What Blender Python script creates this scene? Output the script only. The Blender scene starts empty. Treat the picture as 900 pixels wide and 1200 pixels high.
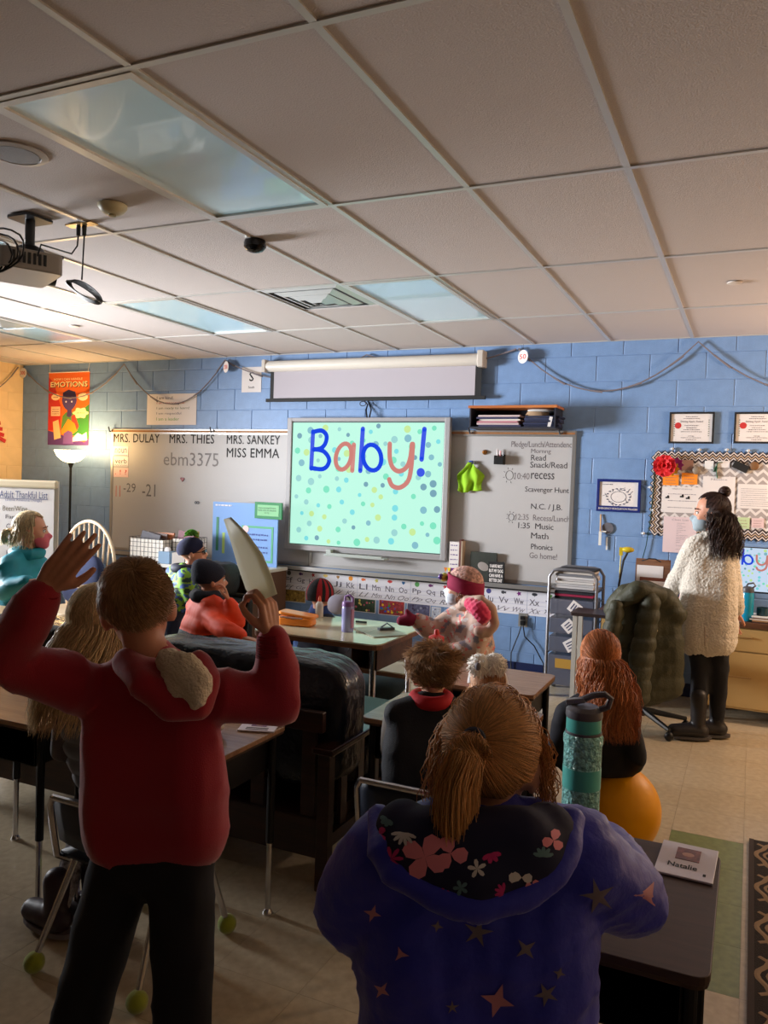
import bpy, bmesh, math, random
import numpy as np
from mathutils import Vector, Matrix, Quaternion, noise
random.seed(7)
S = bpy.context.scene
COL = S.collection
V = Vector
PI = math.pi
# ------------------------------------------------------------------ camera
YAW, PIT, ROLL, FPX, CZ = -0.4289, -0.0367, 0.0338, 943.25, 1.56
def cam_axes():
    f = V((math.sin(YAW)*math.cos(PIT), math.cos(YAW)*math.cos(PIT), math.sin(PIT)))
    r = V((math.cos(YAW), -math.sin(YAW), 0)); u = r.cross(f)
    return math.cos(ROLL)*r+math.sin(ROLL)*u, -math.sin(ROLL)*r+math.cos(ROLL)*u, f
CR, CU, CF = cam_axes()
cd = bpy.data.cameras.new('camera'); cam = bpy.data.objects.new('camera', cd); COL.objects.link(cam)
cam.matrix_world = Matrix(((CR.x, CU.x, -CF.x, 0), (CR.y, CU.y, -CF.y, 0), (CR.z, CU.z, -CF.z, CZ), (0, 0, 0, 1)))
cd.sensor_fit = 'HORIZONTAL'; cd.sensor_width = 36; cd.lens = 36*FPX/900; cd.clip_start = 0.05
S.camera = cam
# ------------------------------------------------------------------ world, lights, exposure
S.view_settings.view_transform = 'Standard'; S.view_settings.look = 'None'
S.view_settings.gamma = 1; S.view_settings.use_curve_mapping = False
S.view_settings.exposure = 0.0
W = bpy.data.worlds.new('world'); S.world = W; W.use_nodes = True
W.node_tree.nodes['Background'].inputs[0].default_value = (0.5, 0.6, 0.8, 1)
W.node_tree.nodes['Background'].inputs[1].default_value = 0.3
def area(name, loc, aim, sx, sy, power, col, spread=None):
    l = bpy.data.lights.new(name, 'AREA'); l.shape = 'RECTANGLE'; l.size = sx; l.size_y = sy
    l.energy = power; l.color = col
    if spread: l.spread = spread
    o = bpy.data.objects.new(name, l); COL.objects.link(o); o.location = loc
    o.rotation_euler = (V(aim)-V(loc)).to_track_quat('-Z', 'Y').to_euler(); return o
def point(name, loc, power, col, rad=0.05):
    l = bpy.data.lights.new(name, 'POINT'); l.energy = power; l.color = col; l.shadow_soft_size = rad
    o = bpy.data.objects.new(name, l); COL.objects.link(o); o.location = loc; return o
area('daylight_left_window', (-7.36, 3.60, 1.66), (2.0, 6.3, 1.8), 1.7, 1.1, 240, (0.95, 0.97, 1.0), math.radians(78))
area('rear_fill', (1.9, -0.6, 1.5), (-2.5, 4.5, 1.6), 1.6, 1.2, 1, (0.95, 0.93, 0.9))  # weak fill added behind the view; no window stands there
point('lamp_bulb', (-6.42, 6.20, 1.86), 32, (1.0, 0.62, 0.26), 0.08)
point('desk_lamp_bulb', (1.35, 5.75, 1.80), 92, (1.0, 0.70, 0.46), 0.08)
# ------------------------------------------------------------------ measuring: photo pixel -> point of the place
def ray(u, v): return CF+CR*((u-450)/FPX)+CU*((600-v)/FPX)
def A(u, v, t): return ray(u, v)*t+V((0, 0, CZ))
def AY(u, v, y): d = ray(u, v); return d*(y/d.y)+V((0, 0, CZ))
def AZ(u, v, z): d = ray(u, v); return d*((z-CZ)/d.z)+V((0, 0, CZ))
YW = 6.543       # face of the front wall
def wp(u, v): p = AY(u, v, YW); return p.x, p.z
# ------------------------------------------------------------------ materials
def lin(c): return tuple(((x/255/12.92) if x <= 10.31 else ((x/255+.055)/1.055)**2.4) for x in c)+(1,)
MC = {}
def mat(name, col, rough=.6, metal=0, bump=0, bscale=60, var=0, vscale=8, emit=0, spec=.5, trans=0, alpha=1, island=0, wave=0, coat=0, stretch=(1,1,1), ior=1.45, bdist=.01, sheen=0, thin=0):
    if name in MC: return MC[name]
    m = bpy.data.materials.new(name); m.use_nodes = True; nt = m.node_tree; b = nt.nodes['Principled BSDF']
    c = lin(col); b.inputs['Base Color'].default_value = c; b.inputs['Roughness'].default_value = rough
    b.inputs['Metallic'].default_value = metal; b.inputs['Specular IOR Level'].default_value = spec
    b.inputs['Transmission Weight'].default_value = trans; b.inputs['IOR'].default_value = ior
    b.inputs['Alpha'].default_value = alpha; b.inputs['Coat Weight'].default_value = coat
    if sheen: b.inputs['Sheen Weight'].default_value = sheen
    m.diffuse_color = c
    if emit:
        b.inputs['Emission Color'].default_value = c; b.inputs['Emission Strength'].default_value = emit
        b.inputs['Base Color'].default_value = (0.02, 0.02, 0.02, 1); b.inputs['Specular IOR Level'].default_value = .1
    if thin:
        tr = nt.nodes.new('ShaderNodeBsdfTranslucent'); tr.inputs[0].default_value = c; ms = nt.nodes.new('ShaderNodeMixShader'); ms.inputs[0].default_value = thin
        nt.links.new(b.outputs[0], ms.inputs[1]); nt.links.new(tr.outputs[0], ms.inputs[2]); nt.links.new(ms.outputs[0], nt.nodes['Material Output'].inputs['Surface'])
    tc = nt.nodes.new('ShaderNodeTexCoord'); mp = nt.nodes.new('ShaderNodeMapping'); mp.inputs['Scale'].default_value = stretch
    nt.links.new(tc.outputs['Object'], mp.inputs[0])
    if var or island:
        mx = nt.nodes.new('ShaderNodeMix'); mx.data_type = 'RGBA'
        k = island or var
        mx.inputs[6].default_value = tuple(x*(1-k) for x in c[:3])+(1,); mx.inputs[7].default_value = tuple(min(1, x*(1+k)) for x in c[:3])+(1,)
        if island:
            g = nt.nodes.new('ShaderNodeNewGeometry'); nt.links.new(g.outputs['Random Per Island'], mx.inputs[0])
        else:
            n = nt.nodes.new('ShaderNodeTexNoise'); n.inputs['Scale'].default_value = vscale; n.inputs['Detail'].default_value = 6
            nt.links.new(mp.outputs[0], n.inputs[0])
            r = nt.nodes.new('ShaderNodeMapRange'); r.inputs[1].default_value = .3; r.inputs[2].default_value = .7
            nt.links.new(n.outputs[0], r.inputs[0]); nt.links.new(r.outputs[0], mx.inputs[0])
        nt.links.new(mx.outputs[2], b.inputs['Base Color'])
    if bump or wave:
        bp = nt.nodes.new('ShaderNodeBump'); bp.inputs['Strength'].default_value = bump or wave; bp.inputs['Distance'].default_value = bdist
        if wave:
            n = nt.nodes.new('ShaderNodeTexWave'); n.bands_direction = 'Z'; n.inputs['Scale'].default_value = bscale; n.inputs['Distortion'].default_value = 2
        else:
            n = nt.nodes.new('ShaderNodeTexNoise'); n.inputs['Scale'].default_value = bscale; n.inputs['Detail'].default_value = 4
        nt.links.new(mp.outputs[0], n.inputs[0])
        nt.links.new(n.outputs['Fac'] if wave else n.outputs[0], bp.inputs['Height']); nt.links.new(bp.outputs[0], b.inputs['Normal'])
    MC[name] = m; return m
def wood(name, c1, c2, rough=.4, axis=(1, 12, 12), sc=3):
    if name in MC: return MC[name]
    m = mat(name, c1, rough); nt = m.node_tree; b = nt.nodes['Principled BSDF']
    tc = nt.nodes.new('ShaderNodeTexCoord'); mp = nt.nodes.new('ShaderNodeMapping'); mp.inputs['Scale'].default_value = axis
    n = nt.nodes.new('ShaderNodeTexNoise'); n.inputs['Scale'].default_value = sc; n.inputs['Detail'].default_value = 8; n.inputs['Distortion'].default_value = 1.2
    cr = nt.nodes.new('ShaderNodeValToRGB'); cr.color_ramp.elements[0].position = .35; cr.color_ramp.elements[1].position = .65
    cr.color_ramp.elements[0].color = lin(c1); cr.color_ramp.elements[1].color = lin(c2)
    nt.links.new(tc.outputs['Object'], mp.inputs[0]); nt.links.new(mp.outputs[0], n.inputs[0]); nt.links.new(n.outputs[0], cr.inputs[0]); nt.links.new(cr.outputs[0], b.inputs['Base Color'])
    return m
# ------------------------------------------------------------------ mesh builder
def rotm(x=0, y=0, z=0): return Matrix.Rotation(z, 3, 'Z') @ Matrix.Rotation(y, 3, 'Y') @ Matrix.Rotation(x, 3, 'X')
def basis(d):
    d = V(d).normalized(); a = V((0, 0, 1)) if abs(d.z) < .9 else V((1, 0, 0))
    x = a.cross(d).normalized(); return x, d.cross(x), d
class MB:
    def __init__(s): s.v = []; s.f = []; s.m = []; s.cm = 0
    def mi(s, k): s.cm = k; return s
    def add(s, vs, fs):
        o = len(s.v); s.v += [tuple(p) for p in vs]; s.f += [tuple(i+o for i in f) for f in fs]; s.m += [s.cm]*len(fs); return s
    def box(s, c, d, R=None, taper=1):
        c = V(c); hx, hy, hz = d[0]/2, d[1]/2, d[2]/2; vs = []
        for z in (-1, 1):
            k = taper if z > 0 else 1
            for x, y in ((-1, -1), (1, -1), (1, 1), (-1, 1)):
                p = V((x*hx*k, y*hy*k, z*hz)); vs.append(c+(R @ p if R else p))
        return s.add(vs, [(3, 2, 1, 0), (4, 5, 6, 7), (0, 1, 5, 4), (1, 2, 6, 5), (2, 3, 7, 6), (3, 0, 4, 7)])
    def bb(s, x0, x1, y0, y1, z0, z1): return s.box(((x0+x1)/2, (y0+y1)/2, (z0+z1)/2), (x1-x0, y1-y0, z1-z0))
    def rbox(s, c, d, r=.01, n=3, R=None):   # box with rounded vertical edges
        c = V(c); hx, hy, hz = d[0]/2, d[1]/2, d[2]/2; ring = []
        for (sx, sy, a0) in ((1, 1, 0), (-1, 1, PI/2), (-1, -1, PI), (1, -1, 1.5*PI)):
            for i in range(n+1):
                a = a0+i/n*PI/2; ring.append((sx*(hx-r)+r*math.cos(a), sy*(hy-r)+r*math.sin(a)))
        return s.prism(ring, -hz, hz, lambda x, y, z: c+(R @ V((x, y, z)) if R else V((x, y, z))))
    def prism(s, poly, z0, z1, fn=lambda x, y, z: V((x, y, z))):
        n = len(poly); vs = [fn(x, y, z0) for x, y in poly]+[fn(x, y, z1) for x, y in poly]
        return s.add(vs, [tuple(range(n-1, -1, -1)), tuple(range(n, 2*n))]+[(i, (i+1) % n, n+(i+1) % n, n+i) for i in range(n)])
    def cyl(s, p0, p1, r0, r1=None, n=12, caps=True):
        r1 = r0 if r1 is None else r1; p0, p1 = V(p0), V(p1); x, y, d = basis(p1-p0); vs = []
        for p, r in ((p0, r0), (p1, r1)):
            for i in range(n): a = 2*PI*i/n; vs.append(p+x*r*math.cos(a)+y*r*math.sin(a))
        fs = [(i, (i+1) % n, n+(i+1) % n, n+i) for i in range(n)]
        if caps: fs += [tuple(range(n-1, -1, -1)), tuple(range(n, 2*n))]
        return s.add(vs, fs)
    def tube(s, pts, r, n=8, closed=False, flat=1, caps=True):
        pts = [V(p) for p in pts]; m = len(pts); rs = r if isinstance(r, (list, tuple)) else [r]*m
        vs = []; X = None
        for i, p in enumerate(pts):
            a = pts[(i-1) % m] if (i > 0 or closed) else p; b = pts[(i+1) % m] if (i < m-1 or closed) else p
            d = (b-a); d = d.normalized() if d.length > 1e-9 else V((0, 0, 1))
            if X is None: X = basis(d)[0]
            X = (X-d*X.dot(d)); X = X.normalized() if X.length > 1e-6 else basis(d)[0]
            Yv = d.cross(X)
            for k in range(n): t = 2*PI*k/n; vs.append(p+X*rs[i]*math.cos(t)+Yv*rs[i]*flat*math.sin(t))
        fs = []
        for i in range(m if closed else m-1):
            j = (i+1) % m
            for k in range(n): l = (k+1) % n; fs.append((i*n+k, i*n+l, j*n+l, j*n+k))
        if not closed and caps: fs += [tuple(range(n-1, -1, -1)), tuple(range((m-1)*n, m*n))]
        return s.add(vs, fs)
    def lathe(s, prof, c=(0, 0, 0), n=24, axis=(0, 0, 1)):
        c = V(c); x, y, d = basis(axis); m = len(prof); vs = []
        for r, z in prof:
            for k in range(n): t = 2*PI*k/n; vs.append(c+x*r*math.cos(t)+y*r*math.sin(t)+d*z)
        fs = [(i*n+k, i*n+(k+1) % n, (i+1)*n+(k+1) % n, (i+1)*n+k) for i in range(m-1) for k in range(n)]
        if prof[0][0] > 1e-5: fs.append(tuple(range(n-1, -1, -1)))
        if prof[-1][0] > 1e-5: fs.append(tuple(range((m-1)*n, m*n)))
        return s.add(vs, fs)
    def ell(s, c, r, R=None, nu=16, nv=10, p=1.0):
        c = V(c); r = (r, r, r) if not hasattr(r, '__len__') else r; vs = []; fs = []
        sg = lambda a: math.copysign(abs(a)**p, a)
        for j in range(nv+1):
            t = PI*j/nv
            for i in range(nu):
                a = 2*PI*i/nu; q = V((r[0]*sg(math.sin(t))*sg(math.cos(a)), r[1]*sg(math.sin(t))*sg(math.sin(a)), r[2]*sg(math.cos(t))))
                vs.append(c+(R @ q if R else q))
        for j in range(nv):
            for i in range(nu): k = (i+1) % nu; fs.append((j*nu+i, (j+1)*nu+i, (j+1)*nu+k, j*nu+k))
        return s.add(vs, fs)
    def cap(s, p0, r0, p1, r1, n=12):        # closed capsule made of a cone and two balls
        s.cyl(p0, p1, r0, r1, n)
        s.ell(p0, r0, nu=n, nv=6); s.ell(p1, r1, nu=n, nv=6); return s
    def chain(s, pr, n=12):
        for (a, ra), (b, rb) in zip(pr, pr[1:]): s.cap(a, ra, b, rb, n)
        return s
    def quad(s, a, b, c, d): return s.add([a, b, c, d], [(0, 1, 2, 3)])
    def disc(s, c, r, nrm=(0, -1, 0), n=16, rz=None):
        x, y, d = basis(nrm); c = V(c); return s.add([c+x*r*math.cos(2*PI*i/n)+y*(rz or r)*math.sin(2*PI*i/n) for i in range(n)], [tuple(range(n))])
    def mesh(s, name, mats, smooth=False, auto=True):
        me = bpy.data.meshes.new(name); me.from_pydata(s.v, [], s.f)
        mats = mats if isinstance(mats, (list, tuple)) else [mats]
        for m in mats: me.materials.append(m)
        if len(mats) > 1: me.polygons.foreach_set('material_index', s.m)
        if smooth: me.polygons.foreach_set('use_smooth', [True]*len(me.polygons))
        me.update(); return me
    def build(s, name, mats, parent=None, smooth=False, bev=0, sharp=35, **kw):
        me = s.mesh(name, mats, smooth)
        return link(name, me, parent, smooth, bev, sharp, **kw)
FLAT = {'handwriting', 'lettering', 'name_lettering', 'print', 'small_print', 'title_lettering', 'title_shadow', 'slide_letters', 'print_letters', 'cursive_letters', 'ruled_lines', 'title_print', 'label_print', 'leaf_border', 'floor_plan_lines', 'wire_grid', 'bulbs', 'pencils', 'small_picture', 'louvre', 'picture', 'rung'}
def root_loc(p):
    while p is not None:
        if p.parent is None: return V(p.location)
        p = p.parent
def link(name, me, parent=None, smooth=False, bev=0, sharp=35, label=None, cat=None, group=None, kind=None, base=None):
    o = bpy.data.objects.new(name, me); COL.objects.link(o)
    if parent is not None:
        L = root_loc(parent)
        if L.length > 1e-9: me.transform(Matrix.Translation(-L))
        o.parent = parent
    elif base is not None: me.transform(Matrix.Translation(-V(base))); o.location = base
    if smooth and sharp and hasattr(me, 'set_sharp_from_angle'): me.set_sharp_from_angle(angle=math.radians(sharp))
    if bev:
        b = o.modifiers.new('bevel', 'BEVEL'); b.width = bev; b.segments = 2; b.limit_method = 'ANGLE'; b.angle_limit = .6
    if label: o['label'] = label
    if cat: o['category'] = cat
    if group: o['group'] = group
    if kind: o['kind'] = kind
    elif parent is not None and name in FLAT: o['kind'] = 'stuff'
    return o
def thing(name, label, cat, loc=(0, 0, 0), group=None):
    o = bpy.data.objects.new(name, None); COL.objects.link(o); o.location = loc; o.empty_display_size = .1
    o['label'] = label; o['category'] = cat
    if group: o['group'] = group
    return o
def dup(root, delta=(0, 0, 0), rz=None, label=None, group=None, loc=None):
    def rec(o, par):
        c = o.copy(); COL.objects.link(c); c.parent = par
        for ch in o.children: rec(ch, c)
        return c
    r = rec(root, None); r.location = V(loc) if loc is not None else V(root.location)+V(delta)
    if rz is not None: r.rotation_euler.z = rz
    if label: r['label'] = label
    if group: r['group'] = group
    return r
def instance(name, me, parent, loc, rot=None, scale=None):
    o = bpy.data.objects.new(name, me); COL.objects.link(o); o.parent = parent; o.location = V(loc)-(root_loc(parent) if parent else V())
    if rot: o.rotation_euler = rot
    if scale: o.scale = scale
    return o
# ------------------------------------------------------------------ text lying in any plane
def textmesh(body, w=None, h=None, shear=0, align='CENTER', space=1.0, bold=0, line=1.0):
    c = bpy.data.curves.new('text', 'FONT'); c.body = body; c.align_x = align; c.shear = shear; c.space_character = space; c.space_line = line
    c.size = 1; c.resolution_u = 2
    o = bpy.data.objects.new('text', c); COL.objects.link(o)
    dg = bpy.context.evaluated_depsgraph_get(); me = bpy.data.meshes.new_from_object(o.evaluated_get(dg))
    bpy.data.objects.remove(o); bpy.data.curves.remove(c)
    a = np.empty(len(me.vertices)*3); me.vertices.foreach_get('co', a); a = a.reshape(-1, 3)
    mn, mx = a.min(0), a.max(0); ext = mx-mn
    if w is None: k = h/ext[1]; kx = k
    else: kx = w/ext[0]; k = h/ext[1] if h else kx
    a[:, 0] = (a[:, 0]-(mn[0]+mx[0])/2)*kx; a[:, 1] = (a[:, 1]-(mn[1]+mx[1])/2)*k
    fs = [tuple(p.vertices) for p in me.polygons]; bpy.data.meshes.remove(me)
    return a, fs
def put_text(mb, body, c, w=None, h=None, X=(1, 0, 0), Yv=(0, 0, 1), bold=0, **kw):
    a, fs = textmesh(body, w, h, **kw); c = V(c); X = V(X); Yv = V(Yv); n = body.count(chr(10))+1
    b = bold*(a[:, 1].max()-a[:, 1].min())/n; k = X.cross(Yv)*2e-5
    for i, (dx, dy) in enumerate(((0, 0), (b, 0), (-b, 0), (0, b), (0, -b)) if bold else ((0, 0),)):
        mb.add([c+X*(p[0]+dx)+Yv*(p[1]+dy)+k*i for p in a], fs)
    return mb
def wtext(mb, body, u0, v0, u1, v1, y, **kw):   # text filling a rectangle measured on the front wall
    x0, z0 = wp(u0, v0); x1, z1 = wp(u1, v1)
    return put_text(mb, body, ((x0+x1)/2, y, (z0+z1)/2), abs(x1-x0), abs(z0-z1), **kw)
def scribble(mb, x0, x1, z, y, h, n=24, w=.0015):   # a line of tiny print too small to read, as short marks
    x = x0
    while x < x1:
        l = random.uniform(.3, 1.0)*h*2.2
        l = min(l, x1-x); mb.bb(x, x+l, y-.0004, y, z-h/2*random.uniform(.5, 1), z+h/2*random.uniform(.5, 1)); x += l+h*.5
# ================================================================== SETTING
ZC = 2.733; XL = -7.49; XR = 2.6; YB = -2.2
GX, GY, TW, TD = -0.4696, 1.834, 0.6096, 1.2192
m_tile = mat('ceiling_tile', (196, 186, 182), .95, bump=.6, bscale=180, var=.10, vscale=260, bdist=.004)
m_grid = mat('grid_metal', (205, 203, 198), .35, .35)
m_lens = mat('light_lens', (200, 236, 248), .2, bump=.15, bscale=900, spec=1.0, coat=.6, bdist=.002)
m_blue = mat('painted_block_blue', (118, 149, 192), .42, bump=.35, bscale=90, var=.06, vscale=14, bdist=.004)
m_cream = mat('painted_block_cream', (226, 196, 150), .45, bump=.35, bscale=90, var=.05, bdist=.004)
m_navy = mat('navy_vinyl', (26, 38, 80), .4)
m_floor = mat('vinyl_floor', (188, 172, 146), .24, var=.10, vscale=30)
m_floorg = mat('vinyl_floor_green', (122, 132, 88), .3, var=.18, vscale=30)
m_black = mat('black_plastic', (18, 18, 20), .4)
m_white = mat('white_plastic', (222, 222, 218), .4)
m_paper = mat('white_paper', (222, 216, 214), .8)
m_chrome = mat('chrome', (200, 200, 205), .18, 1)
m_alu = mat('brushed_aluminium', (176, 174, 172), .35, .8)
m_ink = mat('black_ink', (22, 22, 24), .7)
m_steel = mat('dark_steel', (70, 72, 78), .4, .6)
# floor
fl = MB().bb(XL-.1, XR+.1, YB-.1, YW+.1, -.1, -.004).build('floor', m_floor, kind='structure')
tm = MB().box((0, 0, -.002), (.3038, .3038, .004)).mesh('floor_tile', m_floor)
tg = MB().box((0, 0, -.002), (.3038, .3038, .004)).mesh('floor_tile', m_floorg)
TX0, TY0 = -.272, 3.914
green = {(0, -1), (0, -2), (0, -3), (0, -4)}
cnt = 0
far = MB()
for i in range(-23, 9):
    for j in range(-20, 9):
        cx, cy = TX0+(i+.5)*.3048, TY0+(j+.5)*.3048
        if cy+.15 > YW or cx-.15 < XL or cx+.15 > XR: continue
        p = V((cx, cy, -CZ)); t = p.dot(CF)
        u = 450+FPX*p.dot(CR)/t if t > .3 else -999; v = 600-FPX*p.dot(CU)/t if t > .3 else 9999
        g = (i, j) in green
        if (-40 < u < 940 and 0 < v < 1240 and t > 1 and cx > -3.9) or g:
            instance('floor_tile', tg if g else tm, fl, (cx, cy, 0)); cnt += 1
        else: far.box((cx, cy, -.002), (.3038, .3038, .004))
far.build('floor_tiling', m_floor, fl, kind='stuff')
# ceiling
ce = MB().bb(XL-.1, XR+.1, YB-.1, YW+.1, ZC+.03, ZC+.1).build('ceiling', m_tile, kind='structure')
lights = {(-3, 0), (-3, 2), (-6, 0), (-6, 2), (-9, 2)}
vents = {(-4, 2), (-9, 2)}
ct = MB().box((0, 0, .012), (TW-.022, TD-.022, .016)).mesh('ceiling_tile', m_tile)
for i in range(-12, 6):
    for j in range(-4, 4):
        if (i, j) in lights or (i, j) == (-4, 2): continue
        x0, x1 = GX+i*TW, GX+(i+1)*TW; y0, y1 = GY+j*TD, GY+(j+1)*TD
        x0, x1, y0, y1 = max(x0, XL), min(x1, XR), max(y0, YB), min(y1, YW)
        if x1-x0 < .05 or y1-y0 < .05: continue
        o = instance('ceiling_tile', ct, ce, ((x0+x1)/2, (y0+y1)/2, ZC))
        if x1-x0 < TW-.01 or y1-y0 < TD-.01: o.scale = ((x1-x0-.02)/(TW-.022), (y1-y0-.01)/(TD-.022), 1)
instance('ceiling_tile', ct, ce, (GX-3.5*TW, GY+2.75*TD, ZC)).scale = (1, .49, 1)
for i in range(-11, 6):
    x = GX+i*TW
    if XL < x < XR: MB().bb(x-.012, x+.012, YB, YW, ZC-.002, ZC+.004).bb(x-.004, x+.004, YB, YW, ZC, ZC+.03).build('grid_bar', m_grid, ce)
for j in range(-3, 4):
    y = GY+j*TD; MB().bb(XL, XR, y-.012, y+.012, ZC-.0025, ZC+.0035).build('grid_bar', m_grid, ce)
MB().bb(XL, XR, YW-.02, YW-.002, ZC-.003, ZC+.003).build('edge_angle', m_grid, ce)
MB().bb(XL, XL+.02, YB, YW, ZC-.003, ZC+.003).build('edge_angle', m_grid, ce)
# walls of painted block
def blockwall(name, m, axis, x0, x1, phase, first=False):
    global nb
    zf = [0]+[1.56+1.0619-.2032*k for k in range(12, -1, -1)]+[ZC+.03]
    back = MB()
    if axis == 'x': back.bb(x0-.1, x1+.1, YW+.004, YW+.2, 0, ZC+.03)
    w = back.build(name, m, kind='structure') if axis == 'x' else MB().bb(XL-.2, XL-.004, YB, YW+.004, 0, ZC+.03).build(name, m, kind='structure')
    cache = {}
    for r in range(len(zf)-1):
        z0, z1 = zf[r], zf[r+1]
        if z1-z0 < .02: continue
        k = len(zf)-2-r     # course from the top
        off = phase+(.2032 if k % 2 == 0 else 0)
        a = off+math.floor((x0-off)/.4064)*.4064
        while a < x1-.001:
            b = a+.4064; s0, s1 = max(a, x0), min(b, x1)
            if s1-s0 > .01:
                key = (round(s1-s0, 3), round(z1-z0, 3))
                if key not in cache:
                    hx, hz = key[0]/2-.0022, key[1]/2-.0022; e = .0035; d = .0055
                    vs = [(-hx, d, -hz), (hx, d, -hz), (hx, d, hz), (-hx, d, hz), (-hx, .002, -hz), (hx, .002, -hz), (hx, .002, hz), (-hx, .002, hz),
                          (-hx+e, 0, -hz+e), (hx-e, 0, -hz+e), (hx-e, 0, hz-e), (-hx+e, 0, hz-e)]
                    fs = [(0, 1, 5, 4), (1, 2, 6, 5), (2, 3, 7, 6), (3, 0, 4, 7), (4, 5, 9, 8), (5, 6, 10, 9), (6, 7, 11, 10), (7, 4, 8, 11), (8, 9, 10, 11)]
                    if axis != 'x': vs = [(-y, x, z) for x, y, z in vs]
                    cache[key] = MB().add(vs, fs).mesh('block', m)
                c = (s0+s1)/2
                instance('block', cache[key], w, (c, YW, (z0+z1)/2) if axis == 'x' else (XL, c, (z0+z1)/2))
            a = b
    return w
wf = blockwall('wall_front', m_blue, 'x', XL, 1.0, -.7702)
wf2 = MB().bb(1.0, XR+.1, YW, YW+.2, 0, ZC+.03).build('wall_front_return', m_blue, wf)
wl = blockwall('wall_left', m_cream, 'y', 5.2, YW, 6.543)
MB().bb(XL-.19, XL, YB, 5.2, 0, ZC+.03).build('wall_panel', m_cream, wl)
MB().bb(XR, XR+.2, YB, YW+.1, 0, ZC+.03).build('wall_right', m_cream, kind='structure')
MB().bb(XL-.1, XR+.1, YB-.2, YB, 0, ZC+.03).build('wall_back', mat('rear_wall_dark', (120, 110, 100), .7), kind='structure')
MB().bb(XL, XR, YW-.012, YW-.0005, 0, .102).build('baseboard_front', m_navy, kind='structure')
MB().bb(XL+.0005, XL+.012, YB, YW-.013, 0, .102).build('baseboard_left', m_navy, kind='structure')
# window of the left wall (outside the frame)
w1 = MB().bb(XL+.001, XL+.008, 2.4, 4.4, .8, 2.1).build('window_1', mat('window_daylight', (190, 205, 225), emit=1.0), kind='structure')
fr = MB()
for y in (2.35, 3.4, 4.45): fr.bb(XL+.001, XL+.05, y-.05, y+.05, .72, 2.18)
for z in (.76, 2.14): fr.bb(XL+.001, XL+.05, 2.3, 4.5, z-.04, z+.04)
fr.build('window_frame', m_white, w1)
# ------------------------------------------------------------------ ceiling fixtures
def ceiling_light(i, j, label):
    x0, x1, y0, y1 = GX+i*TW+.013, GX+(i+1)*TW-.013, GY+j*TD+.013, GY+(j+1)*TD-.013
    t = thing('ceiling_light', label, 'ceiling light', ((x0+x1)/2, (y0+y1)/2, ZC), 'recessed panel lights in the ceiling grid')
    e = .028; f = MB()
    for a, b, c, d in ((x0, x0+e, y0, y1), (x1-e, x1, y0, y1), (x0+e, x1-e, y0, y0+e), (x0+e, x1-e, y1-e, y1)): f.bb(a, b, c, d, ZC-.006, ZC+.012)
    f.build('light_frame', m_grid, t)
    MB().bb(x0+e, x1-e, y0+e, y1-e, ZC+.004, ZC+.01).build('lens', m_lens, t)
ceiling_light(-3, 0, 'unlit panel light nearest the viewer, large pale lens at upper left')
ceiling_light(-3, 2, 'unlit panel light beside the square air vent, nearest the front wall')
ceiling_light(-6, 0, 'unlit panel light above the hanging projector at the left edge')
ceiling_light(-6, 2, 'panel light with warm glow on lens, left of the square air vent')
ceiling_light(-9, 2, 'panel light at far left edge of the ceiling, glowing warm orange')
def vent(x0, y0, s, label):
    t = thing('air_vent', label, 'air vent', (x0+s/2, y0+s/2, ZC))
    x0 += .013; y0 += .013; s -= .026; c = V((x0+s/2, y0+s/2, 0))
    MB().bb(x0, x0+s, y0, y0+s, ZC+.012, ZC+.02).build('vent_throat', mat('vent_dark', (90, 88, 86), .5), t)
    f = MB()
    for k, (a, z) in enumerate(((.5, 0), (.36, -.012), (.24, -.024), (.13, -.03))):
        a *= s; w = .045*s/.58; z += ZC
        for sx, sy in ((1, 0), (-1, 0), (0, 1), (0, -1)):
            n = V((sx, sy, 0)); q = V((-sy, sx, 0))
            p = [c+n*a-q*a, c+n*a+q*a, c+n*(a-w)+q*(a-w), c+n*(a-w)-q*(a-w)]
            p = [V((p[0].x, p[0].y, z+.01)), V((p[1].x, p[1].y, z+.01)), V((p[2].x, p[2].y, z-.006)), V((p[3].x, p[3].y, z-.006))]
            f.add([*p, *[r+V((0, 0, .003)) for r in p]], [(0, 1, 2, 3), (7, 6, 5, 4), (0, 4, 5, 1), (1, 5, 6, 2), (2, 6, 7, 3), (3, 7, 4, 0)])
    f.build('louvre', mat('vent_white', (226, 230, 230), .25, .3), t)
vent(GX-4*TW, GY+2*TD, TW, 'square louvred air vent beside the panel light near the front wall')
# second, partly seen vent
vent(-5.80, 4.38, .5, 'partly seen louvred air vent at the left edge of the ceiling')
p = AZ(132, 240, ZC)
t = thing('smoke_detector', 'round beige smoke detector on the ceiling between the two front panel lights', 'smoke detector', p)
MB().lathe([(.062, 0), (.062, -.012), (.05, -.03), (.03, -.042), (0, -.043)], p, 24).build('detector_body', mat('beige_plastic', (196, 186, 150), .45), t, smooth=True)
MB().lathe([(.016, -.040), (.016, -.050), (0, -.052)], p, 16).build('sensor_nub', mat('beige_dark', (150, 142, 110), .5), t, smooth=True)
p = AZ(18, 180, ZC)
t = thing('ceiling_speaker', 'round flush ceiling speaker grille at the upper left edge', 'speaker', p)
MB().lathe([(.115, 0), (.115, -.004), (.09, -.008), (.088, -.004), (0, -.004)], p, 40).build('speaker_ring', mat('speaker_white', (176, 170, 168), .5), t, smooth=True)
MB().lathe([(.083, -.004), (.083, -.007), (0, -.009)], p, 32).build('speaker_grille', mat('speaker_grille', (150, 145, 144), .7, bump=1, bscale=600), t, smooth=True)
p = AZ(299, 282, ZC)
t = thing('ceiling_camera', 'small black dome camera mounted on the ceiling above the classroom', 'camera', p)
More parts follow.
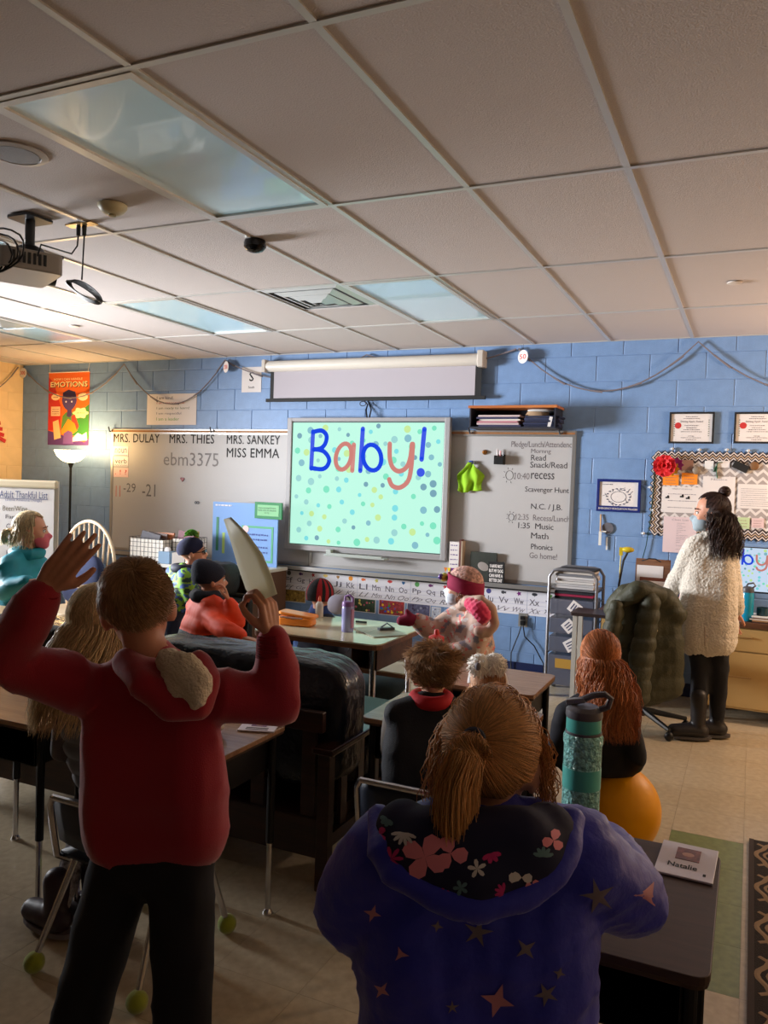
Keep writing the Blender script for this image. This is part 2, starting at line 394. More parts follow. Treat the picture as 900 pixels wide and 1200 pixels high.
MB().lathe([(.052, 0), (.055, -.02), (.055, -.032), (.04, -.05), (.018, -.058), (0, -.06)], p, 20).build('dome', mat('black_gloss', (12, 12, 14), .15), t, smooth=True)
MB().cyl(p+V((-.06, 0, -.001)), p+V((-.05, .0, -.022)), .008, n=8).build('cable_clip', m_steel, t)
p = AZ(861, 331, ZC)
MB().lathe([(.04, 0), (.04, -.006), (.02, -.01), (0, -.01)], p, 20).build('sprinkler_cap', mat('cap_white', (205, 195, 185), .5), smooth=True, label='small round cover plate on the right side of the ceiling', cat='cover plate', base=p)
p = AZ(87, 382, ZC)
MB().lathe([(.04, 0), (.04, -.006), (.02, -.01), (0, -.01)], p, 20).build('sprinkler_cap', mat('cap_white', (205, 195, 185), .5), smooth=True, label='small round cover plate on the far left of the ceiling', cat='cover plate', base=p)
# projector hanging from ceiling
PX = V((-3.13, 2.72, 2.50))
t = thing('projector', 'grey ceiling projector hanging on a black pole with coiled cables', 'projector', (PX.x, PX.y, 2.5))
RP = rotm(0, 0, math.radians(-28))
MB().rbox(PX, (.36, .27, .09), .03, 4, RP).build('housing', mat('projector_grey', (142, 136, 130), .4), t, smooth=True, bev=.006)
g = MB()
for k in range(7): g.box(PX+RP @ V((.1816, -.08+k*.022, .005)), (.004, .012, .05), RP)
g.build('side_vent', m_black, t)
g = MB()
for k in range(6): g.box(PX+RP @ V((-.12+k*.035, -.136, .008)), (.024, .004, .02+.008*(k % 2)), RP)
g.build('socket', m_black, t)
MB().cyl(PX+RP @ V((-.1, .135, 0)), PX+RP @ V((-.1, .17, 0)), .04, n=20).build('projector_lens', m_black, t, smooth=True)
pm = V((PX.x+.02, PX.y+.02, 0))
MB().cyl(pm+V((0, 0, 2.60)), pm+V((0, 0, ZC-.004)), .022, n=14).rbox(pm+V((0, 0, ZC-.008)), (.15, .15, .012), .02).build('mount_pole', mat('pole_black', (30, 32, 36), .35), t, smooth=True)
MB().lathe([(.0, .0), (.07, 0), (.075, .02), (.06, .045), (.03, .06), (0, .06)], pm+V((0, 0, 2.545)), 20).build('mount_plate', m_black, t, smooth=True)
g = MB()
for k in range(5):
    a0 = random.uniform(0, 6); c = PX+V((-.06+.02*k, -.17, -.02+.012*k)); R_ = .075+.012*k
    g.tube([c+V((R_*1.5*math.cos(a), random.uniform(-.006, .006), R_*math.sin(a)*.8)) for a in [2*PI*i/20 for i in range(20)]], .0045, 6, closed=True)
g.tube([PX+V((-.35, -.12, .03)), PX+V((-.2, -.16, .07)), PX+V((-.05, -.12, .075)), PX+V((.08, 0, .065)), PX+V((.2, .05, .04))], .007, 6)
g.build('cable_coil', m_black, t, smooth=True)
q = AZ(92, 263, ZC); q2 = AZ(99, 263, ZC)
g = MB()
MB().box(q+V((.02, 0, -.003)), (.16, .05, .006)).build('wall_plate', mat('brass_plate', (190, 160, 110), .3, .6), t)
for a, b in ((q, 1), (q2, 2)): g.cyl(a+V((0, 0, -.005)), a+V((0, 0, -.055)), .011, .009, n=8)
e1 = PX+RP @ V((.18, .02, .02))
g.tube([q+V((0, 0, -.05)), q+V((-.005, 0, -.1)), q+V((-.04, 0, -.135)), e1+V((.02, 0, .05)), e1], .004, 6)
qq = q2+V((0, 0, -.05)); dn = q2+V((-.01, 0, -.26))
g.tube([qq, dn], .004, 6)
for k in range(4):
    g.tube([dn+V((-.10+.20*(.5-.5*math.cos(a)) , .01*k, -.0-.10*(.5-.5*math.cos(a))+.02*math.sin(a)*(1+.3*k))) for a in [2*PI*i/18 for i in range(18)]], .004, 6, closed=True)
g.build('hanging_cable', m_black, t, smooth=True)
# ================================================================== THINGS ON THE FRONT WALL
def rect(u0, v0, u1, v1, y=YW):
    a = AY(u0, v0, y); b = AY(u1, v1, y); return min(a.x, b.x), max(a.x, b.x), min(a.z, b.z), max(a.z, b.z)
def sheet(name, r, y, m, parent=None, th=.0012, **kw):
    return MB().bb(r[0], r[1], y-th, y, r[2], r[3]).build(name, m, parent, **kw)
def mid(r, y): return V(((r[0]+r[1])/2, y, (r[2]+r[3])/2))
# two whiteboards side by side
m_wb = mat('whiteboard_enamel', (178, 176, 176), .42, spec=.35)
WZ0, WZ1 = .757, 2.006
def whiteboard(x0, x1, label):
    t = thing('whiteboard', label, 'whiteboard', ((x0+x1)/2, YW, WZ0))
    MB().bb(x0+.01, x1-.01, YW-.014, YW, WZ0+.01, WZ1-.01).build('writing_surface', m_wb, t)
    MB().bb(x0, x0+.03, YW-.02, YW-.0005, WZ0, WZ1).bb(x1-.03, x1, YW-.02, YW-.0005, WZ0, WZ1).bb(x0+.03, x1-.03, YW-.02, YW-.0005, WZ0, WZ0+.03).build('board_frame', m_alu, t)
    MB().bb(x0, x1, YW-.026, YW-.0005, WZ1-.03, WZ1+.02).build('map_rail', m_alu, t)
    MB().bb(x0+.01, x1-.01, YW-.028, YW-.026, WZ1-.012, WZ1+.006).build('cork_strip', mat('cork', (150, 104, 66), .9, var=.2, vscale=120), t)
    return t
wbl = whiteboard(-6.17, -3.742, 'left half of the long whiteboard, with teacher names along its top')
wbr = whiteboard(-3.738, -1.31, 'right half of the long whiteboard, with the handwritten daily schedule')
for x in (-6.17+.02, -4.85, -2.18, -1.42):
    par = wbl if x < -3.74 else wbr
    MB().tube([V((x, YW-.028, WZ1)), V((x-.015, YW-.05, WZ1-.01)), V((x-.03, YW-.05, WZ1+.04))], .007, 6).build('map_hook', m_steel, par)
yb = YW-.0145
w = MB()
for s, r in (('MRS. DULAY', (135, 508, 188, 519)), ('MRS. THIES', (200, 509, 252, 520)), ('MRS. SANKEY', (267, 510, 329, 521)), ('MISS EMMA', (267, 525, 328, 537))):
    wtext(w, s, *r, yb-.001, bold=.012, space=1.05)
w.build('name_lettering', m_ink, wbl)
w = MB(); wtext(w, 'ebm3375', 193, 530, 257, 547, yb-.0005); w.build('handwriting', mat('grey_marker', (132, 130, 132), .8), wbl)
w = MB(); wtext(w, '-29', 146, 566, 160, 577, yb-.0005); wtext(w, '-21', 168, 567, 183, 582, yb-.0005); w.build('handwriting', mat('grey_marker2', (104, 102, 104), .8), wbl)
w = MB(); wtext(w, '11', 137, 569, 142, 582, yb-.0005); w.build('handwriting', mat('red_marker', (190, 100, 90), .8), wbl)
for s, r, mm, lb in (('noun', (134, 524, 150, 533), mat('ink_blue', (50, 60, 130), .7), 'small white magnetic card reading noun at the upper left of the whiteboard'),
                     ('verb', (134, 536, 150, 545), mat('ink_dark', (50, 44, 50), .7), 'small white magnetic card reading verb under the noun card'),
                     ('. ! ?', (134, 549, 150, 558), mat('ink_red', (200, 40, 40), .7), 'small pink magnetic card of punctuation marks under the verb card')):
    a = rect(r[0]-.5, r[1]-1, r[2]+.5, r[3]+1.5, yb)
    t = thing('word_card', lb, 'card', mid(a, yb))
    sheet('card', a, yb-.0005, mat('card_white', (224, 220, 222), .5) if s[0] != '.' else mat('card_pink', (232, 196, 192), .5), t, .003)
    w = MB(); put_text(w, s, (mid(a, 0).x, yb-.0045, mid(a, 0).z+.005), (a[1]-a[0])*.8, (a[3]-a[2])*.5)
    if s == 'noun': w.bb(a[0]+.01, a[1]-.01, yb-.0046, yb-.0042, a[2]+.004, a[2]+.009)
    if s == 'verb':
        w.tube([V((a[0]+.01+k*(a[1]-a[0]-.02)/12, yb-.0045, a[2]+.006+.008*(k % 2))) for k in range(13)], .0015, 4)
    w.build('lettering', mm, t)
# magnets on left board
p = AY(214, 562, yb); w = MB()
w.prism([(0, -.022), (.024, .006), (.02, .02), (.008, .022), (0, .012), (-.008, .022), (-.02, .02), (-.024, .006)], 0, .008, lambda x, y, z: V((p.x+x, yb-.0005-z, p.z+y)))
w.build('heart_magnet', mat('dark_red', (130, 26, 34), .4), label='small dark red heart magnet in the middle of the whiteboard', cat='magnet', base=p)
p = AY(231, 589, yb)
t = thing('glasses_magnet', 'tiny round spectacles magnet below the heart magnet', 'magnet', p)
w = MB()
for sx in (-.014, .014): w.tube([p+V((sx+.012*math.cos(a), -.004, .012*math.sin(a))) for a in [2*PI*i/12 for i in range(12)]], .003, 5, closed=True)
w.build('rim', m_ink, t)
w = MB()
for sx in (-.014, .014): w.disc(p+V((sx, -.0035, 0)), .011)
w.build('lens', mat('grey_lens', (120, 120, 130), .3), t)
# lines of the daily schedule
t = wbr
w = MB(); wd = MB()
for s, r, dk in (('Pledge/Lunch/Attendence', (613, 517, 687, 527), 0), ('Mornng', (636, 526, 659, 533), 0), ('Read', (636, 533, 653, 540), 1), ('Snack/Read', (635, 541, 678, 549), 1),
                 ('10:40', (617, 554, 634, 562), 0), ('recess', (636, 554, 663, 562), 1), ('Scavenger Hunt', (629, 570, 680, 580), 1), ('N.C. / J.B.', (636, 590, 672, 600), 1), ('12:35  Recess/Lunch', (618, 602, 681, 612), 0),
                 ('1:35  Music', (621, 612, 662, 621), 1), ('Math', (636, 624, 656, 632), 1), ('Phonics', (636, 637, 661, 645), 1), ('Go home!', (634, 647, 666, 656), 0)):
    sc = (676-r[2]) if 0 else 0
    wtext(w if dk else wd, s, r[0]-13, r[1], r[2]-13, r[3], yb-.0005, space=.95)
for (u, v) in ((597, 557), (599, 606)):
    p = AY(u, v, yb-.0006); rr = .032 if v < 580 else .024
    w.tube([p+V((rr*math.cos(a), 0, rr*1.2*math.sin(a))) for a in [2*PI*i/14 for i in range(14)]], .0016, 4, closed=True)
    for k in range(8):
        a = 2*PI*k/8+.3; d = V((math.cos(a), 0, 1.2*math.sin(a))); w.tube([p+d*rr*1.35, p+d*rr*1.75], .0016, 4)
w.build('handwriting', mat('black_marker', (56, 50, 54), .8), t); wd.build('handwriting', mat('faded_marker', (112, 104, 106), .8), t)
# green cloth, bell magnet, pen box on right board
p = AY(553, 542, yb-.01)
t = thing('green_cloth', 'lime green cloth hanging from a blue clip on the right whiteboard', 'cloth', p)
w = MB(); n = 22; vs = []; fs = []
for j in range(n+1):
    for i in range(n+1):
        s = i/n; q = j/n; wd = .05+.17*min(1, q*2.2)-.03*max(0, q-.7)
        low = .27+.018*math.sin(s*7+1)-.10*abs(s-.45)
        x = (s-.5)*wd+.012*math.sin(q*9+s*4); z = -low*q-.0
        y = -.030-.013*math.sin(s*15+q*3+1.5*math.sin(q*4))*min(1, q*2.5)-.012*math.sin(q*8+s*6)
        vs.append(p+V((x, y, z)))
for j in range(n):
    for i in range(n): a = j*(n+1)+i; fs.append((a, a+1, a+n+2, a+n+1))
w.add([v+V((.03, -.018, -.01)) if 0 else v for v in vs[:0]], [])
w.add(vs, fs); o = w.build('cloth', mat('lime_cloth', (138, 186, 30), .85, bump=.3, bscale=300), t, smooth=True, sharp=0)
s = o.modifiers.new('thickness', 'SOLIDIFY'); s.thickness = .003
MB().rbox(p+V((0, -.02, .0)), (.035, .03, .03), .006).build('clip', mat('blue_clip', (30, 60, 140), .4), t)
p = AY(568, 530, yb)
MB().lathe([(.022, 0), (.02, .01), (.012, .026), (.004, .032), (0, .033)], p+V((0, -.0005, 0)), 14, (0, -1, 0)).build('bell_magnet', mat('brass_dark', (150, 96, 30), .35, .5), smooth=True, label='small round brown and gold magnet above the lime green cloth', cat='magnet', base=p)
r = rect(582, 534, 592, 544, yb)
t = thing('marker_box', 'small black magnetic box of markers on the right whiteboard', 'box', mid(r, yb))
w = MB(); y0 = yb-.0005
w.bb(r[0], r[1], y0-.005, y0, r[2], r[3]+.01).bb(r[0], r[1], y0-.075, y0-.07, r[2], r[3]-.01).bb(r[0], r[0]+.005, y0-.07, y0-.005, r[2], r[3]).bb(r[1]-.005, r[1], y0-.07, y0-.005, r[2], r[3]).bb(r[0], r[1], y0-.075, y0, r[2]-.004, r[2])
w.build('box', m_black, t)
for k, c in enumerate(((200, 190, 190), (210, 120, 120), (60, 60, 70))):
    MB().cyl(V((r[0]+.02+.02*k, y0-.035, r[2]+.005)), V((r[0]+.015+.03*k, y0-.03-.01*k, r[3]+.05-.01*k)), .007, n=8).build('marker', mat('marker%d' % k, c, .4), t)
# projected board in the middle
m_sbf = mat('board_frame_grey', (150, 148, 150), .4)
r = rect(334, 490, 527, 656, YW-.07); YS = YW-.10
ZS1 = AY(337, 489.5, YS).z; ZS0 = AY(522, 657.5, YS).z; XS0 = AY(335, 560, YS).x; XS1 = AY(525.5, 560, YS).x
t = thing('interactive_whiteboard', 'glowing interactive whiteboard showing Baby! over pastel dots', 'screen', ((XS0+XS1)/2, YS, ZS0))
w = MB(); b = .05
w.bb(XS0, XS1, YS, YS+.045, ZS0, ZS0+b).bb(XS0, XS1, YS, YS+.045, ZS1-.035, ZS1).bb(XS0, XS0+b, YS-.002, YS+.045, ZS0, ZS1).bb(XS1-b, XS1, YS-.002, YS+.045, ZS0, ZS1)
w.build('board_frame', m_sbf, t, bev=.006)
MB().bb(XS0+b, XS1-b, YS+.03, YS+.045, ZS0+b, ZS1-.035).build('back_panel', m_sbf, t)
MB().bb(XS0+b+.001, XS1-b-.001, YS+.012, YS+.03, ZS0+b+.001, ZS1-.036).build('screen_edge', mat('dark_seal', (60, 80, 80), .5), t)
def show(parent, x0, x1, z0, z1, y, k, full=True):
    """the slide: pale ground, dots and the word, in slide units 742 x 645"""
    em = lambda n, c: mat('slide_'+n+str(k), c, emit=k)
    bg = em('ground', (188, 248, 226)) if full else em('ground2', (205, 225, 248))
    g = MB().bb(x0, x1, y-.0006, y, z0, z1).build('slide_picture', bg, parent)
    P = lambda a, c, d=0: V((x0+(x1-x0)*a/742, y-.0008-d, z1-(z1-z0)*c/645))
    sx = (x1-x0)/742
    rnd = random.Random(3); pts = []
    cols = [(126, 186, 200), (110, 160, 178), (120, 226, 190), (196, 232, 150), (120, 220, 226), (150, 210, 208)]
    lay = [MB() for _ in cols]; tries = 0
    while len(pts) < 105 and tries < 6000:
        tries += 1; q = (rnd.uniform(14, 728), rnd.uniform(14, 630))
        if all((q[0]-e[0])**2+(q[1]-e[1])**2 > 46**2 for e in pts):
            pts.append(q); lay[rnd.randrange(6)].disc(P(*q), rnd.uniform(9, 17)*sx, n=14)
    for i, l in enumerate(lay):
        if l.v: l.build('slide_dots', em('dot%d' % i, cols[i]), g, kind='stuff')
    def stroke(mb, pts, r=10.5, closed=False):
        pts = [V((a, c)) for a, c in pts]
        m_ = len(pts)
        for i in range(m_ if closed else m_-1):
            a, c = pts[i], pts[(i+1) % m_]; d = (c-a); d.normalize(); nn = V((-d.y, d.x))*r
            mb.quad(*(P(*q, .0004) for q in (a+nn, c+nn, c-nn, a-nn)))
        for a in pts: mb.disc(P(*a, .0004), r*sx, n=14)
    def spl(p, n=8):   # smooth path through points
        p = [V(q) for q in p]; out = []
        for i in range(len(p)-1):
            a, b_, c, d = p[max(i-1, 0)], p[i], p[i+1], p[min(i+2, len(p)-1)]
            for k_ in range(n):
                s = k_/n; out.append(.5*((2*b_)+(c-a)*s+(2*a-5*b_+4*c-d)*s*s+(3*b_-a-3*c+d)*s**3))
        return out+[p[-1]]
    el = lambda cx, cy, rx, ry, tl: [(cx+rx*math.cos(q)*math.cos(tl)-ry*math.sin(q)*math.sin(tl), cy+rx*math.cos(q)*math.sin(tl)+ry*math.sin(q)*math.cos(tl)) for q in [2*PI*i/28 for i in range(28)]]
    blue = MB(); red = MB(); ox, oy = 72, 98
    o_ = lambda l: [(a-ox, c-oy) for a, c in l]
    stroke(blue, o_([(178, 145), (174, 340)])); stroke(blue, o_(spl([(178, 147), (222, 140), (248, 165), (244, 205), (222, 232), (185, 240)])))
    stroke(blue, o_(spl([(190, 238), (235, 248), (264, 285), (258, 322), (230, 342), (176, 338)])))
    stroke(red, o_(el(338, 274, 38, 68, .18)), closed=True); stroke(red, o_([(388, 212), (384, 345)]))
    stroke(blue, o_([(430, 130), (424, 345)])); stroke(blue, o_(el(480, 276, 44, 66, -.18)), closed=True)
    stroke(red, o_(spl([(563, 205), (566, 280), (582, 325), (612, 342), (645, 322), (662, 275), (668, 205)])))
    stroke(red, o_(spl([(672, 205), (668, 320), (655, 390), (618, 424), (582, 416), (566, 385)])))
    stroke(blue, o_([(723, 130), (715, 280)])); blue.disc(P(713-ox, 345-oy, .0004), 19*sx, n=20)
    blue.build('slide_letters', em('blue', (28, 70, 226)), g); red.build('slide_letters', em('red', (206, 130, 122)), g)
SCR = (XS0+b+.006, XS1-b-.006, ZS0+b+.008, ZS1-.045)
show(t, *SCR, YS+.012, 1.0)
p = AY(418, 652, YS-.02)
w = MB(); w.rbox(V((p.x, YS-.035, ZS0-.02)), (.62, .09, .014), .02, 4).box(V((p.x-.27, YS-.03, ZS0+.005)), (.05, .05, .05)).box(V((p.x, YS-.076, ZS0-.008)), (.55, .008, .02))
w.build('pen_tray', mat('tray_grey', (168, 176, 172), .4), t, bev=.004)
w = MB()
for k in range(4): w.cyl(V((p.x-.2+k*.12, YS-.04, ZS0-.006)), V((p.x-.12+k*.12, YS-.04, ZS0-.006)), .006, n=8)
w.build('pens', m_steel, t)
MB().tube([AY(430, 489, YS+.03), AY(429, 480, YS+.06), AY(431, 474, YW-.012), AY(427, 470, YW-.02)], .007, 6).tube([AY(433, 489, YS+.03), AY(435, 480, YS+.05), AY(432, 472, YW-.02)], .006, 6).build('board_cable', m_black, t, smooth=True)
# marker tray rail under the whiteboards
t = thing('marker_rail', 'long grey metal marker rail running under the whiteboards', 'rail', (-3.6, YW-.04, .73))
MB().bb(-6.1, -1.33, YW-.09, YW-.0005, .722, .742).bb(-6.1, -1.33, YW-.095, YW-.088, .722, .757).build('rail', m_alu, t)
MB().bb(-6.1, -1.33, YW-.016, YW-.0005, .70, .722).build('lower_lip', m_steel, t)
# sentence-strip cards with the alphabet under the rail
XE, XY_ = AY(326, 0, YW).x, AY(646, 0, YW).x
xe, xy = AY(325, 672, YW).x, AY(645, 700, YW).x; st = (xy-xe)/20
letters = 'ABCDEFGHIJKLMNOPQRSTUVWXYZ'
ztop, zbot = .716, .500
brk = [0, 4, 11, 15, 19, 23, 26]
labs = ['strip of lined alphabet cards reading Aa to Dd, behind the raised green folder', 'strip of lined alphabet cards reading Ee to Kk, above the red and black hat', 'strip of lined alphabet cards reading Ll to Oo, below the glowing screen',
        'strip of lined alphabet cards reading Pp to Ss, behind the child in patterned coat', 'strip of lined alphabet cards reading Tt to Ww, above the wall outlet', 'strip of lined alphabet cards reading Xx to Zz, beside the wheeled cart']
cols = [(120, 30, 120), (50, 50, 60), (80, 140, 60), (60, 50, 130), (240, 150, 160), (90, 90, 90), (80, 40, 120), (170, 30, 40), (230, 200, 110), (190, 140, 70), (235, 150, 40), (230, 110, 40), (200, 190, 90), (200, 60, 60), (60, 120, 180), (90, 160, 90), (110, 50, 110), (205, 40, 50), (210, 50, 40), (150, 50, 60), (70, 70, 140), (60, 60, 70)]
for bi in range(6):
    a, c = brk[bi], brk[bi+1]; x0 = xe+(a-4-.45)*st; x1 = xe+(c-4-.47)*st
    t = thing('alphabet_strip', labs[bi], 'alphabet strip', ((x0+x1)/2, YW, zbot), 'alphabet strips under the whiteboards')
    y = YW-.0007; yy = y-.0016
    MB().bb(x0, x1, y-.0012, y, zbot, ztop).build('card', mat('strip_white', (224, 222, 230), .6), t)
    ln = MB()
    for z in (.66-.045, .585, .63-.005, .55, .52): ln.bb(x0, x1, yy+.0002, yy+.0004, z-.0008, z+.0008)
    ln.build('ruled_lines', mat('rule_blue', (150, 150, 190), .8), t)
    tx = MB(); cu = MB()
    for k in range(a, c):
        cx = xe+(k-4)*st; L = letters[k]
        put_text(tx, L+L.lower(), (cx, yy-.0002, .611), st*.62, .050, bold=.012)
        put_text(cu, L+L.lower(), (cx+.004, yy-.0002, .540), st*.8, .042, shear=.45)
        ic = MB(); zc = .674; r_ = .022
        kind = k % 5
        if kind == 0: ic.disc(V((cx, yy-.0004, zc)), r_, n=14)
        elif kind == 1: ic.disc(V((cx-.006, yy-.0004, zc)), r_*.8, rz=r_*.6, n=12); ic.add([V((cx+.004, yy-.0004, zc)), V((cx+.02, yy-.0004, zc+.012)), V((cx+.02, yy-.0004, zc-.012))], [(0, 1, 2)])
        elif kind == 2: ic.prism([(r_*(1 if i % 2 else .5)*math.cos(PI*i/5), r_*(1 if i % 2 else .5)*math.sin(PI*i/5)) for i in range(10)], 0, .0004, lambda X_, Y_, Z_: V((cx+X_, yy-Z_, zc+Y_)))
        elif kind == 3: ic.disc(V((cx, yy-.0004, zc+.004)), r_*1.1, rz=r_*.6, n=12); ic.bb(cx-.002, cx+.002, yy-.0006, yy, zc-.016, zc)
        else: ic.disc(V((cx-.007, yy-.0004, zc+.005)), .009, n=10); ic.disc(V((cx+.007, yy-.0004, zc+.005)), .009, n=10); ic.add([V((cx-.015, yy-.0004, zc+.002)), V((cx+.015, yy-.0004, zc+.002)), V((cx, yy-.0004, zc-.016))], [(0, 1, 2)])
        ic.build('picture', mat('icon%d' % (k % 22), cols[k % 22], .7), t)
    tx.build('print_letters', mat('letter_grey', (96, 92, 104), .7), t); cu.build('cursive_letters', mat('letter_grey2', (120, 116, 126), .7), t)
# small photo prints under the strips
def photo_print(u0, v0, u1, v1, label, base, specks, n):
    r = rect(u0, v0, u1, v1, YW-.001); t = thing('photo_print', label, 'photograph', mid(r, YW), 'photographs under the alphabet strips')
    sheet('print_border', r, YW-.0006, m_paper, t, .0012)
    sheet('picture', (r[0]+.006, r[1]-.006, r[2]+.006, r[3]-.006), YW-.0019, mat(label[:12]+'p', base, .35, var=.5, vscale=40), t, .0006)
    rn = random.Random(n); 
    for c in specks:
        w = MB()
        for _ in range(n): w.disc(V((rn.uniform(r[0]+.02, r[1]-.02), YW-.0027-rn.random()*.0004, rn.uniform(r[2]+.02, r[3]-.02))), rn.uniform(.005, .012), n=8)
        w.build('speckles', mat('speck%d_%d_%d' % c, c, .4), t, kind='stuff')
photo_print(328, 689, 358, 707, 'yellow and brown photograph under the strip, left of the striped hat', (150, 120, 60), [(190, 160, 80), (90, 70, 40)], 5)
photo_print(397, 697, 411, 714, 'dark photograph just left of the group photograph under the strips', (40, 40, 60), [(90, 90, 120)], 4)
photo_print(415, 700, 440, 719, 'dark green photograph with small pink figures under the strip', (44, 66, 50), [(190, 90, 110), (220, 200, 120)], 5)
photo_print(444, 702, 474, 723, 'photograph of colourful plastic balls under the strip', (150, 50, 60), [(40, 90, 200), (230, 190, 40), (60, 150, 70), (200, 60, 50)], 8)
photo_print(477, 706, 504, 726, 'grey and purple photograph left of the child in patterned coat', (90, 90, 120), [(150, 150, 170), (60, 50, 80)], 5)
photo_print(506, 711, 516, 727, 'pale small print half hidden by the child in patterned coat', (190, 195, 210), [(120, 120, 150)], 3)
# wall outlet with two cords
r = rect(608, 718, 618, 735); t = thing('wall_outlet', 'grey wall outlet with two black cords near the floor', 'outlet', mid(r, YW))
sheet('cover', r, YW-.0005, mat('outlet_steel', (150, 146, 140), .4, .4), t, .006)
w = MB(); c = mid(r, YW-.01)
w.rbox(c+V((0, -.012, .02)), (.035, .03, .03), .006).rbox(c+V((.005, -.016, -.02)), (.04, .04, .034), .008); w.build('plug', m_black, t)
w = MB(); q = c+V((.0, -.03, -.03))
w.tube([q, q+V((-.02, 0, -.08)), AY(605, 750, YW-.03), AY(599, 765, YW-.03), AY(598.5, 783, YW-.03), V((AY(598.5, 783, YW).x, YW-.05, .006))], .005, 6)
w.tube([q+V((.01, 0, 0)), q+V((.03, 0, -.1)), AY(626, 757, YW-.03), AY(637, 778, YW-.03), V((AY(640, 783, YW).x, YW-.08, .008)), V((-1.42, YW-.15, .006))], .005, 6)
w.build('cord', m_black, t, smooth=True)
w = MB(); w.tube([V((-1.78, YW-.06, .006)), V((-1.7, YW-.12, .006)), V((-1.6, YW-.07, .006)), V((-1.45, YW-.1, .006))], .006, 6).rbox(V((-1.55, YW-.1, .016)), (.2, .06, .03), .01)
w.build('power_strip', m_black, label='black power strip and cord on the floor below the wall outlet', cat='power strip', base=(-1.6, YW-.1, 0))
# pull-down projection screen
z1 = AY(310, 423, YW-.08).z; x0 = AY(310, 430, YW-.08).x; x1 = AY(567, 425, YW-.08).x
t = thing('projection_screen', 'pull-down projection screen in a white case above the glowing board', 'projection screen', ((x0+x1)/2, YW-.08, z1))
w = MB(); w.lathe([(0, 0), (.05, 0), (.052, .01), (.052, x1-x0-.01), (.05, x1-x0), (0, x1-x0)], (x0, YW-.062, z1-.052), 16, (1, 0, 0)); w.build('case', mat('case_cream', (214, 208, 198), .4), t, smooth=True)
MB().bb(x0-.012, x0+.03, YW-.118, YW-.002, z1-.11, z1+.008).build('end_cap', mat('cap_grey', (196, 188, 178), .5), t, bev=.008)
MB().bb(x1-.05, x1+.004, YW-.118, YW-.002, z1-.12, z1+.02).build('end_cap', mat('cap_grey', (196, 188, 178), .5), t, bev=.008)
zb = AY(440, 467.5, YW-.07).z
MB().bb(x0+.06, x1-.02, YW-.064, YW-.062, zb, z1-.10).build('black_border', m_ink, t)
MB().bb(x0+.10, x1-.075, YW-.066, YW-.0645, zb+.02, z1-.10).build('fabric', mat('screen_fabric', (176, 170, 178), .8), t)
MB().bb(x0+.02, x1+.02, YW-.075, YW-.05, zb-.014, zb+.016).build('bottom_bar', m_ink, t)
p = V(((x0+x1)/2-.04, YW-.063, zb-.02))
MB().tube([p+V((.03*math.cos(a), 0, -.02+.02*math.sin(a))) for a in [2*PI*i/12 for i in range(12)]], .004, 5, closed=True).build('pull_ring', m_steel, t)
# crate-like shelf on top of the board
r = rect(549, 475, 652, 509, YW-.28)
x0, x1 = AY(550, 490, YW-.25).x, AY(651, 490, YW-.25).x; zb = WZ1+.022; zt = AY(600, 475, YW-.25).z
t = thing('wall_shelf', 'open black wall cubby with an orange wooden top above the right whiteboard', 'shelf', ((x0+x1)/2, YW, zb))
MB().bb(x0-.01, x1+.01, YW-.26, YW-.0005, zt-.02, zt).build('wooden_top', wood('orange_wood', (170, 96, 50), (200, 124, 70)), t)
w = MB(); w.bb(x0, x0+.012, YW-.25, YW-.001, zb, zt-.02).bb(x1-.012, x1, YW-.25, YW-.001, zb, zt-.02).bb(x0+.012, x1-.012, YW-.25, YW-.001, zb, zb+.012).bb(x0+.012, x1-.012, YW-.012, YW-.001, zb+.012, zt-.02); w.build('cubby', mat('cubby_black', (34, 36, 50), .5), t)
zz = zb+.0125
def paper_stack(name, label, x0, x1, y0, y1, z, n, cs, th=.012, cat='papers', jit=.012, par=None):
    t = thing(name, label, cat, ((x0+x1)/2, (y0+y1)/2, z)); rn = random.Random(len(label))
    for k in range(n):
        dx, dy = rn.uniform(-jit, jit), rn.uniform(-jit, jit)
        MB().box(((x0+x1)/2+dx, (y0+y1)/2+dy, z+th*(k+.5)), (x1-x0-2*jit, y1-y0-2*jit, th*.86), rotm(0, 0, rn.uniform(-.06, .06))).build('sheaf', mat('sheaf%d_%d_%d' % cs[k % len(cs)], cs[k % len(cs)], .8), t)
    return t
paper_stack('folder_stack', 'stack of pink and cream folders in the left of the black cubby', x0+.05, x0+.42, YW-.24, YW-.02, zz, 6, [(60, 60, 90), (200, 180, 180), (180, 120, 130), (214, 206, 196)], .016)
paper_stack('folder_stack', 'stack of dark blue folders in the middle of the black cubby', x0+.44, x0+.74, YW-.24, YW-.02, zz, 5, [(30, 36, 64), (44, 50, 80)], .018)
t = thing('plastic_bag', 'clear bag with folded tan cloth at the right of the black cubby', 'bag', (x1-.14, YW-.14, zz))
MB().ell((x1-.17, YW-.13, zz+.075), (.1, .08, .075), p=.8).build('folded_cloth', mat('tan_cloth', (170, 140, 110), .8, var=.3), t, smooth=True)
MB().ell((x1-.14, YW-.15, zz+.135), (.11, .07, .014), p=.8).build('white_bag', mat('bag_white', (200, 200, 200), .5), t, smooth=True)
MB().box((x1-.045, YW-.235, zz+.04), (.025, .004, .08), rotm(0, .2, 0)).build('price_tag', m_paper, label='small white tag leaning in the right corner of the black cubby', cat='tag')
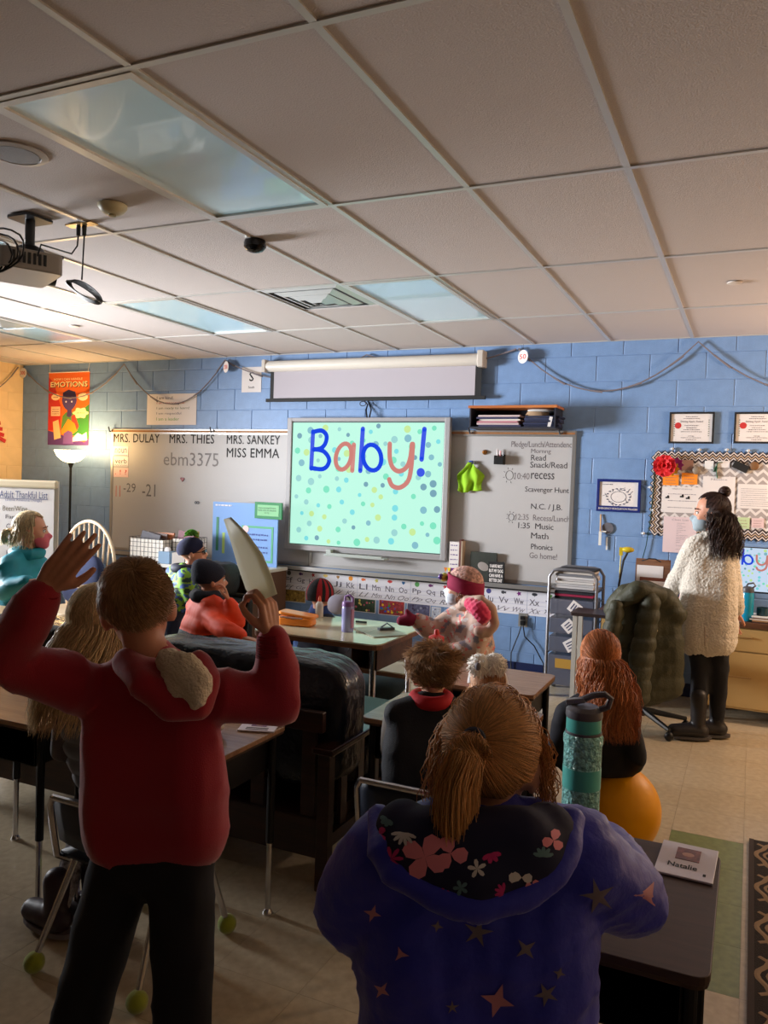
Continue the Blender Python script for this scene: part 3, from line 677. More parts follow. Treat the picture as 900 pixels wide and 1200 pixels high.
# posters and papers at left
r = rect(58, 437, 104, 522); t = thing('emotions_poster', 'orange poster reading How I Can Handle Emotions above the floor lamp', 'poster', mid(r, YW))
sheet('poster_sheet', r, YW-.004, mat('poster_orange', (232, 104, 36), .5), t, .002)
X0, X1, Z0, Z1 = r; pw, ph = X1-X0, Z1-Z0; yp = YW-.0065
PP = lambda a, c, d=0: V((X0+pw*(a-.08)/.84 if 0 else X0+pw*a, yp-d, Z1-ph*c))
def ppoly(pts, name, col, d=0): MB().add([PP(a, c, d) for a, c in pts][::-1], [tuple(range(len(pts)))]).build(name, mat('poster_%d_%d_%d' % col, col, .5), t)
ppoly([(0, .06), (.12, .14), (.32, .48), (.3, .80), (0, .80)], 'red_field', (200, 44, 40))
ppoly([(0, .80), (.9, .96), (1, .9), (1, 1), (0, 1)], 'violet_field', (90, 56, 120), .0003)
ppoly([(.6, .62), (1, .44), (1, .92), (.55, .86)], 'green_field', (60, 126, 56))
ppoly([(.36, .60), (.44, .55), (.60, .55), (.74, .66), (.74, .8), (.32, .8)], 'green_shirt', (86, 130, 60), .0003)
ppoly([(.58, .6), (.66, .58), (.76, .74), (.72, .8), (.6, .8)], 'red_sleeve', (210, 60, 50), .0005)
ppoly([(.48, .50), (.58, .50), (.58, .60), (.52, .62), (.46, .6)], 'neck', (74, 56, 100), .0005)
ppoly([(.52+.18*math.cos(a)*(1-.12*max(0, math.sin(a))), .39+.135*math.sin(a)) for a in [2*PI*i/20 for i in range(20)]], 'drawn_head', (80, 62, 112), .0008)
ppoly([(.36, .35), (.36, .28), (.5, .24), (.66, .27), (.70, .36), (.58, .33), (.5, .36)], 'drawn_hair', (48, 38, 84), .001)
for q in (.44, .58): ppoly([(q+.02*math.cos(a), .405+.014*math.sin(a)) for a in [2*PI*i/10 for i in range(10)]], 'drawn_eye', (240, 230, 230), .0012)
ppoly([(.33, .80), (.5, .64), (.66, .70), (.72, .8), (.62, .85), (.34, .85)], 'orange_star', (250, 140, 40), .0008)
ppoly([(.38, .98), (.4, .84), (.5, .80), (.6, .82), (.64, .98)], 'violet_figure', (120, 84, 150), .001)
ppoly([(.12, .68), (.26, .65), (.33, .90), (.16, .93)], 'note', (244, 190, 130), .0012)
ppoly([(.07, .47), (.3, .47), (.3, .60), (.07, .60)], 'note', (238, 190, 150), .0012)
ppoly([(.18+.11*math.cos(a), .34+.045*math.sin(a)) for a in [2*PI*i/12 for i in range(12)]], 'speech_bubble', (248, 210, 160), .0012)
ppoly([(.85+.12*math.cos(a), .34+.055*math.sin(a)) for a in [2*PI*i/12 for i in range(12)]], 'speech_bubble', (248, 214, 170), .0012)
ppoly([(.80+.17*math.cos(a)*(1+.15*math.cos(6*a)), .56+.07*math.sin(a)*(1+.15*math.cos(6*a))) for a in [2*PI*i/36 for i in range(36)]], 'speech_bubble', (250, 220, 160), .0012)
ppoly([(.62, .9), (.74, .83), (.85, .86), (.95, .82), (.97, .93), (.62, .95)], 'cloud', (250, 240, 230), .0012)
w = MB(); put_text(w, 'EMOTIONS', PP(.5, .165, .001), pw*.9, ph*.07, bold=.03); w.build('title_lettering', mat('title_cream', (252, 226, 170), .5), t)
w = MB(); put_text(w, 'EMOTIONS', PP(.515, .173, .0004), pw*.9, ph*.07, bold=.05); w.build('title_shadow', mat('title_dark', (70, 50, 20), .5), t)
w = MB(); put_text(w, 'HOW I CAN HANDLE', PP(.48, .095, .001), pw*.7, ph*.03, bold=.02); w.build('title_lettering', mat('title_cream', (252, 226, 170), .5), t)
w = MB()
for q, z_, wd_ in ((.12, .34, .12), (.79, .34, .12), (.1, .51, .17), (.1, .54, .17), (.1, .57, .17), (.70, .56, .2)): scribble(w, X0+pw*q, X0+pw*(q+wd_), Z1-ph*z_, yp-.0015, .008)
w.build('small_print', mat('print_brown', (120, 60, 50), .7), t)
MB().cyl((X0, YW-.008, Z1), (X1, YW-.008, Z1), .005, n=8).build('hanging_rod', m_white, t)
MB().tube([V((X0+.02, YW-.01, Z1)), V((X0+.01, YW-.004, Z1+.1))], .003, 5).tube([V((X1-.02, YW-.01, Z1)), V((X1-.0, YW-.004, Z1+.12))], .003, 5).build('hanging_string', m_white, t)
r = rect(173, 462, 230, 498); t = thing('rules_poster', 'white handwritten poster of I am sentences above the left whiteboard', 'poster', mid(r, YW))
sheet('poster_sheet', r, YW-.003, m_paper, t, .001)
for k, (s, c) in enumerate((('I am kind.', (60, 50, 60)), ('I am responsible.', (170, 50, 70)), ('I am ready to learn!', (60, 90, 60)), ('I am respectful', (100, 100, 120)), ('I am a leader', (110, 160, 80)))):
    w = MB(); H = r[3]-r[2]; L = r[1]-r[0]; ww = (.34, .58, .66, .50, .46)[k]
    put_text(w, s, (r[0]+L*(.2+ww/2), YW-.0046, r[3]-H*(.13+.17*k)), L*ww, H*.1); w.build('handwriting', mat('ink_line%d' % k, c, .8), t)
r = rect(284, 430.5, 306, 459.5); t = thing('direction_sign', 'white sheet with a large letter S beside the projection screen case', 'sign', mid(r, YW))
sheet('sheet', r, YW-.002, m_paper, t, .001)
w = MB(); H = r[3]-r[2]; put_text(w, 'S', (mid(r, 0).x, YW-.0036, r[3]-H*.38), None, H*.36, bold=.02); put_text(w, 'South', (mid(r, 0).x, YW-.0036, r[3]-H*.8), None, H*.09, bold=.02); w.build('lettering', m_ink, t)
# round number tags hung under the ceiling
for (u, v, s, lb) in ((265, 430, '200', 'small round white paper tag on the wall left of the letter S sign'), (613, 418, '50', 'small round number tag on the wall right of the projection screen case'), (27, 437, '300', 'small round number tag in the left corner of the room')):
    p = AY(u, v, YW-.05); t = thing('number_tag', lb, 'tag', p, 'round number tags on the garland')
    ang = .5 if u > 30 else 0; nn = V((math.sin(ang)*(-1), -math.cos(ang), 0)); Xd = V((math.cos(ang), -math.sin(ang), 0)); 
    MB().cyl(p, p+nn*.003, .055, n=24).build('disc', m_paper, t)
    w = MB(); put_text(w, s, p+nn*.004, .07, .04, X=Xd, bold=.02); w.build('lettering', mat('tag_red', (200, 60, 50), .6), t)
    MB().tube([p+V((0, 0, .055)), V((p.x, p.y, ZC-.004))], .0012, 4).build('thread', m_steel, t)
# garland strings under the ceiling
def garland(pts, sag, label):
    w = MB(); P_ = []
    for (a, c), sg in zip(zip(pts, pts[1:]), sag):
        a, c = V(a), V(c)
        for k in range(14): s = k/14; P_.append(a.lerp(c, s)+V((0, 0, -sg*4*s*(1-s))))
    P_.append(V(pts[-1])); w.tube(P_, .006, 5)
    for k in range(0, len(P_)-1, 3): w.tube([P_[k]+V((0, -.004, 0)), P_[k+1]+V((0, -.006, -.008))], .008, 5)
    w.build('garland', mat('garland_grey', (120, 112, 116), .7), label=label, cat='garland', base=pts[0])
zt_ = ZC-.035; g = lambda u: (AY(u, 408, YW-.03).x, YW-.03, zt_)
garland([g(28), g(146), g(264)], [.34, .42], 'grey garland string looped along the wall above the left whiteboard')
garland([g(264), g(430), g(605)], [.20, .12], 'grey garland string looped across the projection screen case')
garland([g(608), g(818), (1.2, YW-.03, zt_)], [.36, .40], 'grey garland string looped along the wall above the framed certificates')
garland([(XL+.03, 6.45, zt_), (XL+.03, 5.2, zt_)], [.4], 'garland string looped on the cream left wall')
# red decoration on the cream wall at the left edge
p = V((XL+.02, 6.18, 2.0))
w = MB()
for k in range(5): w.box(p+V((.005*k, -.05+.02*k, .10-.05*k)), (.01, .16, .04), rotm(.4-.2*k, 0, 0))
w.build('red_ribbon', mat('ribbon_red', (180, 30, 36), .6), label='red ribbon decoration on the cream wall at the left edge', cat='decoration', base=p)
# framed certificates
def framed(name, u0, v0, u1, v1, label, cat, fcol, fw, draw):
    r = rect(u0, v0, u1, v1, YW-.015); t = thing(name, label, cat, mid(r, YW)); x0, x1, z0, z1 = r
    w = MB(); y0, y1 = YW-.022, YW-.001
    w.bb(x0, x1, y0, y1, z0, z0+fw).bb(x0, x1, y0, y1, z1-fw, z1).bb(x0, x0+fw, y0, y1, z0+fw, z1-fw).bb(x1-fw, x1, y0, y1, z0+fw, z1-fw)
    w.build('frame', fcol, t, bev=.002); MB().bb(x0+fw, x1-fw, YW-.012, YW-.002, z0+fw, z1-fw).build('sheet', m_paper, t)
    draw(t, x0+fw, x1-fw, z0+fw, z1-fw); return t
def cert(t, x0, x1, z0, z1):
    cx = (x0+x1)/2; H = z1-z0; L = x1-x0; y = YW-.0125; w = MB()
    put_text(w, 'Shining Apple Award', (cx, y-.0003, z1-H*.28), L*.55, H*.09)
    for q, l in ((.1, .3), (.17, .4), (.42, .35), (.5, .25), (.57, .4), (.64, .5), (.8, .15), (.86, .5), (.93, .25)): scribble(w, cx-L*l/2, cx+L*l/2, z1-H*q, y-.0003, .006)
    w.build('print', mat('print_grey', (120, 112, 116), .7), t)
    w = MB()
    for s in (-1, 1):
        for k in range(8): w.disc(V((cx+s*L*.42, y-.0003, z0+H*(.22+.08*k))), .005, n=6)
    w.build('leaf_border', mat('print_green', (130, 140, 130), .7), t)
    MB().disc(V((x0+L*.17, y-.0005, z1-H*.42)), .024, n=16).build('apple_seal', mat('apple_red', (190, 50, 50), .6), t)
framed('framed_certificate', 785, 483, 836, 520, 'left one of the two black framed award certificates', 'certificate', m_ink, .014, cert)
framed('framed_certificate', 861, 483, 914, 520, 'right one of the two black framed award certificates, cut by the frame', 'certificate', m_ink, .014, cert)
def evac(t, x0, x1, z0, z1):
    y = YW-.0125; w = MB(); H = z1-z0; L = x1-x0; rn = random.Random(5)
    scribble(w, x0+.02, x0+.1, z1-.02, y-.0003, .006); cx, cz = (x0+x1)/2, (z0+z1)/2-.01
    for k in range(18):
        a = 2*PI*k/18; q = V((cx+L*.30*math.cos(a), y-.0003, cz+H*.30*math.sin(a)))
        w.tube([q, q+V((rn.uniform(-.04, .04), 0, rn.uniform(-.03, .03)))], .0014, 4); w.bb(q.x-.008, q.x+.008, y-.0006, y, q.z-.004, q.z+.004)
    w.tube([V((cx+L*.2*math.cos(a), y-.0003, cz+H*.2*math.sin(a))) for a in [2*PI*i/20 for i in range(20)]], .0014, 4, closed=True)
    w.build('floor_plan_lines', mat('plan_ink', (70, 74, 96), .7), t)
r = rect(700, 561, 750, 601, YW-.015)
t = framed('evacuation_sign', 700, 561, 750, 601, 'blue framed emergency evacuation floor plan on the blue wall', 'sign', mat('frame_blue', (24, 40, 110), .4), .022, evac)
MB().bb(r[0]+.02, r[1]-.02, YW-.0215, YW-.002, r[2]+.02, r[2]+.045).build('title_strip', mat('frame_blue', (24, 40, 110), .4), t)
w = MB(); put_text(w, 'EMERGENCY EVACUATION POLICIES', ((r[0]+r[1])/2, YW-.0228, r[2]+.024), (r[1]-r[0])*.88, .014, bold=.02); w.build('lettering', m_paper, t)
# bulletin board
x0, zt_b = wp(768, 531); xb1 = .95; zb_b = wp(790, 626)[1]
t = bb_ = thing('bulletin_board', 'bulletin board papered in grey chevrons with a dark zigzag border', 'bulletin board', ((x0+xb1)/2, YW, zb_b))
MB().bb(x0+.02, xb1, YW-.012, YW-.0005, zb_b+.02, zt_b-.02).build('backing_paper', mat('backing_grey', (160, 152, 150), .8), t)
w = MB(); y = YW-.0124; per = .075; zz = zb_b-.02
k = 0
xs = [x0+.05+i*per/2 for i in range(int((xb1-x0-.08)/(per/2)))]
zrow = zb_b+.05
while zrow < zt_b-.10:
    for i in range(len(xs)-1):
        a = .035 if i % 2 else 0; c = 0 if i % 2 else .035
        w.quad(V((xs[i], y, zrow+a)), V((xs[i+1], y, zrow+c)), V((xs[i+1], y, zrow+c+.024)), V((xs[i], y, zrow+a+.024)))
    zrow += .058
w.build('chevron_print', mat('chevron_white', (214, 208, 206), .8), t, kind='stuff')
def zig(p0, p1, nrm, cols, wd, name):
    p0, p1, nrm = V(p0), V(p1), V(nrm); d = p1-p0; L = d.length; d.normalize(); per = .048; n = int(L/per)*2
    for li, (c, off, ww) in enumerate(cols):
        w = MB(); pts = [p0+d*(L*i/n)+nrm*(off+(.024 if i % 2 else 0)) for i in range(n+1)]
        for i in range(n):
            a, b_ = pts[i]+V((0, -.0005*li, 0)), pts[i+1]+V((0, -.0005*li, 0)); o_ = V((0, -.001, 0))
            w.add([a, b_, b_+nrm*ww, a+nrm*ww, a+o_, b_+o_, b_+nrm*ww+o_, a+nrm*ww+o_], [(4, 5, 6, 7), (3, 2, 1, 0), (0, 1, 5, 4), (1, 2, 6, 5), (2, 3, 7, 6), (3, 0, 4, 7)])
        w.build(name, c, t)
md = mat('border_dark', (44, 34, 36), .7); mw_ = mat('border_tan', (186, 160, 134), .7); mww = mat('border_white', (210, 200, 196), .7)
lay = [(md, -.015, .075), (mww, .0, .010), (mw_, .02, .010), (mww, .042, .010)]
yy = YW-.014
zig((x0, yy, zt_b-.06), (xb1, yy, zt_b-.06), (0, 0, 1), lay, 0, 'border_strip')
zig((x0, yy, zb_b+.06), (xb1, yy, zb_b+.06), (0, 0, -1), lay, 0, 'border_strip')
zig((x0+.055, yy-.002, zb_b+.01), (x0+.055, yy-.002, zt_b-.01), (-1, 0, 0), lay, 0, 'border_strip')
m_pink = mat('paper_pinkish', (216, 196, 200), .8)
def pinned(name, label, cat, u0, v0, u1, v1, m, lines=0, d=.018, col=(130, 124, 136), title=None, gap=.16):
    r = rect(u0, v0, u1, v1, YW-d); t = thing(name, label, cat, mid(r, YW-d)); sheet('sheet', r, YW-d+.001, m, t, .001)
    w = MB(); L = r[1]-r[0]; H = r[3]-r[2]
    if title: put_text(w, title, ((r[0]+r[1])/2, YW-d-.0004, r[3]-H*.08), L*.5, H*.05)
    for k in range(lines): scribble(w, r[0]+L*gap, r[1]-L*gap*random.uniform(.6, 1.6), r[3]-H*(.15+.78*(k+.5)/lines), YW-d-.0003, min(.006, H*.2/lines))
    if w.v: w.build('print', mat('print_%d' % col[0], col, .8), t)
    return t, r
pinned('schedule_sheet', 'printed picture schedule sheet on the left of the bulletin board', 'paper', 776, 570, 822, 602, m_paper, 3, title='WEEKLY SCHEDULE')
tt = bpy.data.objects['schedule_sheet']; w = MB()
for (u, v) in ((782, 583), (799, 582), (806, 584)): p = AY(u, v, YW-.0185); w.bb(p.x-.014, p.x+.014, p.y-.0008, p.y, p.z-.006, p.z+.006); w.disc(p+V((.006, -.001, .01)), .008, n=8)
w.build('small_picture', m_ink, tt)
pinned('list_sheet', 'long pinkish class list hanging below the schedule sheet', 'paper', 778, 605, 815, 649, m_pink, 16, title='Class List', gap=.4)
pinned('notice_sheet', 'tall white notice pinned behind the standing woman', 'paper', 824, 558, 860, 602, m_paper, 1, title='Notice')
pinned('notice_sheet', 'wide printed list at the right of the bulletin board', 'paper', 865, 567, 903, 597, m_paper, 9, gap=.1)
for (u0, v0, u1, v1, m, lb) in ((777, 556, 795, 569, mat('sticky_orange', (240, 140, 30), .7), 'orange sticky note just under the red paper flower'), (799, 554, 817, 568, mat('sticky_orange', (240, 140, 30), .7), 'orange sticky note right of the other orange note'),
        (797, 539, 812, 551, mat('card_brown', (176, 140, 130), .7), 'tan card above the orange notes'), (841, 540, 855, 548, m_paper, 'small white card with a green ribbon over it'), (826, 540, 836, 550, mat('cloud_white', (222, 222, 222), .7), 'small white cut-out cloud near the top of the bulletin board'),
        (864, 606, 878, 620, mat('note_green', (186, 206, 160), .7), 'pale green note below the wide printed list'), (881, 607, 895, 619, mat('note_pink', (214, 188, 190), .7), 'pale pink note right of the pale green note')):
    pinned('pinned_note', lb, 'note', u0, v0, u1, v1, m, 3 if v0 > 552 else 0, col=(150, 120, 110))
# paper flower, phone pouch, badges
p = AY(779, 546, YW-.06); t = thing('paper_flower', 'big red tissue paper flower at the corner of the bulletin board', 'paper flower', p)
w = MB(); rn = random.Random(4)
for ring, (rad, n, tilt) in enumerate(((.085, 11, .25), (.062, 9, .6), (.04, 7, 1.0), (.018, 5, 1.35))):
    for k in range(n):
        a = 2*PI*k/n+ring*.4; d = V((math.cos(a), 0, math.sin(a))); out = (d*math.cos(tilt)+V((0, -1, 0))*math.sin(tilt)).normalized()
        sd = V((0, -1, 0)).cross(d).normalized(); c = p+V((0, -.005*ring, 0))
        pts = [c, c+out*rad*.5+sd*rad*.35, c+out*rad*.95+sd*rad*.3+V((0, rn.uniform(-.015, .01), 0)), c+out*rad*1.05, c+out*rad*.92-sd*rad*.3+V((0, rn.uniform(-.015, .01), 0)), c+out*rad*.5-sd*rad*.35]
        w.add(pts, [(0, 1, 2, 3), (0, 3, 4, 5)])
o = w.build('petals', mat('tissue_red', (214, 34, 44), .7), t); o.modifiers.new('th', 'SOLIDIFY').thickness = .002
for c, off, nm in (((220, 170, 40), V((.05, .012, -.02)), 'yellow_petals'), ((150, 40, 120), V((.08, .02, .01)), 'purple_petals')):
    w = MB()
    for k in range(9):
        a = 2*PI*k/9; d = V((math.cos(a), -.3, math.sin(a))); sd = V((-math.sin(a), 0, math.cos(a))); cc = p+off
        w.add([cc, cc+d*.035+sd*.02, cc+d*.06, cc+d*.035-sd*.02], [(0, 1, 2, 3)])
    o = w.build(nm, mat(nm, c, .7), t); o.modifiers.new('th', 'SOLIDIFY').thickness = .002
p = AY(868, 547, YW-.025)
MB().rbox(p, (.11, .014, .055), .002, 2, rotm(0, .45, 0)).build('phone_case', m_ink, label='black rectangular phone case hanging at the top of the bulletin board', cat='phone case', base=p)
p = AY(884, 546, YW-.02)
MB().lathe([(.032, 0), (.032, .006), (.02, .012), (0, .012)], p, 20, (0, -1, 0)).build('round_badge', mat('badge_brown', (120, 84, 52), .5), smooth=True, label='round brown badge near the top right of the bulletin board', cat='badge', base=p)
p = AY(816, 551, YW-.03)
MB().ell(p, (.03, .015, .032)).build('round_ornament', mat('ornament_grey', (130, 116, 100), .5, var=.3), smooth=True, label='round grey ornament between tan card and green ribbon', cat='ornament', base=p)
p = AY(840, 545, YW-.022)
MB().tube([p, p+V((.01, -.006, .02)), p+V((.04, -.004, .022))], .008, 6, flat=.3).tube([p, p+V((0, 0, -.05)), p+V((.008, 0, -.10))], .010, 6, flat=.3).tube([p, p+V((-.02, 0, -.05))], .01, 6, flat=.3).build('green_ribbon', mat('ribbon_green', (20, 90, 66), .6), label='dark green ribbon hanging over the small white card', cat='ribbon', base=p)
# fairy lights clipped around the board
w = MB(); pts = [AY(u, v, YW-.02) for u, v in ((767, 548), (766, 572), (764, 590), (762, 610), (757, 640), (751, 662))]; t = thing('string_lights', 'dark green fairy light wire hanging at the left of the bulletin board', 'string lights', pts[-1])
w.tube(pts, .0035, 5).build('wire', mat('wire_green', (20, 60, 56), .5), t, smooth=True)
w = MB()
for u, v in ((788, 526), (820, 527), (852, 527), (877, 528), (762, 571), (765, 598), (754, 625)): p = AY(u, v, YW-.018); w.ell(p, (.012, .012, .012), nu=8, nv=6); w.bb(p.x-.02, p.x+.006, p.y, p.y+.012, p.z-.006, p.z+.006)
w.build('bulbs', mat('bulb_clear', (200, 205, 210), .15), t, smooth=True)
# fly swatter / hook with white strip
p = AY(704, 604, YW-.01); t = thing('hanging_tool', 'thin wooden handled white tool hanging below the evacuation sign', 'tool', p)
MB().cyl(p+V((0, 0, .01)), AY(703.5, 625, YW-.03), .006, n=8).build('wooden_handle', mat('handle_wood', (190, 150, 90), .5), t)
w = MB(); a = AY(703.5, 622, YW-.03); w.box(a+V((0, 0, -.06)), (.02, .012, .11)).box(AY(711, 637, YW-.01)+V((0, 0, -.0)), (.012, .006, .10)).box(a+V((.02, .005, -.005)), (.05, .006, .01))
w.build('white_strip', m_white, t)
p = AY(712, 619, YW-.008)
MB().lathe([(.045, 0), (.045, .004), (0, .004)], p, 24, (0, -1, 0)).build('shadow_disc', mat('shadow_grey', (96, 96, 104), .6), label='grey disc standing for a round cast shadow beside the thin wooden handled tool', cat='disc', base=p)  # round cast shadow right of the tool, laid on the wall in grey
# ================================================================== FURNITURE
m_desk = wood('desk_laminate', (134, 100, 76), (158, 122, 94), .2, (1.5, 14, 14), 3)
m_edge = mat('desk_edge', (60, 40, 28), .45)
m_bin = mat('desk_bin', (20, 19, 20), .5, .3)
m_leather = mat('black_leather', (28, 31, 40), .26, bump=.45, bscale=7, bdist=.05, stretch=(1, 2.2, 1))
m_dwood = wood('dark_wood', (40, 22, 16), (58, 32, 22), .4, (1, 1, 10), 3)
m_shell = mat('navy_shell', (26, 34, 52), .45)
m_tennis = mat('tennis_felt', (150, 160, 40), .95, bump=.8, bscale=400, bdist=.003, sheen=.5)
def desk(label, cx, cy, w=.61, d=.46, h=.68, top=None):
    t = thing('student_desk', label, 'desk', (cx, cy, 0), 'student desks in the classroom')
    c = V((cx, cy, 0))
    MB().rbox(c+V((0, 0, h-.009)), (w, d, .018), .03, 4).build('desktop', top or m_desk, t, bev=.002)
    MB().rbox(c+V((0, 0, h-.022)), (w-.004, d-.004, .008), .03, 4).build('edge_band', m_edge, t)
    b = MB(); z0, z1 = h-.155, h-.028; bw, bd = w-.1, d-.06
    b.box(c+V((0, 0, z0)), (bw, bd, .004)).box(c+V((-bw/2, 0, (z0+z1)/2)), (.004, bd, z1-z0)).box(c+V((bw/2, 0, (z0+z1)/2)), (.004, bd, z1-z0)).box(c+V((0, bd/2, (z0+z1)/2)), (bw, .004, z1-z0))
    b.build('book_box', m_bin, t)
    for sx in (-1, 1):
        for sy in (-1, 1):
            p = c+V((sx*(w/2-.035), sy*(d/2-.045), 0))
            l = MB().cyl(p+V((0, 0, .26)), p+V((0, 0, h-.028)), .0145, n=10).build('leg', m_bin, t, smooth=True)
            MB().cyl(p+V((0, 0, .02)), p+V((0, 0, .26)), .0105, n=10).build('lower_tube', m_chrome, l, smooth=True)
            MB().lathe([(.018, 0), (.018, .006), (.010, .02), (0, .02)], p, 12).build('glide', m_chrome, l, smooth=True)
    return t
desk('desk in front of the boy in the red hoodie, a name card on it', -1.785, 2.24)
desk('desk at the left edge, left of the long haired blond girl', -2.50, 2.235)
desk('desk in front of the boy in the black vest', -1.0, 2.90, .60, .42)
desk('brown desk in front of the child with white pom-poms', -1.085, 3.56, .56, .44)
desk('desk with a shade darkened top beside the girl in the blue coat', -.345, 1.83, .63, .56, top=wood('desk_shaded', (58, 38, 32), (68, 46, 38), .55, (1.5, 14, 14), 3))  # darker copy of the desk laminate, foreground shade put into its colour
# chairs with tennis balls
def chair(label, cx, cy, rz=0, group='student chairs with tennis balls on the feet'):
    t = thing('student_chair', label, 'chair', (0, 0, 0), group)
    sh = MB(); n = 8; vs = []; fs = []
    for j in range(9):
        for i in range(n+1):
            x = -.18+.36*i/n; e = (x/.18)**2
            if j <= 4: y = .20-.09*j; z = .345+.012*e+(.0 if j else -.02)
            else: y = -.17-.035*(j-5)/3-.02; z = .40+.17*(j-5)/3-(.02*e if j == 8 else 0); x *= 1-.06*(j == 8)
            vs.append((x, y+.03*e*(j > 4), z))
    for j in range(8):
        if j == 4: continue
        for i in range(n): a = j*(n+1)+i; fs.append((a, a+1, a+n+2, a+n+1))
    seat = [f for f in fs if f[0] < 4*(n+1)]; back = [f for f in fs if f[0] >= 5*(n+1)]
    for nm, ff in (('seat', seat), ('backrest', back)):
        me = MB(); me.add(vs, ff); bm = me.build(nm, m_shell, t, smooth=True, sharp=0)
        bmm = bmesh.new(); bmm.from_mesh(bm.data); bmesh.ops.delete(bmm, geom=[v for v in bmm.verts if not v.link_faces], context='VERTS'); bmm.to_mesh(bm.data); bmm.free()
        s = bm.modifiers.new('thickness', 'SOLIDIFY'); s.thickness = .012; s.offset = 0
    for sx in (-1, 1):
        f = MB(); x = sx*.17
        f.tube([(x, .18, .33), (x, -.14, .33), (x, -.185, .36), (x, -.205, .46), (x, -.215, .53), (x*.92, -.217, .557)], .0105, 8); f.build('side_rail', m_chrome, t, smooth=True)
        for a, b in (((x, -.10, .33), (sx*.205, -.235, .035)), ((x, .12, .33), (sx*.19, .225, .035))):
            l = MB().cyl(a, b, .0105, n=10).build('leg', m_chrome, t, smooth=True)
            MB().ell((b[0], b[1], .0325), .0325, nu=16, nv=10).build('tennis_ball', m_tennis, l, smooth=True)
    MB().tube([(-.157, -.217, .557), (0, -.228, .562), (.157, -.217, .557)], .0105, 8).build('top_rail', m_chrome, t, smooth=True)
    t.location = (cx, cy, 0); t.rotation_euler.z = rz; return t
ch0 = chair('chrome framed chair behind the legs of the boy in red', -1.76, 2.03)
dup(ch0, loc=(-1.0, 2.63, 0), rz=0, label='chrome framed navy chair of the boy in the black vest')
dup(ch0, loc=(-2.93, 3.95, 0), rz=-1.2, label='navy chair under the child in the bright orange jacket')
dup(ch0, loc=(-3.42, 4.36, 0), rz=-.9, label='navy chair under the child in the green camouflage jacket')
t = thing('stool', 'small round stool under the child with white pom-poms', 'stool', (-.99, 3.215, 0))
MB().lathe([(0, .335), (.13, .335), (.135, .35), (.13, .365), (0, .368)], (-.99, 3.215, 0), 24).build('seat', m_shell, t, smooth=True)
MB().lathe([(.10, 0), (.10, .02), (.03, .03), (.03, .334), (0, .334)], (-.99, 3.215, 0), 20).build('pedestal', m_steel, t, smooth=True)
# activity table, bench
def table(label, x0, x1, y0, y1, h, cat='table', name='activity_table', r=.06):
    t = thing(name, label, cat, ((x0+x1)/2, (y0+y1)/2, 0)); c = V(((x0+x1)/2, (y0+y1)/2, 0))
    MB().rbox(c+V((0, 0, h-.004)), (x1-x0, y1-y0, .008), r, 4).build('tabletop', mat('table_laminate', (196, 190, 160), .16, spec=1.0), t)
    MB().rbox(c+V((0, 0, h-.021)), (x1-x0, y1-y0, .026), r, 4).build('table_edge', wood('table_edge_wood', (96, 60, 36), (120, 78, 48), .4), t)
    for sx in (-1, 1):
        for sy in (-1, 1):
            p = c+V((sx*((x1-x0)/2-.07), sy*((y1-y0)/2-.09), 0))
            MB().cyl(p+V((0, 0, .004)), p+V((0, 0, h-.034)), .018, n=12).lathe([(.022, 0), (.022, .01), (.016, .02), (0, .02)], p, 12).build('leg', m_chrome, t, smooth=True)
            MB().tube([p+V((-sx*.03, -sy*.015, h-.04)), p+V((-sx*.008, 0, h*.45))], .005, 6).build('brace', m_chrome, t)
    return t
tb = table('long light topped activity table with pencil case and bottle below the glowing screen', -2.62, -1.80, 3.92, 4.62, .68)
b = MB(); z0, z1 = .52, .645
b.bb(-2.0, -1.84, 4.0, 4.5, z0, z0+.006).bb(-2.0, -1.994, 4.0, 4.5, z0, z1).bb(-1.846, -1.84, 4.0, 4.5, z0, z1).bb(-2.0, -1.84, 4.49, 4.5, z0, z1)
b.build('book_box', wood('box_wood', (70, 44, 28), (92, 60, 38), .5), tb)
table('low light topped bench behind the activity table', -2.75, -1.75, 4.72, 5.02, .34, 'bench', 'low_bench', .02)
# sofa seen from behind
SX0, SX1 = -3.45, -1.38
t = thing('sofa', 'black leather sofa with dark wood frame, its back toward the viewer', 'sofa', ((SX0+SX1)/2, 3.1, 0))
def cushion(c, d, m, name, parent, p=.35, seed=0, amp=.012, nu=40, nv=22, R=None, **kw):
    mb = MB().ell(c, (d[0]/2, d[1]/2, d[2]/2), R, nu=nu, nv=nv, p=p); vs = []
    for v in mb.v:
        q = V(v); k = noise.noise(V((q.x*5+seed, q.y*5, q.z*5)))*amp+noise.noise(V((q.x*17, q.y*12+seed, q.z*17)))*amp*.45
        d_ = (q-V(c)); vs.append(tuple(q+d_.normalized()*k))
    mb.v = vs; return mb.build(name, m, parent, smooth=True, sharp=0, **kw)
sw = SX1-SX0-.02
for k in range(2): cushion((SX0+.01+sw*(k+.5)/2, 2.83, .605), (sw/2+.01, .25, .50), m_leather, 'back_cushion', t, .3, k*7, .02, 56, 36)
for k in range(2): cushion((SX0+.07+(sw-.12)*(k+.5)/2, 3.25, .36), ((sw-.12)/2, .62, .17), m_leather, 'seat_cushion', t, .3, k*3+5, .008)
w = MB(); 
for k in range(9): 
    x = SX0+.12+(sw-.22)*k/8; MB().bb(x-.03, x+.03, 2.662, 2.678, .18, .62).build('back_slat', m_dwood, t)
MB().bb(SX0+.06, SX1-.06, 2.655, 2.685, .60, .68).build('back_rail', m_dwood, t, bev=.004); MB().bb(SX0+.06, SX1-.06, 2.65, 2.69, .12, .27).build('lower_rail', m_dwood, t, bev=.004)
MB().bb(SX0+.06, SX1-.06, 2.69, 3.53, .2, .26).build('seat_frame', m_dwood, t)
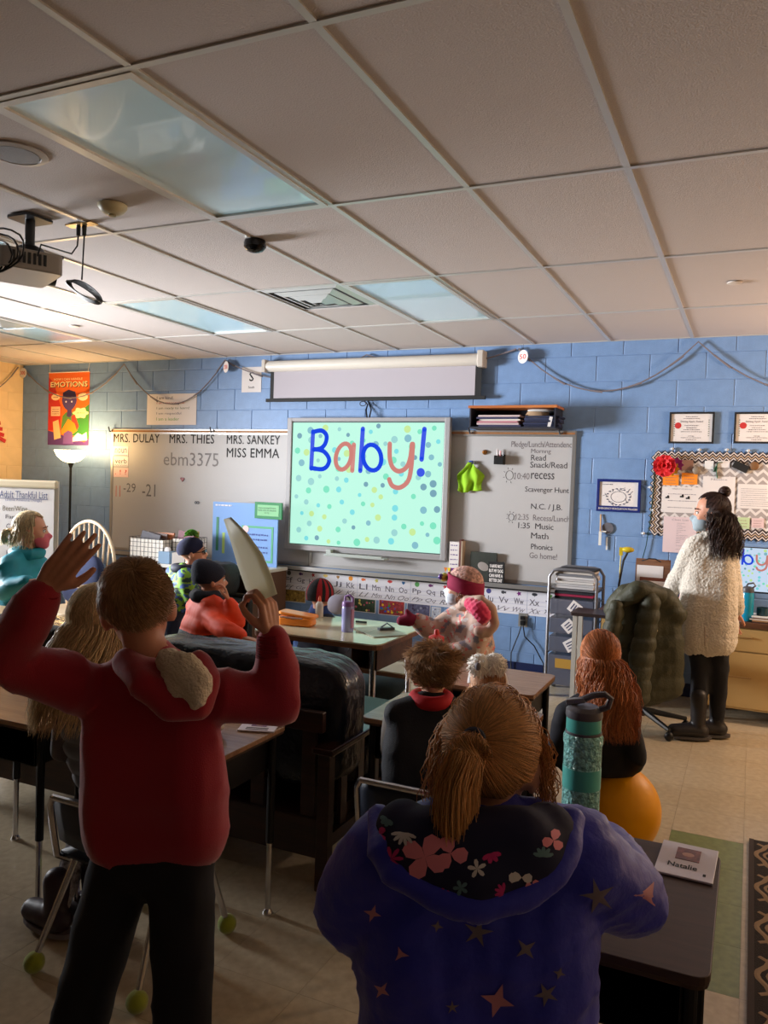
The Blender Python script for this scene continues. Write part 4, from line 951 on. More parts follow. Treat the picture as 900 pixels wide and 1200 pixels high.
for x in (SX0+.02, SX1-.04):
    MB().bb(x-.045, x+.045, 2.62, 3.6, .53, .555).build('armrest', mat('arm_lacquer', (50, 28, 22), .2), t, bev=.006)
    for y in (2.66, 3.54): MB().box((x, y, .267), (.05, .05, .53)).build('leg', m_dwood, t, bev=.004)
    for k in range(5): MB().box((x, 2.8+k*.15, .36), (.014, .05, .34)).build('arm_slat', m_dwood, t)
    MB().bb(x-.015, x+.015, 2.69, 3.51, .16, .21).build('arm_rail', m_dwood, t)
cushion((-1.63, 3.32, .482), (.34, .5, .06), mat('teal_fabric', (60, 96, 92), .8), 'seat_pad', None, .4, 3, .006, label='grey green seat pad lying on the right end of the sofa', cat='cushion', base=(-1.63, 3.32, .44))
cushion((-2.52, 5.25, .10), (.62, .42, .2), mat('dark_teal_fabric', (24, 40, 44), .8), 'floor_cushion', None, .7, 4, .012, label='dark floor cushion lying beyond the low bench', cat='cushion', base=(-2.52, 5.25, 0))
# strip of a beige desk at the far left
t = thing('side_table', 'beige side table in front of the girl in the teal coat', 'table', (-4.2, 3.42, 0))
MB().rbox((-4.1, 3.25, .75), (.9, .2, .025), .02).build('tabletop', mat('beige_top', (190, 160, 120), .5), t, bev=.002)
for x in (-4.5, -3.7):
    for y in (3.19, 3.31): MB().box((x, y, .368), (.035, .035, .736)).build('leg', m_steel, t)
# front wall counter
x0, x1 = -5.36, -3.9; t = thing('low_counter', 'long white topped low bookcase under the left whiteboard', 'bookcase', ((x0+x1)/2, 6.1, 0))
MB().bb(x0, x1, 5.84, 6.42, .715, .745).build('top_board', mat('counter_white', (206, 204, 198), .4), t, bev=.003)
for x in (x0+.02, x0+.5, x0+.98, x1-.02): MB().bb(x-.012, x+.012, 5.87, 6.40, .02, .714).build('side_panel', mat('panel_brown', (90, 62, 44), .6), t)
for z in (.05, .38): MB().bb(x0+.033, x1-.033, 5.88, 6.38, z-.01, z+.01).build('shelf', mat('panel_brown', (90, 62, 44), .6), t)
MB().bb(x0+.01, x1-.01, 6.402, 6.415, .02, .714).build('rear_panel', mat('panel_brown', (90, 62, 44), .6), t)
rn = random.Random(11); k = 0
for sec in range(3):
    for z in (.06, .39):
        x = x0+.05+.48*sec
        while x < x0+.46+.48*sec and k < 60:
            wd = rn.uniform(.02, .05); hh = rn.uniform(.18, .27); c = rn.choice([(60, 50, 46), (120, 60, 50), (40, 60, 90), (110, 100, 80), (50, 80, 60)])
            if k < 0: MB().bb(x, x+wd*.92, 5.93, 6.15, z, z+hh).build('book', mat('book_%d_%d_%d' % c, c, .6), label='book standing in the white topped low bookcase', cat='book', group='books in the low bookcase', base=(x, 6.04, z))
            x += wd; k += 1
        
# wire baskets
def basket(name, x0, x1, y0, y1, z0, z1, label, cells):
    t = thing(name, label, 'basket', ((x0+x1)/2, (y0+y1)/2, z0)); r_ = .0018
    MB().bb(x0+.006, x1-.006, y0+.006, y1-.006, z0+.001, z0+.006).bb(x0+.006, x0+.009, y0+.006, y1-.006, z0+.006, z1-.015).bb(x1-.009, x1-.006, y0+.006, y1-.006, z0+.006, z1-.015).bb(x0+.009, x1-.009, y0+.006, y0+.009, z0+.006, z1-.015).bb(x0+.009, x1-.009, y1-.009, y1-.006, z0+.006, z1-.015).build('cloth_liner', mat('liner_white', (240, 234, 226), .8), t)
    w = MB(); nx, nz = cells
    for k in range(nx+1):
        x = x0+(x1-x0)*k/nx
        for y in (y0, y1): w.cyl((x, y, z0+.004), (x, y, z1), r_, n=5)
    for k in range(nz+1):
        z = z0+.004+(z1-z0-.004)*k/nz
        for y in (y0, y1): w.cyl((x0, y, z), (x1, y, z), r_, n=5)
        for x in (x0, x1): w.cyl((x, y0, z), (x, y1, z), r_, n=5)
    for k in range(1, 5):
        for x in (x0, x1): y = y0+(y1-y0)*k/5; w.cyl((x, y, z0), (x, y, z1), r_, n=5)
    w.build('wire_grid', m_ink, t, kind='stuff'); return t
basket('wire_basket', -5.33, -4.93, 5.90, 6.12, .746, .97, 'larger white lined black wire basket of books on the low bookcase', (9, 5))
basket('wire_basket', -4.91, -4.66, 6.0, 6.2, .746, .985, 'smaller wire basket behind the tissue boxes on the low bookcase', (6, 5))
for k, (c, lb) in enumerate((((50, 44, 60), 'dark book leaning in the larger wire basket'), ((90, 60, 50), 'brown book standing in the larger wire basket'), ((190, 110, 60), 'orange picture book in the larger wire basket'))):
    q = V((-5.14+.05*k, 5.96+.045*k, .915)); MB().box(q, (.22, .018, .20), rotm(-.12, .18-.1*k, 0)).build('picture_book', mat('pbook%d' % k, c, .5), label=lb, cat='book', base=q-V((0, 0, .1)))
for k, (c, lb) in enumerate((((110, 40, 60), 'maroon book in the smaller wire basket'), ((170, 140, 60), 'yellow book in the smaller wire basket'))):
    q = V((-4.80+.02*k, 6.06+.05*k, .945)); MB().box(q, (.18, .016, .19), rotm(-.08, .1-.15*k, 0)).build('picture_book', mat('qbook%d' % k, c, .5), label=lb, cat='book', base=q-V((0, 0, .1)))
def tissue(x, y, rz, label, c):
    t = thing('tissue_box', label, 'tissue box', (x, y, .746)); R = rotm(0, 0, rz)
    MB().box((x, y, .746+.055), (.12, .12, .11), R).build('carton', mat('tissue_%d' % c[0], c, .6), t, bev=.003)
    MB().ell((x, y, .746+.12), (.035, .02, .03), p=.7, nu=10, nv=6).build('tissue', m_paper, t, smooth=True)
tissue(-4.90, 5.93, .1, 'pale blue tissue box beside the wire baskets', (130, 160, 190)); tissue(-4.74, 5.92, .3, 'white tissue box behind the camouflage hat', (206, 200, 196))
# blue display folder standing on the rail + green sign
YF = 6.30
a = AY(250, 588, YF); b_ = AY(327, 591, YF); c_ = AY(325, 655, YF); d_ = AY(250, 648, YF)
x0, x1, z0, z1 = (a.x+d_.x)/2, (b_.x+c_.x)/2, .746, (a.z+b_.z)/2
t = thing('display_board', 'large blue display board with green frame leaning under the whiteboard', 'display board', ((x0+x1)/2, YF, z0))
MB().bb(x0, x1, YF-.012, YF+.0, z0, z1).build('blue_panel', mat('panel_blue', (110, 150, 205), .6), t)
w = MB(); y = YF-.0135; L = x1-x0; H = z1-z0
def fr_(w, a, b, c, d, e): w.bb(a, b, y-.001, y, c, c+e).bb(a, b, y-.001, y, d-e, d).bb(a, a+e, y-.001, y, c+e, d-e).bb(b-e, b, y-.001, y, c+e, d-e)
fr_(w, x0+L*.46, x0+L*.94, z0+H*.06, z0+H*.64, .02); w.build('green_frame', mat('frame_green', (80, 160, 120), .6), t)
MB().bb(x0+L*.06, x0+L*.10, y-.001, y, z0+H*.2, z0+H*.75).build('green_bar', mat('bar_green', (50, 120, 90), .6), t)
MB().bb(x0+L*.16, x0+L*.2, y-.001, y, z0+H*.16, z0+H*.5).build('yellow_bar', mat('bar_yellow', (170, 200, 110), .6), t)
w = MB(); scribble(w, x0+L*.04, x0+L*.3, z1-.03, y-.001, .016); w.build('title_print', m_paper, t)
w = MB(); 
for q in (.5, .42, .3, .22): scribble(w, x0+L*.56, x0+L*.86, z0+H*q, y-.001, .018)
w.build('print', mat('ink_blue2', (50, 70, 140), .6), t)
MB().disc(V((x0+L*.52, y-.0012, z0+H*.58)), .035, n=16).build('pink_balloon', mat('balloon_pink', (224, 190, 190), .6), t)
a = AY(299, 588, YF-.03); b_ = AY(330, 609, YF-.03)
t = thing('green_sign', 'green bordered sign at the top right corner of the blue display board', 'sign', ((a.x+b_.x)/2, YF-.03, b_.z))
MB().bb(a.x, b_.x, YF-.034, YF-.014, b_.z, a.z).build('border', mat('sign_green', (30, 120, 70), .6), t)
MB().bb(a.x+.03, b_.x-.03, YF-.0355, YF-.034, b_.z+.025, a.z-.025).build('sheet', mat('sign_pale', (120, 180, 130), .6), t)
w = MB(); put_text(w, 'every accomplishment\nstarts with the decision\nto try.', ((a.x+b_.x)/2-.01, YF-.0362, (a.z+b_.z)/2), (b_.x-a.x)*.68, (a.z-b_.z)*.42); w.build('lettering', mat('sign_ink', (30, 60, 40), .6), t)
# black cart with bag behind the camouflage boy
t = thing('black_cart', 'black metal cart with a rounded frame behind the child in the orange jacket', 'cart', (-4.08, 5.6, 0))
for y in (5.4, 5.76): MB().tube([(-4.3, y, .01), (-4.3, y, .50), (-4.26, y, .545), (-3.9, y, .545), (-3.86, y, .50), (-3.86, y, .01)], .022, 8).build('end_frame', m_ink, t, smooth=True)
MB().bb(-4.28, -3.88, 5.40, 5.76, .50, .53).build('cart_top', m_ink, t)
cushion((-4.08, 5.58, .70), (.36, .30, .29), mat('bag_black', (20, 19, 20), .6, bump=.4, bscale=30), 'black_bag', None, .6, 9, .03, 24, 14, label='black slouchy bag on the black cart', cat='bag', base=(-4.08, 5.58, .56))
# small things leaning on the marker rail at the right of the screen
def leaner(name, label, cat, u0, v0, u1, v1, y, cols, th=.012, deep=0):
    r = rect(u0, v0, u1, v1, y); z0 = .7425; t = thing(name, label, cat, ((r[0]+r[1])/2, y, z0))
    return t, (r[0], r[1], z0, r[3])
t, r = leaner('photo_block', 'dark photo block of a white bird on the marker rail', 'picture', 552, 646, 582, 672, YW-.05, 0)
MB().bb(r[0], r[1], YW-.062, YW-.04, r[2], r[3]).build('block', mat('photo_dark', (46, 50, 44), .5, var=.3), t)
MB().ell(((r[0]+r[1])/2, YW-.0625, (r[2]+r[3])/2+.01), (.05, .002, .035), rotm(0, .4, 0)).build('bird_picture', mat('bird_white', (150, 140, 135), .6), t)
t, r = leaner('word_block', 'small black block sign with white words on the marker rail', 'sign', 573, 656, 591, 672, YW-.07, 0)
MB().bb(r[0], r[1], YW-.083, YW-.063, r[2], r[3]-.012).build('block', m_ink, t)
w = MB(); put_text(w, 'I HAVE NOT\nBUT MY DOG\nCAN HAVE A\nBETTER DAY', ((r[0]+r[1])/2, YW-.0836, (r[2]+r[3])/2-.006), (r[1]-r[0])*.86, (r[3]-r[2])*.72, bold=.03); w.build('lettering', m_paper, t)
t, r = leaner('card_box', 'open white box of printed cards standing beside the glowing screen', 'box', 527, 630, 545, 672, YW-.05, 0)
X0, X1 = r[0]+.02, r[1]+.02; MB().bb(X0, X0+.085, YW-.10, YW-.02, .7425, r[3]-.03).build('white_carton', m_paper, t); MB().bb(X0+.088, X0+.10, YW-.1, YW-.02, .7425, r[3]-.01).build('brown_card', mat('card_maroon', (110, 60, 56), .6), t)
MB().bb(X0+.103, X0+.115, YW-.1, YW-.02, .7425, r[3]-.02).build('tan_card', mat('card_tan2', (170, 150, 130), .6), t)
w = MB()
for k in range(5): scribble(w, X0+.01, X0+.075, r[3]-.06-.04*k, YW-.1004, .012)
w.build('print', mat('print_violet', (110, 90, 140), .7), t)
w = MB(); p = AY(524, 668, YW-.11)
for k, c in enumerate(((220, 120, 30), (230, 200, 40), (110, 40, 120), (200, 50, 60))):
    MB().add([p+V((.03*k-.03, 0, .02)), p+V((.03*k, 0, .02)), p+V((.03*k-.015, 0, -.02)), p+V((.03*k-.03, .004, .02)), p+V((.03*k, .004, .02)), p+V((.03*k-.015, .004, -.02))], [(0, 2, 1), (3, 4, 5), (0, 1, 4, 3), (1, 2, 5, 4), (2, 0, 3, 5)]).build('pennant', mat('pennant%d' % k, c, .7), t)
MB().tube([V((-1.92, YW-.085, .752)), V((-1.6, YW-.08, .75)), V((-1.45, YW-.08, .75))], .005, 6).rbox((-1.40, YW-.075, .757), (.12, .03, .026), .008).build('cable', m_black, smooth=True, label='black cable with an inline plug lying along the marker rail', cat='cable', base=(-1.6, YW-.08, .745))
# torchiere lamp
LP = V((-6.42, 6.22, 0)); t = thing('floor_lamp', 'lit torchiere floor lamp with glowing bowl in the left corner', 'lamp', LP)
MB().lathe([(.13, 0), (.13, .015), (.03, .03), (.012, .05), (0, .05)], LP, 24).build('base', m_ink, t, smooth=True)
MB().cyl(LP+V((0, 0, .04)), LP+V((0, 0, 1.63)), .012, n=10).lathe([(.012, 0), (.03, .05), (.034, .06), (0, .06)], LP+V((0, 0, 1.60)), 12).build('pole', m_ink, t, smooth=True)
MB().lathe([(.03, 0), (.085, .02), (.135, .065), (.165, .125), (.16, .125), (.13, .07), (.08, .027), (0, .01)], LP+V((0, 0, 1.655)), 32).build('glass_bowl', mat('lit_glass', (255, 214, 150), emit=15.0), t, smooth=True)
# rocking chair with hoop back
CW = V((-5.06, 4.95, 0)); t = thing('windsor_chair', 'cream hoop backed spindle chair below the floor lamp', 'chair', CW); mc = mat('cream_paint', (214, 190, 160), .4)
MB().rbox(CW+V((0, -.03, .42)), (.48, .46, .035), .12, 6).build('seat', mc, t, bev=.005)
hoop = [CW+V((.28*math.cos(a), .17+.0, .80+.35*math.sin(a))) for a in [PI*i/22 for i in range(23)]]
hp = [CW+V((.20, .14, .43))]+hoop+[CW+V((-.20, .14, .43))]; MB().tube(hp, .014, 8).build('hoop', mc, t, smooth=True)
for k in range(-4, 5):
    x = k*.056; zt = .80+.35*math.sqrt(max(0, 1-(x/.28)**2)); MB().tube([CW+V((x*.8, .14, .435)), CW+V((x*.95, .165, .85)), CW+V((x, .17, zt-.01))], .0075, 6).build('spindle', mc, t, smooth=True)
for sx in (-1, 1):
    for sy in (-1, 1): MB().tube([CW+V((sx*.17, sy*.14-.02, .405)), CW+V((sx*.2, sy*.18-.02, .02))], [.017, .013], 8).build('leg', mc, t, smooth=True)
    MB().tube([CW+V((sx*.23, .16, .66)), CW+V((sx*.26, -.08, .66)), CW+V((sx*.25, -.2, .655))], .017, 8, flat=.6).build('arm', mc, t, smooth=True)
    MB().tube([CW+V((sx*.25, -.15, .645)), CW+V((sx*.2, -.17, .435))], .012, 8).build('arm_post', mc, t, smooth=True)
cushion(CW+V((.06, .045, .68)), (.42, .11, .42), mat('navy_fabric', (42, 50, 82), .9), 'cushion', None, .65, 2, .01, 30, 20, R=rotm(-.1, 0, 0), label='tufted navy blue cushion against the hoop back of the cream chair', cat='cushion', base=CW+V((0, .04, .44)))
# flip chart
t = thing('flip_chart', 'white paper flip chart with a handwritten list at the left edge', 'flip chart', (-5.2, 4.62, 0))
tl = A(-25, 563, 6.3); tr = A(69, 571, 6.3); Xd = (tr-tl); Xd.z = 0; Ld = Xd.length; Xd.normalize(); Nn = V((Xd.y, -Xd.x, 0)); Nn = Nn if Nn.y < 0 else -Nn
O = V((tl.x, tl.y, 0)); Rz = Matrix((Xd, -Nn, V((0, 0, 1)))).transposed()
at_ = lambda a, z, d=0: O+Xd*a+V((0, 0, z))+Nn*d
MB().box(at_(Ld/2, 1.04, 0), (Ld, .02, .88), Rz).build('backing_board', mat('board_white', (200, 190, 176), .5), t)
for k in range(3): MB().box(at_(Ld/2-.01+.004*k, 1.02-.003*k, .013+.0035*k), (Ld-.05, .002, .80), Rz).build('paper_sheet', m_paper, t)
MB().box(at_(Ld/2, 1.455, .014), (Ld, .05, .06), Rz).build('clamp_bar', mat('clamp_cream', (216, 200, 170), .4), t, bev=.015)
for a in (.04, Ld-.04): MB().tube([at_(a, .62), at_(a-.05 if a < .1 else a+.05, .01, .15)], .014, 8).build('leg', m_chrome, t)
MB().tube([at_(Ld/2, 1.4, -.02), at_(Ld/2, .01, -.5)], .014, 8).build('leg', m_chrome, t)
for k, (s, c, wd, hh) in enumerate((('Adult Thankful List', (44, 60, 110), .66, .055), ('(Some Reasons/Things)', (110, 110, 150), .5, .025), ('Beer/Wine', (110, 96, 70), .34, .04), ('Family', (70, 64, 70), .26, .04), ('Coffee', (90, 80, 90), .24, .04), ('Kids', (70, 64, 70), .18, .04), ('Food', (110, 120, 70), .2, .04), ('Home', (90, 70, 90), .22, .04), ('Health', (120, 140, 100), .25, .04))):
    w = MB(); z = (1.37, 1.325, 1.26, 1.19, 1.12, 1.05, .98, .91, .84)[k]; x = Ld/2+.05 if k < 2 else .30
    put_text(w, s, at_(x, z, .0235), Ld*wd*.9, hh, X=Xd); w.build('handwriting', mat('hand_%d_%d' % (c[0], c[1]), c, .8), t)
w = MB(); w.box(at_(Ld/2+.05, 1.337, .023), (Ld*.6, .001, .004), Rz); w.build('underline', mat('hand_44_60', (44, 60, 110), .8), t)
# wheeled file cart
x0, x1, y0, y1 = -1.36, -1.01, 6.0, 6.30; t = thing('file_cart', 'grey tube framed rolling cart with clear drawers beside the whiteboard', 'cart', ((x0+x1)/2, 6.15, 0))
for y in (y0, y1):
    MB().tube([(x0, y, .08), (x0, y, .90), (x0+.03, y, .945), (x0+.07, y, .955), (x1-.07, y, .955), (x1-.03, y, .945), (x1, y, .90), (x1, y, .08)], .012, 8).build('side_frame', mat('cart_grey', (120, 120, 126), .4, .5), t, smooth=True)
for x in (x0, x1):
    for k in range(9): z = .16+.08*k; MB().cyl((x, y0+.012, z), (x, y1-.012, z), .006, n=6).build('rung', m_steel, t)
    for y in (y0, y1):
        c = MB().tube([(x, y, .085), (x, y, .06)], .008, 6).box((x, y, .055), (.03, .012, .03)).build('caster', m_steel, t)
        MB().cyl((x-.012, y, .032), (x+.012, y, .032), .032, n=16).build('wheel', mat('wheel_grey', (60, 60, 64), .4), c, smooth=True)
MB().bb(x0+.006, x1-.006, y0+.006, y1-.006, .80, .815).build('top_tray', mat('cart_grey', (120, 120, 126), .4, .5), t)
md_ = mat('drawer_smoke', (92, 94, 108), .3, alpha=.78)
for k, z in enumerate((.62, .48, .34, .20, .09)):
    d = MB().bb(x0+.014, x1-.014, y0-.01, y1-.02, z, z+.115).build('drawer', md_, t, bev=.006)
    if k in (0, 1, 2, 4): 
        px_ = x0+.20+.04*math.sin(k*5); lbm = m_paper; MB().box((px_, y0-.0125, z+.06), (.085, .003, .085), rotm(0, .6+.2*k, 0)).build('drawer_label', lbm, d)
        w = MB(); R = rotm(0, .6+.2*k, 0)
        for q in range(3): w.box(V((px_, y0-.0145, z+.06))+R @ V((-.02+.02*q, 0, 0)), (.008, .001, .05), R)
        w.build('label_print', mat('label_navy', (40, 50, 90), .6), d)
    if k == 3: MB().box((x0+.15, y0-.0125, z+.055), (.16, .003, .07)).build('drawer_label', mat('label_yellow', (170, 130, 50), .6), d)
paper_stack('book_stack', 'black and magenta books stacked between tray and drawers of the cart', x0+.03, x1-.03, y0+.02, y1-.03, .736, 3, [(26, 26, 32), (150, 30, 66), (40, 40, 48)], .019, 'books', .004)
paper_stack('paper_pile', 'pile of white papers and a black folder on top of the cart', x0+.03, x1-.02, y0+.01, y1-.02, .816, 8, [(200, 196, 196), (180, 178, 180), (214, 210, 206), (196, 190, 188), (210, 206, 206), (120, 120, 126), (200, 190, 180), (26, 26, 30)], .018, 'papers', .012)
# teacher desk
x0, x1, y0, y1, h = -.98, 1.15, 5.93, 6.44, .70; t = thing('teacher_desk', 'tan metal teacher desk with a dark top along the front wall', 'desk', ((x0+x1)/2, 6.1, 0)); mt = mat('desk_tan', (176, 142, 88), .45)
MB().rbox(((x0+x1)/2, (y0+y1)/2, h-.02), (x1-x0, y1-y0, .04), .02).build('desktop', wood('desktop_brown', (70, 44, 30), (92, 60, 40), .35), t, bev=.004)
MB().bb(-.30, x1-.05, y0+.03, y1-.01, .10, h-.041).build('drawer_cabinet', mt, t)
MB().bb(x0+.02, x0+.06, y0+.03, y1-.01, 0, h-.041).build('end_panel', mt, t)
for x in (-.26, .3, 1.05): 
    for y in (y0+.07, y1-.06): MB().box((x, y, .05), (.03, .03, .10)).build('foot', m_black, t)
for xa, xb in ((-.295, .38), (.385, 1.095)):
    for za, zb in ((.50, .655), (.115, .495)):
        d = MB().bb(xa+.004, xb-.004, y0+.012, y0+.03, za, zb-.004).build('drawer', mt, t, bev=.003)
        zc = (za+zb)/2+.02; MB().tube([(( xa+xb)/2-.08-.08, y0+.012, zc), ((xa+xb)/2-.08-.07, y0-.006, zc), ((xa+xb)/2-.08+.07, y0-.006, zc), ((xa+xb)/2, y0+.012, zc)], .005, 6).build('handle', mat('handle_tan', (150, 118, 74), .35, .4), d)
# monitor
a = AY(862, 640, 6.18); x0, z1 = AY(829, 640, 6.18).x, a.z; x1 = x0+.49; z0 = AY(862, 690, 6.18).z; ym = 6.18
t = thing('monitor', 'computer monitor on the teacher desk mirroring the Baby! slide', 'monitor', ((x0+x1)/2, ym, h))
MB().bb(x0, x1, ym, ym+.035, z0-.02, z1).build('housing', m_black, t, bev=.004)
show(t, x0+.006, x1-.006, z0-.008, z1-.006, ym-.0005, .9, False)
xm = (x0+x1)/2; MB().lathe([(.12, 0), (.12, .008), (.03, .015), (.025, .2), (0, .2)], (xm, ym+.07, h+.0005), 20).build('stand', m_black, t, smooth=True)
MB().tube([(x0+.10, ym+.02, z1+.002), (x0+.10, ym+.02, z1+.02)], .012, 6).box((x0+.10, ym+.01, z1+.035), (.09, .03, .035)).build('webcam', m_black, label='small webcam clipped to the top of the monitor', cat='webcam', base=(x0+.1, ym+.02, z1+.002))
# things on the teacher desk
def bottle(name, label, base, h, r, body, lid, ring=None, group=None):
    t = thing(name, label, 'bottle', base, group); b = V(base)
    MB().lathe([(0, 0), (r*.92, 0), (r, h*.03), (r, h*.68), (r*.9, h*.75), (0, h*.75)], b, 24).build('body', body, t, smooth=True)
    MB().lathe([(r*.95, h*.75), (r*.98, h*.78), (r*.9, h*.86), (r*.5, h*.9), (0, h*.9)], b, 20).build('lid', lid, t, smooth=True)
    MB().tube([b+V((-r*.3, 0, h*.88)), b+V((0, 0, h*.97)), b+V((r*.8, 0, h)), b+V((r*1.1, 0, h*.93)), b+V((r*.7, 0, h*.87))], r*.16, 6).build('loop', lid, t, smooth=True)
    return t
p = AY(876, 700, 6.02); bottle('water_bottle', 'turquoise water bottle on the teacher desk in front of the monitor', (p.x, 6.02, h+.001), .26, .042, mat('bottle_cyan', (20, 130, 160), .2), mat('lid_grey', (70, 70, 76), .4))
t = thing('mug', 'dark mug beside the turquoise bottle on the teacher desk', 'mug', (p.x+.10, 6.05, h+.001))
MB().lathe([(0, 0), (.036, 0), (.04, .01), (.04, .095), (.036, .095), (.034, .012), (0, .012)], (p.x+.10, 6.05, h+.001), 20).build('cup', mat('mug_teal', (30, 60, 70), .3), t, smooth=True)
MB().tube([V((p.x+.138, 6.05, h+.08)), V((p.x+.165, 6.05, h+.07)), V((p.x+.165, 6.05, h+.035)), V((p.x+.138, 6.05, h+.025))], .005, 6).build('handle', m_ink, t)
paper_stack('paper_pile', 'spread papers and folders at the front edge of the teacher desk', .02, .34, 5.95, 6.16-.005, h+.001, 5, [(90, 60, 44), (150, 110, 70), (190, 180, 170), (110, 80, 60), (205, 208, 212)], .008, 'papers', .012)
paper_stack('folder_stack', 'low stack of brown folders hidden by the standing woman on the teacher desk', -.42, -.16, 5.96, 6.2, h+.001, 4, [(80, 50, 40), (110, 60, 50)], .01)
t = thing('clipboard_stand', 'brown clipboard with papers leaning on the wall at the back of the teacher desk', 'clipboard', (-.67, 6.36, h))
a = AY(745, 654, 6.36); b_ = AY(786, 654, 6.36)
MB().box(((a.x+b_.x)/2, 6.37, (h+a.z)/2+.002), (b_.x-a.x, .008, a.z-h-.004), rotm(-.12, 0, 0)).build('board', wood('clip_brown', (110, 74, 52), (130, 90, 64), .6), t)
MB().box(((a.x+b_.x)/2-.02, 6.362, (h+a.z)/2-.015), (b_.x-a.x-.06, .003, a.z-h-.07), rotm(-.12, 0, 0)).build('sheet', m_paper, t)
MB().tube([V((a.x+.05, 6.338, a.z-.015)), V((a.x+.10, 6.33, a.z+.005)), V(((a.x+b_.x)/2+.02, 6.33, a.z+.005)), V(((a.x+b_.x)/2+.06, 6.338, a.z-.015))], .005, 6).build('clip', m_steel, t)
t = thing('framed_picture', 'small brown framed picture in front of the clipboard on the teacher desk', 'picture frame', (-.60, 6.26, h))
c = V((-.625, 6.27, h+.12)); R = rotm(-.15, 0, 0)
MB().box(c, (.24, .012, .20), R).build('frame', mat('frame_brown', (100, 52, 34), .5), t, bev=.003); MB().box(c+V((0, -.0085, 0)), (.19, .003, .15), R).build('picture', m_paper, t)
c = V((-.60, 6.15, h+.075)); MB().box(c+V((-.03, 0, .02)), (.10, .004, .11), rotm(-.1, 0, .1)).build('sticky_note', mat('note_yellow', (214, 206, 120), .7), label='yellow note standing in front of the small framed picture', cat='note', base=c+V((-.03, 0, -.035)))
t = thing('pencil_cup', 'pink cup of pens on the teacher desk near the standing woman', 'pencil cup', (-.48, 6.1, h))
MB().lathe([(0, 0), (.035, 0), (.038, .09), (.035, .09), (.032, .01), (0, .01)], (-.48, 6.1, h+.001), 16).build('cup', mat('cup_pink', (190, 110, 150), .5), t, smooth=True)
for k, c in enumerate(((200, 40, 70), (60, 50, 60), (120, 60, 120), (230, 230, 230), (90, 90, 100))):
    a = k*1.3; MB().cyl((-.48+.015*math.cos(a), 6.1+.015*math.sin(a), h+.015), (-.48+.045*math.cos(a), 6.1+.03*math.sin(a), h+.16-.01*k), .004, n=6).build('pen', mat('pen%d' % k, c, .5), t)
cushion((-.77, 6.12, h+.055), (.17, .13, .1), mat('cloth_cream', (190, 170, 150), .9), 'cloth_bundle', None, .8, 5, .01, 16, 10, label='crumpled pale cloth left of the yellow note on the teacher desk', cat='cloth', base=(-.77, 6.12, h))
# yellow headed gooseneck lamp
c = V((-.885, 6.22, h)); t = thing('gooseneck_lamp', 'yellow headed desk lamp on a black bent neck left of the clipboard', 'lamp', c)
a = AY(736, 645, 6.22)
MB().lathe([(.06, 0), (.06, .012), (.012, .02), (0, .02)], c+V((0, 0, .001)), 16).build('base', m_ink, t, smooth=True)
MB().tube([c+V((0, 0, .02)), c+V((-.0, 0, .15)), V((a.x-.03, 6.22, a.z-.08)), V((a.x-.005, 6.22, a.z-.02)), V((a.x, 6.22, a.z))], .008, 8).build('neck', m_ink, t, smooth=True)
MB().ell(a+V((0, 0, .005)), (.045, .03, .022)).build('lamp_head', mat('lamp_yellow', (200, 176, 30), .4), t, smooth=True)
MB().box(V((a.x-.05, 6.22, a.z-.01)), (.025, .02, .06)).cyl(V((a.x-.05, 6.22, a.z-.04)), V((a.x-.055, 6.22, h+.04)), .005, n=6).build('yellow_clip', mat('lamp_yellow', (200, 176, 30), .4), t)
# stool like small table behind the coat chair
t = thing('side_stool', 'small dark topped table with pale legs behind the olive coat', 'table', (-.93, 5.75, 0))
MB().rbox((-.98, 5.76, .69), (.28, .26, .022), .01).build('tabletop', mat('stool_top', (44, 32, 30), .4), t)
for x in (-1.09, -.87):
    for y in (5.66, 5.86): MB().box((x, y, .339), (.03, .03, .677)).build('leg', mat('leg_cream', (176, 170, 160), .5), t)
# rug at the right
x0, x1, y0, y1 = .055, 1.5, 1.2, 3.96; t = thing('rug', 'dark brown rug with tan oval scroll pattern at the right edge', 'rug', ((x0+x1)/2, (y0+y1)/2, 0)); mr = mat('rug_tan', (140, 116, 92), .95)
MB().bb(x0, x1, y0, y1, .0005, .012).build('pile', mat('rug_brown', (44, 36, 34), .95, bump=.8, bscale=300), t, bev=.004)
w = MB()
for iy in range(9):
    for ix in range(3):
        cx, cy = x0+.14+ix*.42+(.0 if iy % 2 else 0), y1-.16-iy*.32
        if cy < y0+.1 or cx > x1-.15: continue
        for rr, th in ((.105, .010), (.075, .006)):
            w.tube([V((cx+rr*math.cos(a)*1.0*(1+.08*math.cos(6*a)), cy+rr*1.25*math.sin(a)*(1+.08*math.cos(6*a)), .0125)) for a in [2*PI*i/36 for i in range(36)]], th, 4, closed=True, flat=.15)
        for q in range(4):
            a = PI/2*q+PI/4; w.tube([V((cx+.1*math.cos(a), cy+.125*math.sin(a), .0125)), V((cx+.15*math.cos(a), cy+.16*math.sin(a), .0125))], .008, 4, flat=.15)
w.build('scroll_pattern', mr, t, kind='stuff')
MB().bb(x0, x0+.02, y0, y1, .012, .0128).build('border', mat('rug_edge', (60, 50, 48), .95), t)
